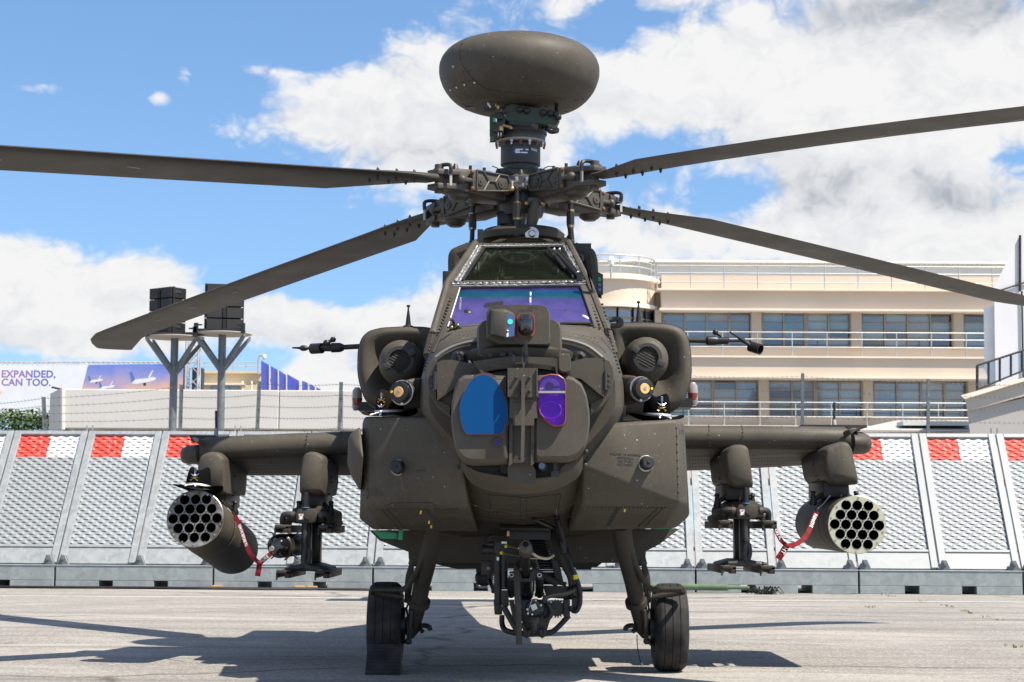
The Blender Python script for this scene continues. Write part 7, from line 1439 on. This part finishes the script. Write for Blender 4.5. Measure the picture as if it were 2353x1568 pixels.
# ================================================================== missile racks
def rack(O, lab):
    th = thing('missile_rack', lab, 'missile rack', O, 'four rail missile racks'); MW = Matrix.Translation(O)
    def pt(name, m, mat='olive_dark', bev=.0, sm=35): return link(name, mesh_of(name, m, M[mat], sm, bev, 2), th, MW)
    m = MB(); m.hull([(x, y, z) for y, sc_ in ((-.02, .9), (.06, 1.0)) for x, z in ((-.055 * sc_, .05 * sc_), (.075 * sc_, .05 * sc_), (.10 * sc_, .01), (.09 * sc_, -.05), (.05, -.065 * sc_), (-.05, -.065 * sc_), (-.075 * sc_, -.05), (-.08 * sc_, .01))]); body = pt('rack_head', m, 'olive_dark', .008)
    m = MB(); m.hull([(-.10, .05, .045), (.12, .05, .045), (-.13, .05, -.05), (.14, .05, -.05), (-.17, .75, .03), (.2, .75, .03), (-.06, .3, .085), (.08, .3, .085), (-.06, .6, .085), (.08, .6, .085), (-.17, .75, -.06), (.2, .75, -.06)]); pt('rack_body', m, 'olive_dark', .012)
    for s in (-1, 1):
        m = MB(); m.tube(spl([(s * .085 + .01, -.0, .0), (s * .135, .0, .005), (s * .165, .02, -.01), (s * .172, .05, -.06)], 5), .023, 10); pt('cable_elbow', m, 'dgrey'); m = MB(); m.lathe((s * .09 + .01, 0, 0), (s, 0, 0), [(0, .029), (.025, .029)], 14); pt('elbow_nut', m, 'hub')
        m = MB(); m.hull([(s * .12, .1, -.02), (s * .205, .12, -.04), (s * .22, .6, -.04), (s * .10, .6, .02), (s * .12, .1, -.075), (s * .205, .12, -.075), (s * .22, .6, -.075)]); pt('rail_hanger', m, 'olive_dark', .008)
    for zz, xs in ((-.10, .158), (-.425, .14)):
        for s in (-1, 1):
            x0 = s * xs; m = MB(); m.box((x0, .38, zz + .012), (.105, .98, .028)); m.box((x0 - .045, .38, zz - .014), (.014, .98, .03)); m.box((x0 + .045, .38, zz - .014), (.014, .98, .03)); m.box((x0 + .03, -.06, zz - .005), (.045, .1, .05)); rl_ = pt('launch_rail', m, 'olive_dark', .004)
            m = MB(); m.hull([(x0 - .05, -.13, zz + .024), (x0 + .02, -.13, zz + .024), (x0 - .05, -.13, zz + .006), (x0 + .02, -.13, zz + .006), (x0 - .055, -.06, zz + .03), (x0 + .05, -.06, zz + .03), (x0 - .055, -.06, zz - .0), (x0 + .05, -.06, zz)]); m.box((x0 - .05, -.1, zz - .02), (.008, .05, .05)); pt('rail_hook', m, 'olive_dark', .003)
            m = MB(); m.box((x0 - .015, -.11, zz + .029), (.03, .02, .003)); pt('rail_latch', m, 'greydecal')
    for y, x in ((.10, .0), (.62, .02)):
        m = MB(); m.hull([(x - .034, y - .06, -.05), (x + .034, y - .06, -.05), (x - .034, y + .06, -.05), (x + .034, y + .06, -.05), (x - .034, y - .06, -.37), (x + .034, y - .06, -.37), (x - .034, y + .06, -.37), (x + .034, y + .06, -.37)]); pt('upright', m, 'black', .012)
    m = MB(); m.hull([(x, y, z) for x, y, z in ((-.16, .12, -.385), (.16, .12, -.385), (-.16, .75, -.385), (.16, .75, -.385), (-.06, .05, -.36), (.06, .05, -.36), (-.06, .7, -.355), (.06, .7, -.355), (-.16, .12, -.41), (.16, .12, -.41), (-.16, .75, -.41), (.16, .75, -.41))]); pt('lower_beam', m, 'olive_dark', .01)
    m = MB(); m.tube(spl([(.0, .02, -.06), (-.005, .02, -.15), (.0, .02, -.24), (-.012, .02, -.32), (.005, .01, -.365), (.05, .0, -.385), (.11, .0, -.39), (.15, .02, -.40)], 6), .022, 10); pt('cable_conduit', m, 'dgrey'); m = MB(); m.tube(spl([(.02, .03, -.24), (.03, .03, -.3), (.01, .02, -.36), (-.05, .02, -.38), (-.13, .02, -.385)], 6), .019, 10); pt('cable_conduit', m, 'dgrey'); m = MB(); m.lathe((.0, .02, -.22), (0, 0, 1), [(-.008, .029), (.008, .029)], 12); pt('conduit_clamp', m, 'black')
    m = MB(); m.lathe((.0, .0, .05), (0, 0, 1), [(0, .027), (.03, .027), (.03, .023), (.09, .023), (.12, .018)], 16); cn = pt('top_connector', m, 'black'); m = MB(); m.lathe((0, 0, .055), (0, 0, 1), [(-.003, .0285), (.003, .0285)], 16); pt('connector_band', m, 'blued')
    m = MB(); m.box((-.03, -.021, -.012), (.034, .004, .04)); pl2 = pt('arming_placard', m, 'white'); m = MB(); m.box((.008, -.035, -.022), (.05, .03, .016), Matrix.Rotation(.6, 3, 'Y')); pt('arming_switch', m, 'black', .003)
    text('lettering', 'SAFE', .010, V(O) + V((-.028, -.0245, .001)), (1, 0, .1), (0, 0, 1), M['red'], th); text('lettering', 'ARM', .010, V(O) + V((-.042, -.0245, -.014)), (0, 0, 1), (-1, 0, 0), M['red'], th)
    for x, y, z in ((.05, .3, .06), (-.05, .3, .06)): m = MB(); m.lathe((x, y, z), (0, 0, 1), [(0, .025), (.08, .02), (.12, .018)], 10); pt('rack_lug', m, 'black')
    return th
OL = P(702, 1184, 13.2); OR = P(1714, 1174, 13.2)
rack(OL, 'missile rack under the left wing with one missile loaded'); rack(OR, 'empty missile rack under the right wing')
# ================================================================== missile
c = Z('R', 205, 1095, 13.10); th = thing('guided_missile', 'black missile with glossy dome nose hanging on the left rack', 'missile', c); ax = V((0.0, 1, 0.0)); rm = .087
m = MB(); m.lathe(c, ax, [(.055, rm * .93), (.06, rm), (.10, rm), (.102, rm * .985), (.112, rm * .985), (.114, rm), (.30, rm), (.302, rm * .985), (.31, rm * .985), (.312, rm), (1.5, rm), (1.52, rm * .8)], 40); build('missile_body', m, M['black'], th, 35)
m = MB(); m.lathe(c, ax, [(-.035, .003), (-.032, rm * .3), (-.02, rm * .55), (.0, rm * .74), (.03, rm * .88), (.056, rm * .93)], 40); build('seeker_dome', m, M['glossyblack'], th, 60)
q = c + V((-.042, -.018, -.018)); m = MB(); m.lathe(q + V((0, -.008, 0)), (-.35, -1, -.2), [(-.006, .019), (.003, .018)], 20); build('round_sticker', m, M['podface'], th)
for an in (45, 135, 225, 315):
    d = V((math.cos(R(an)), 0, math.sin(R(an)))); t = d.cross(V((0, 1, 0)))
    for y0, y1, l in ((.30, .42, .055), (1.2, 1.5, .09)): m = MB(); m.hull([c + d * rm * .95 + V((0, y0, 0)) + t * k for k in (-.004, .004)] + [c + d * rm * .95 + V((0, y1, 0)) + t * k for k in (-.004, .004)] + [c + d * (rm + l) + V((0, y1 - .02, 0)) + t * k for k in (-.002, .002)] + [c + d * (rm + l) + V((0, (y0 + y1) / 2, 0)) + t * k for k in (-.002, .002)]); build('missile_fin', m, M['black'], th)
for y in (.107, .306): m = MB(); q = circ(c + V((0, y, 0)), rm * 1.0, 40, (0, 1, 0)); m.tube(q + q[:1], .0022, 4); build('body_band', m, M['bronze'], th)
m = MB(); m.box(c + V((rm * .93, .2, .03)), (.004, .05, .008)); build('body_marking', m, M['greydecal'], th)
# ================================================================== remove-before-flight ribbons
def ribbon_part(th, name, pts, width, txt=None, tw0=0., tw1=0., toff=0.0, mat='ribbon'):
    path = spl(pts, 8); n_ = len(path); L_ = [0]
    for a, b in zip(path[:-1], path[1:]): L_.append(L_[-1] + (b - a).length)
    def fr(i):
        t = (path[min(i + 1, n_ - 1)] - path[max(i - 1, 0)]).normalized(); sd = t.cross(V((0, 1, 0))).normalized(); f = i / (n_ - 1); tw = tw0 + (tw1 - tw0) * f; return t, sd * math.cos(tw) + V((0, -1, 0)) * math.sin(tw)
    rows = []
    for i in range(n_):
        t, sd = fr(i); rows.append([path[i] - sd * width / 2, path[i] + V((0, .003 * math.sin(i * .9), 0)), path[i] + sd * width / 2])
    m = MB(); m.loft([[q[0], q[1], q[2], q[2] + V((0, .002, 0)), q[1] + V((0, .002, 0)), q[0] + V((0, .002, 0))] for q in rows]); o = build(name, m, M[mat], th, 60)
    if txt:
        me = text_mesh(txt, width * .92, .0006, .0003, 'LEFT', 1.02); me.materials.clear(); me.materials.append(M['white']); tot = L_[-1]
        for v in me.vertices:
            s_ = min(max(v.co.x + toff, 0), tot - 1e-4); i = max(k for k in range(n_) if L_[k] <= s_); i = min(i, n_ - 2); f = (s_ - L_[i]) / (L_[i + 1] - L_[i]); p_ = path[i].lerp(path[i + 1], f); t, sd = fr(i); v.co = p_ + sd * (-v.co.y) * -1 + V((0, -.004 - .002 * (v.co.z > 0), 0))
        me.update(); link('lettering', me, o)
    return o
th = thing('warning_ribbon', 'red remove-before-flight ribbon tied between sooty pod and missile', 'ribbon', Z('H', 980, 1355, 13.1), 'red warning ribbons')
ribbon_part(th, 'long_end', [Z('H', x, y, Y) for x, y, Y in ((762, 925, 13.58), (790, 985, 13.52), (825, 1080, 13.4), (855, 1170, 13.3), (905, 1275, 13.18), (975, 1350, 13.1))], .034, 'REMOVE BEFORE FLI', .1, .35, .12)
ribbon_part(th, 'short_end', [Z('H', x, y, Y) for x, y, Y in ((985, 1352, 13.1), (1035, 1305, 13.08), (1090, 1262, 13.08))], .034, 'FORE', .2, .1, .01); ribbon_part(th, 'tail', [Z('H', x, y, 13.09) for x, y in ((982, 1350), (975, 1400), (963, 1468))], .040, None, .1, .1)
m = MB(); m.ball(Z('H', 982, 1352, 13.09), .022, 6, (1, .7, .8)); build('knot', m, M['ribbon'], th); m = MB(); m.tube([Z('H', x, y, Y) for x, y, Y in ((650, 790, 13.4), (705, 855, 13.5), (762, 925, 13.58))], .004, 5); build('steel_lanyard', m, M['bronze'], th)
th = thing('warning_ribbon', 'red remove-before-flight ribbon tied between clean pod and empty rack', 'ribbon', Z('I', 1005, 1195, 13.1), 'red warning ribbons')
ribbon_part(th, 'long_end', [Z('I', x, y, Y) for x, y, Y in ((1272, 890, 13.28), (1240, 960, 13.25), (1210, 1040, 13.2), (1165, 1120, 13.16), (1085, 1180, 13.12), (1010, 1196, 13.1))], .036, 'REMOVE', .1, .25, .02); ribbon_part(th, 'short_end', [Z('I', x, y, Y) for x, y, Y in ((880, 985, 13.2), (905, 1060, 13.14), (950, 1145, 13.11), (1000, 1193, 13.1))], .030, 'BEFORE FL', .1, .3, .03); ribbon_part(th, 'tail', [Z('I', x, y, 13.09) for x, y in ((1000, 1195), (970, 1245), (925, 1315))], .046, 'HT', .1, .1, .01)
m = MB(); m.ball(Z('I', 1003, 1196, 13.09), .022, 6, (1, .7, .8)); build('knot', m, M['ribbon'], th); m = MB(); m.tube(spl([Z('I', x, y, Y) for x, y, Y in ((1390, 745, 13.35), (1330, 820, 13.3), (1285, 860, 13.27), (1272, 890, 13.28))], 4), .004, 5); build('steel_lanyard', m, M['steel'], th)
# ================================================================== cavalry hats
def hat(pos, rot, sc_, mat, lab, badge=('bar', 'wings', 'sabres')):
    th = thing('cavalry_hat', lab, 'hat', pos, 'cavalry hats laid on the helicopter'); MW = Matrix.Translation(pos) @ rot.to_4x4() @ Matrix.Scale(sc_, 4)
    def pt(name, m, mt, bev=0, sm=60, par=None):
        for i, p in enumerate(m.v): m.v[i] = MW @ p
        return build(name, m, M[mt], par or th, sm, bev)
    n_ = 40; rings = []
    for k, (rx, ry, z) in enumerate(((.090, .108, .005), (.089, .107, .04), (.086, .103, .08), (.081, .096, .115), (.074, .086, .142), (.062, .070, .155), (.045, .052, .150), (.025, .032, .134), (.005, .008, .126))):
        rings.append([V((rx * math.cos(a) * (1 - .16 * (z > .1) * max(0, -math.sin(a)) ** 2), ry * math.sin(a), z + (.012 * math.cos(2 * a) * (1 if z > .12 else 0)) - (.02 * max(0, -math.sin(a)) if z > .12 else 0))) for a in [2 * math.pi * i / n_ for i in range(n_)]])
    m = MB(); m.loft(rings, False, True); pt('crown', m, mat)
    rings = []
    for f in (0, .2, .4, .6, .8, 1.0):
        rings.append([V(((.088 + .095 * f) * math.cos(a), (.106 + .085 * f) * math.sin(a), .006 + .022 * f * f * math.cos(a) ** 2 - .016 * f * f * math.sin(a) ** 2 + .004 * math.sin(3 * a + 1) * f)) for a in [2 * math.pi * i / n_ for i in range(n_)]])
    lowr = [[p - V((0, 0, .004)) for p in r] for r in reversed(rings)]; m = MB(); m.loft(rings + lowr, False, False); pt('brim', m, mat)
    m = MB(); q = [V((.092 * math.cos(a), .110 * math.sin(a), .016)) for a in [2 * math.pi * i / 36 for i in range(37)]]; m.tube(q, .0042, 6); q = [p + V((0, 0, .008)) for p in q]; m.tube(q, .0038, 6); cd = pt('hat_cord', m, 'silvercord')
    m = MB(); m.ball(V((0, -.114, .018)), .009, 6); pt('cord_knot', m, 'silvercord', par=cd)
    for s in (-1, 1):
        m = MB(); m.tube(spl([V((s * .004, -.116, .014)), V((s * .02, -.135, .009)), V((s * .03, -.16, .002))], 4), .004, 6); m.lathe((s * .03, -.158, .003), V((s * .3, -1, -.35)), [(0, .005), (.008, .008), (.026, .007), (.032, .003)], 10); pt('cord_tassel', m, 'silvercord', par=cd)
    fy = lambda z: -.1085 - .0 + .12 * max(0, z - .03)
    def front(x, z, e=.0): return V((x, fy(z) - .002 - e + (x * x) * 4, z))
    zz = {'bar': .100, 'wings': .074, 'sabres': .048}; order = badge; zs_ = (.122, .090, .058)
    for nm, z in zip(order, zs_):
        if nm == 'bar':
            m = MB(); m.prism([front(-.006, z + .018), front(.006, z + .018), front(.006, z - .016), front(-.006, z - .016)], (0, .003, 0)); b_ = pt('rank_bar', m, 'silver', 0, 30)
            for k in range(4): m = MB(); c_ = z + .012 - k * .008; m.prism([front(-.004, c_ + .0028, .001), front(.004, c_ + .0028, .001), front(.004, c_ - .0028, .001), front(-.004, c_ - .0028, .001)], (0, .002, 0)); pt('enamel_square', m, 'hatblack', par=b_)
        if nm == 'wings':
            m = MB()
            for s in (-1, 1):
                for k in range(4): m.tube([front(s * .004, z - .004 - k * .002, .001), front(s * (.018 - k * .002), z + .000 - k * .003, .001), front(s * (.031 - k * .005), z + .008 - k * .005, .001)], [.003, .0028, .001], 5)
            m.ball(front(0, z - .003, .001), .007, 6, (.8, .5, 1)); m.ball(front(0, z + .008, .001), .004, 5); pt('wings_badge', m, 'silver')
        if nm == 'sabres':
            m = MB()
            for s in (-1, 1):
                q = [front(s * (-.028 + .056 * k / 8), z - .010 + .022 * k / 8 + .004 * math.sin(math.pi * k / 8), .002) for k in range(9)]; m.tube(q, [.0024] * 7 + [.0016, .0008], 5); m.tube([front(s * -.031, z - .006, .002), front(s * -.024, z - .014, .002), front(s * -.016, z - .012, .002)], .0018, 5)
            m.ball(front(0, z + .013, .002), .004, 5); pt('crossed_sabres', m, 'gold')
    return th
rz = lambda a, b=0, c=0: Matrix.Rotation(R(a), 3, 'Z') @ Matrix.Rotation(R(b), 3, 'Y') @ Matrix.Rotation(R(c), 3, 'X')
zt = (PL[0] + PL[1] * .08).z + .207
hat(V((Z('H', 428, 700, 13.22).x, 13.22, zt + .020)), rz(-8, 2, -8), 1.0, 'hatblack', 'black cavalry hat with silver cord on the sooty rocket pod')
zl = Z('D', 250, 783, 11.9).z
hat(V((Z('Q', 500, 1270, 11.86).x, 11.86, zl + .012)), rz(-28, 0, 4), 1.0, 'hatbrown', 'faded brownish cavalry hat on the left sponson beside the sensor', ('bar', 'sabres', 'wings'))
zr = Z('D', 2050, 812, 11.9).z
hat(V((Z('D', 2060, 790, 11.82).x, 11.82, zr + .012)), rz(14, 2, 2), 1.0, 'hatblack', 'black cavalry hat with gold badges on the right sponson', ('bar', 'wings', 'sabres'))
# ================================================================== wheel chock
th = thing('wheel_chock', 'ribbed black rubber wheel chock in front of the left main wheel', 'wheel chock', (Z('S', 255, 1490, 12.42).x, 12.42, 0))
Yc = 12.42; g0 = lambda x, Y: V((Z('S', x, 1490, Yc).x, Y, .001)); zt_ = P(880, 1480, Yc).z
xl, xr, xl2, xr2 = Z('S', 75, 1490, Yc).x, Z('S', 434, 1490, Yc).x, Z('S', 102, 1258, Yc + .12).x, Z('S', 434, 1258, Yc + .12).x; zt_ = Z('S', 260, 1258, Yc + .12).z
m = MB(); m.hull([V((xl, Yc, .001)), V((xr, Yc, .001)), V((xl2, Yc + .13, zt_)), V((xr2, Yc + .13, zt_)), V((xl, Yc + .27, .001)), V((xr, Yc + .27, .001)), V((xl2, Yc + .16, zt_)), V((xr2, Yc + .16, zt_))]); build('chock_block', m, M['rubber'], th, 30, .006)
for k in range(8):
    f = (k + .7) / 8.6; xa = xl + (xl2 - xl) * f; xb = xr + (xr2 - xr) * f; m = MB(); m.box(((xa + xb) / 2, Yc + .13 * f - .002, zt_ * f), (xb - xa - .004, .010, .012)); build('tread_rib', m, M['rubber'], th, 30, .002)
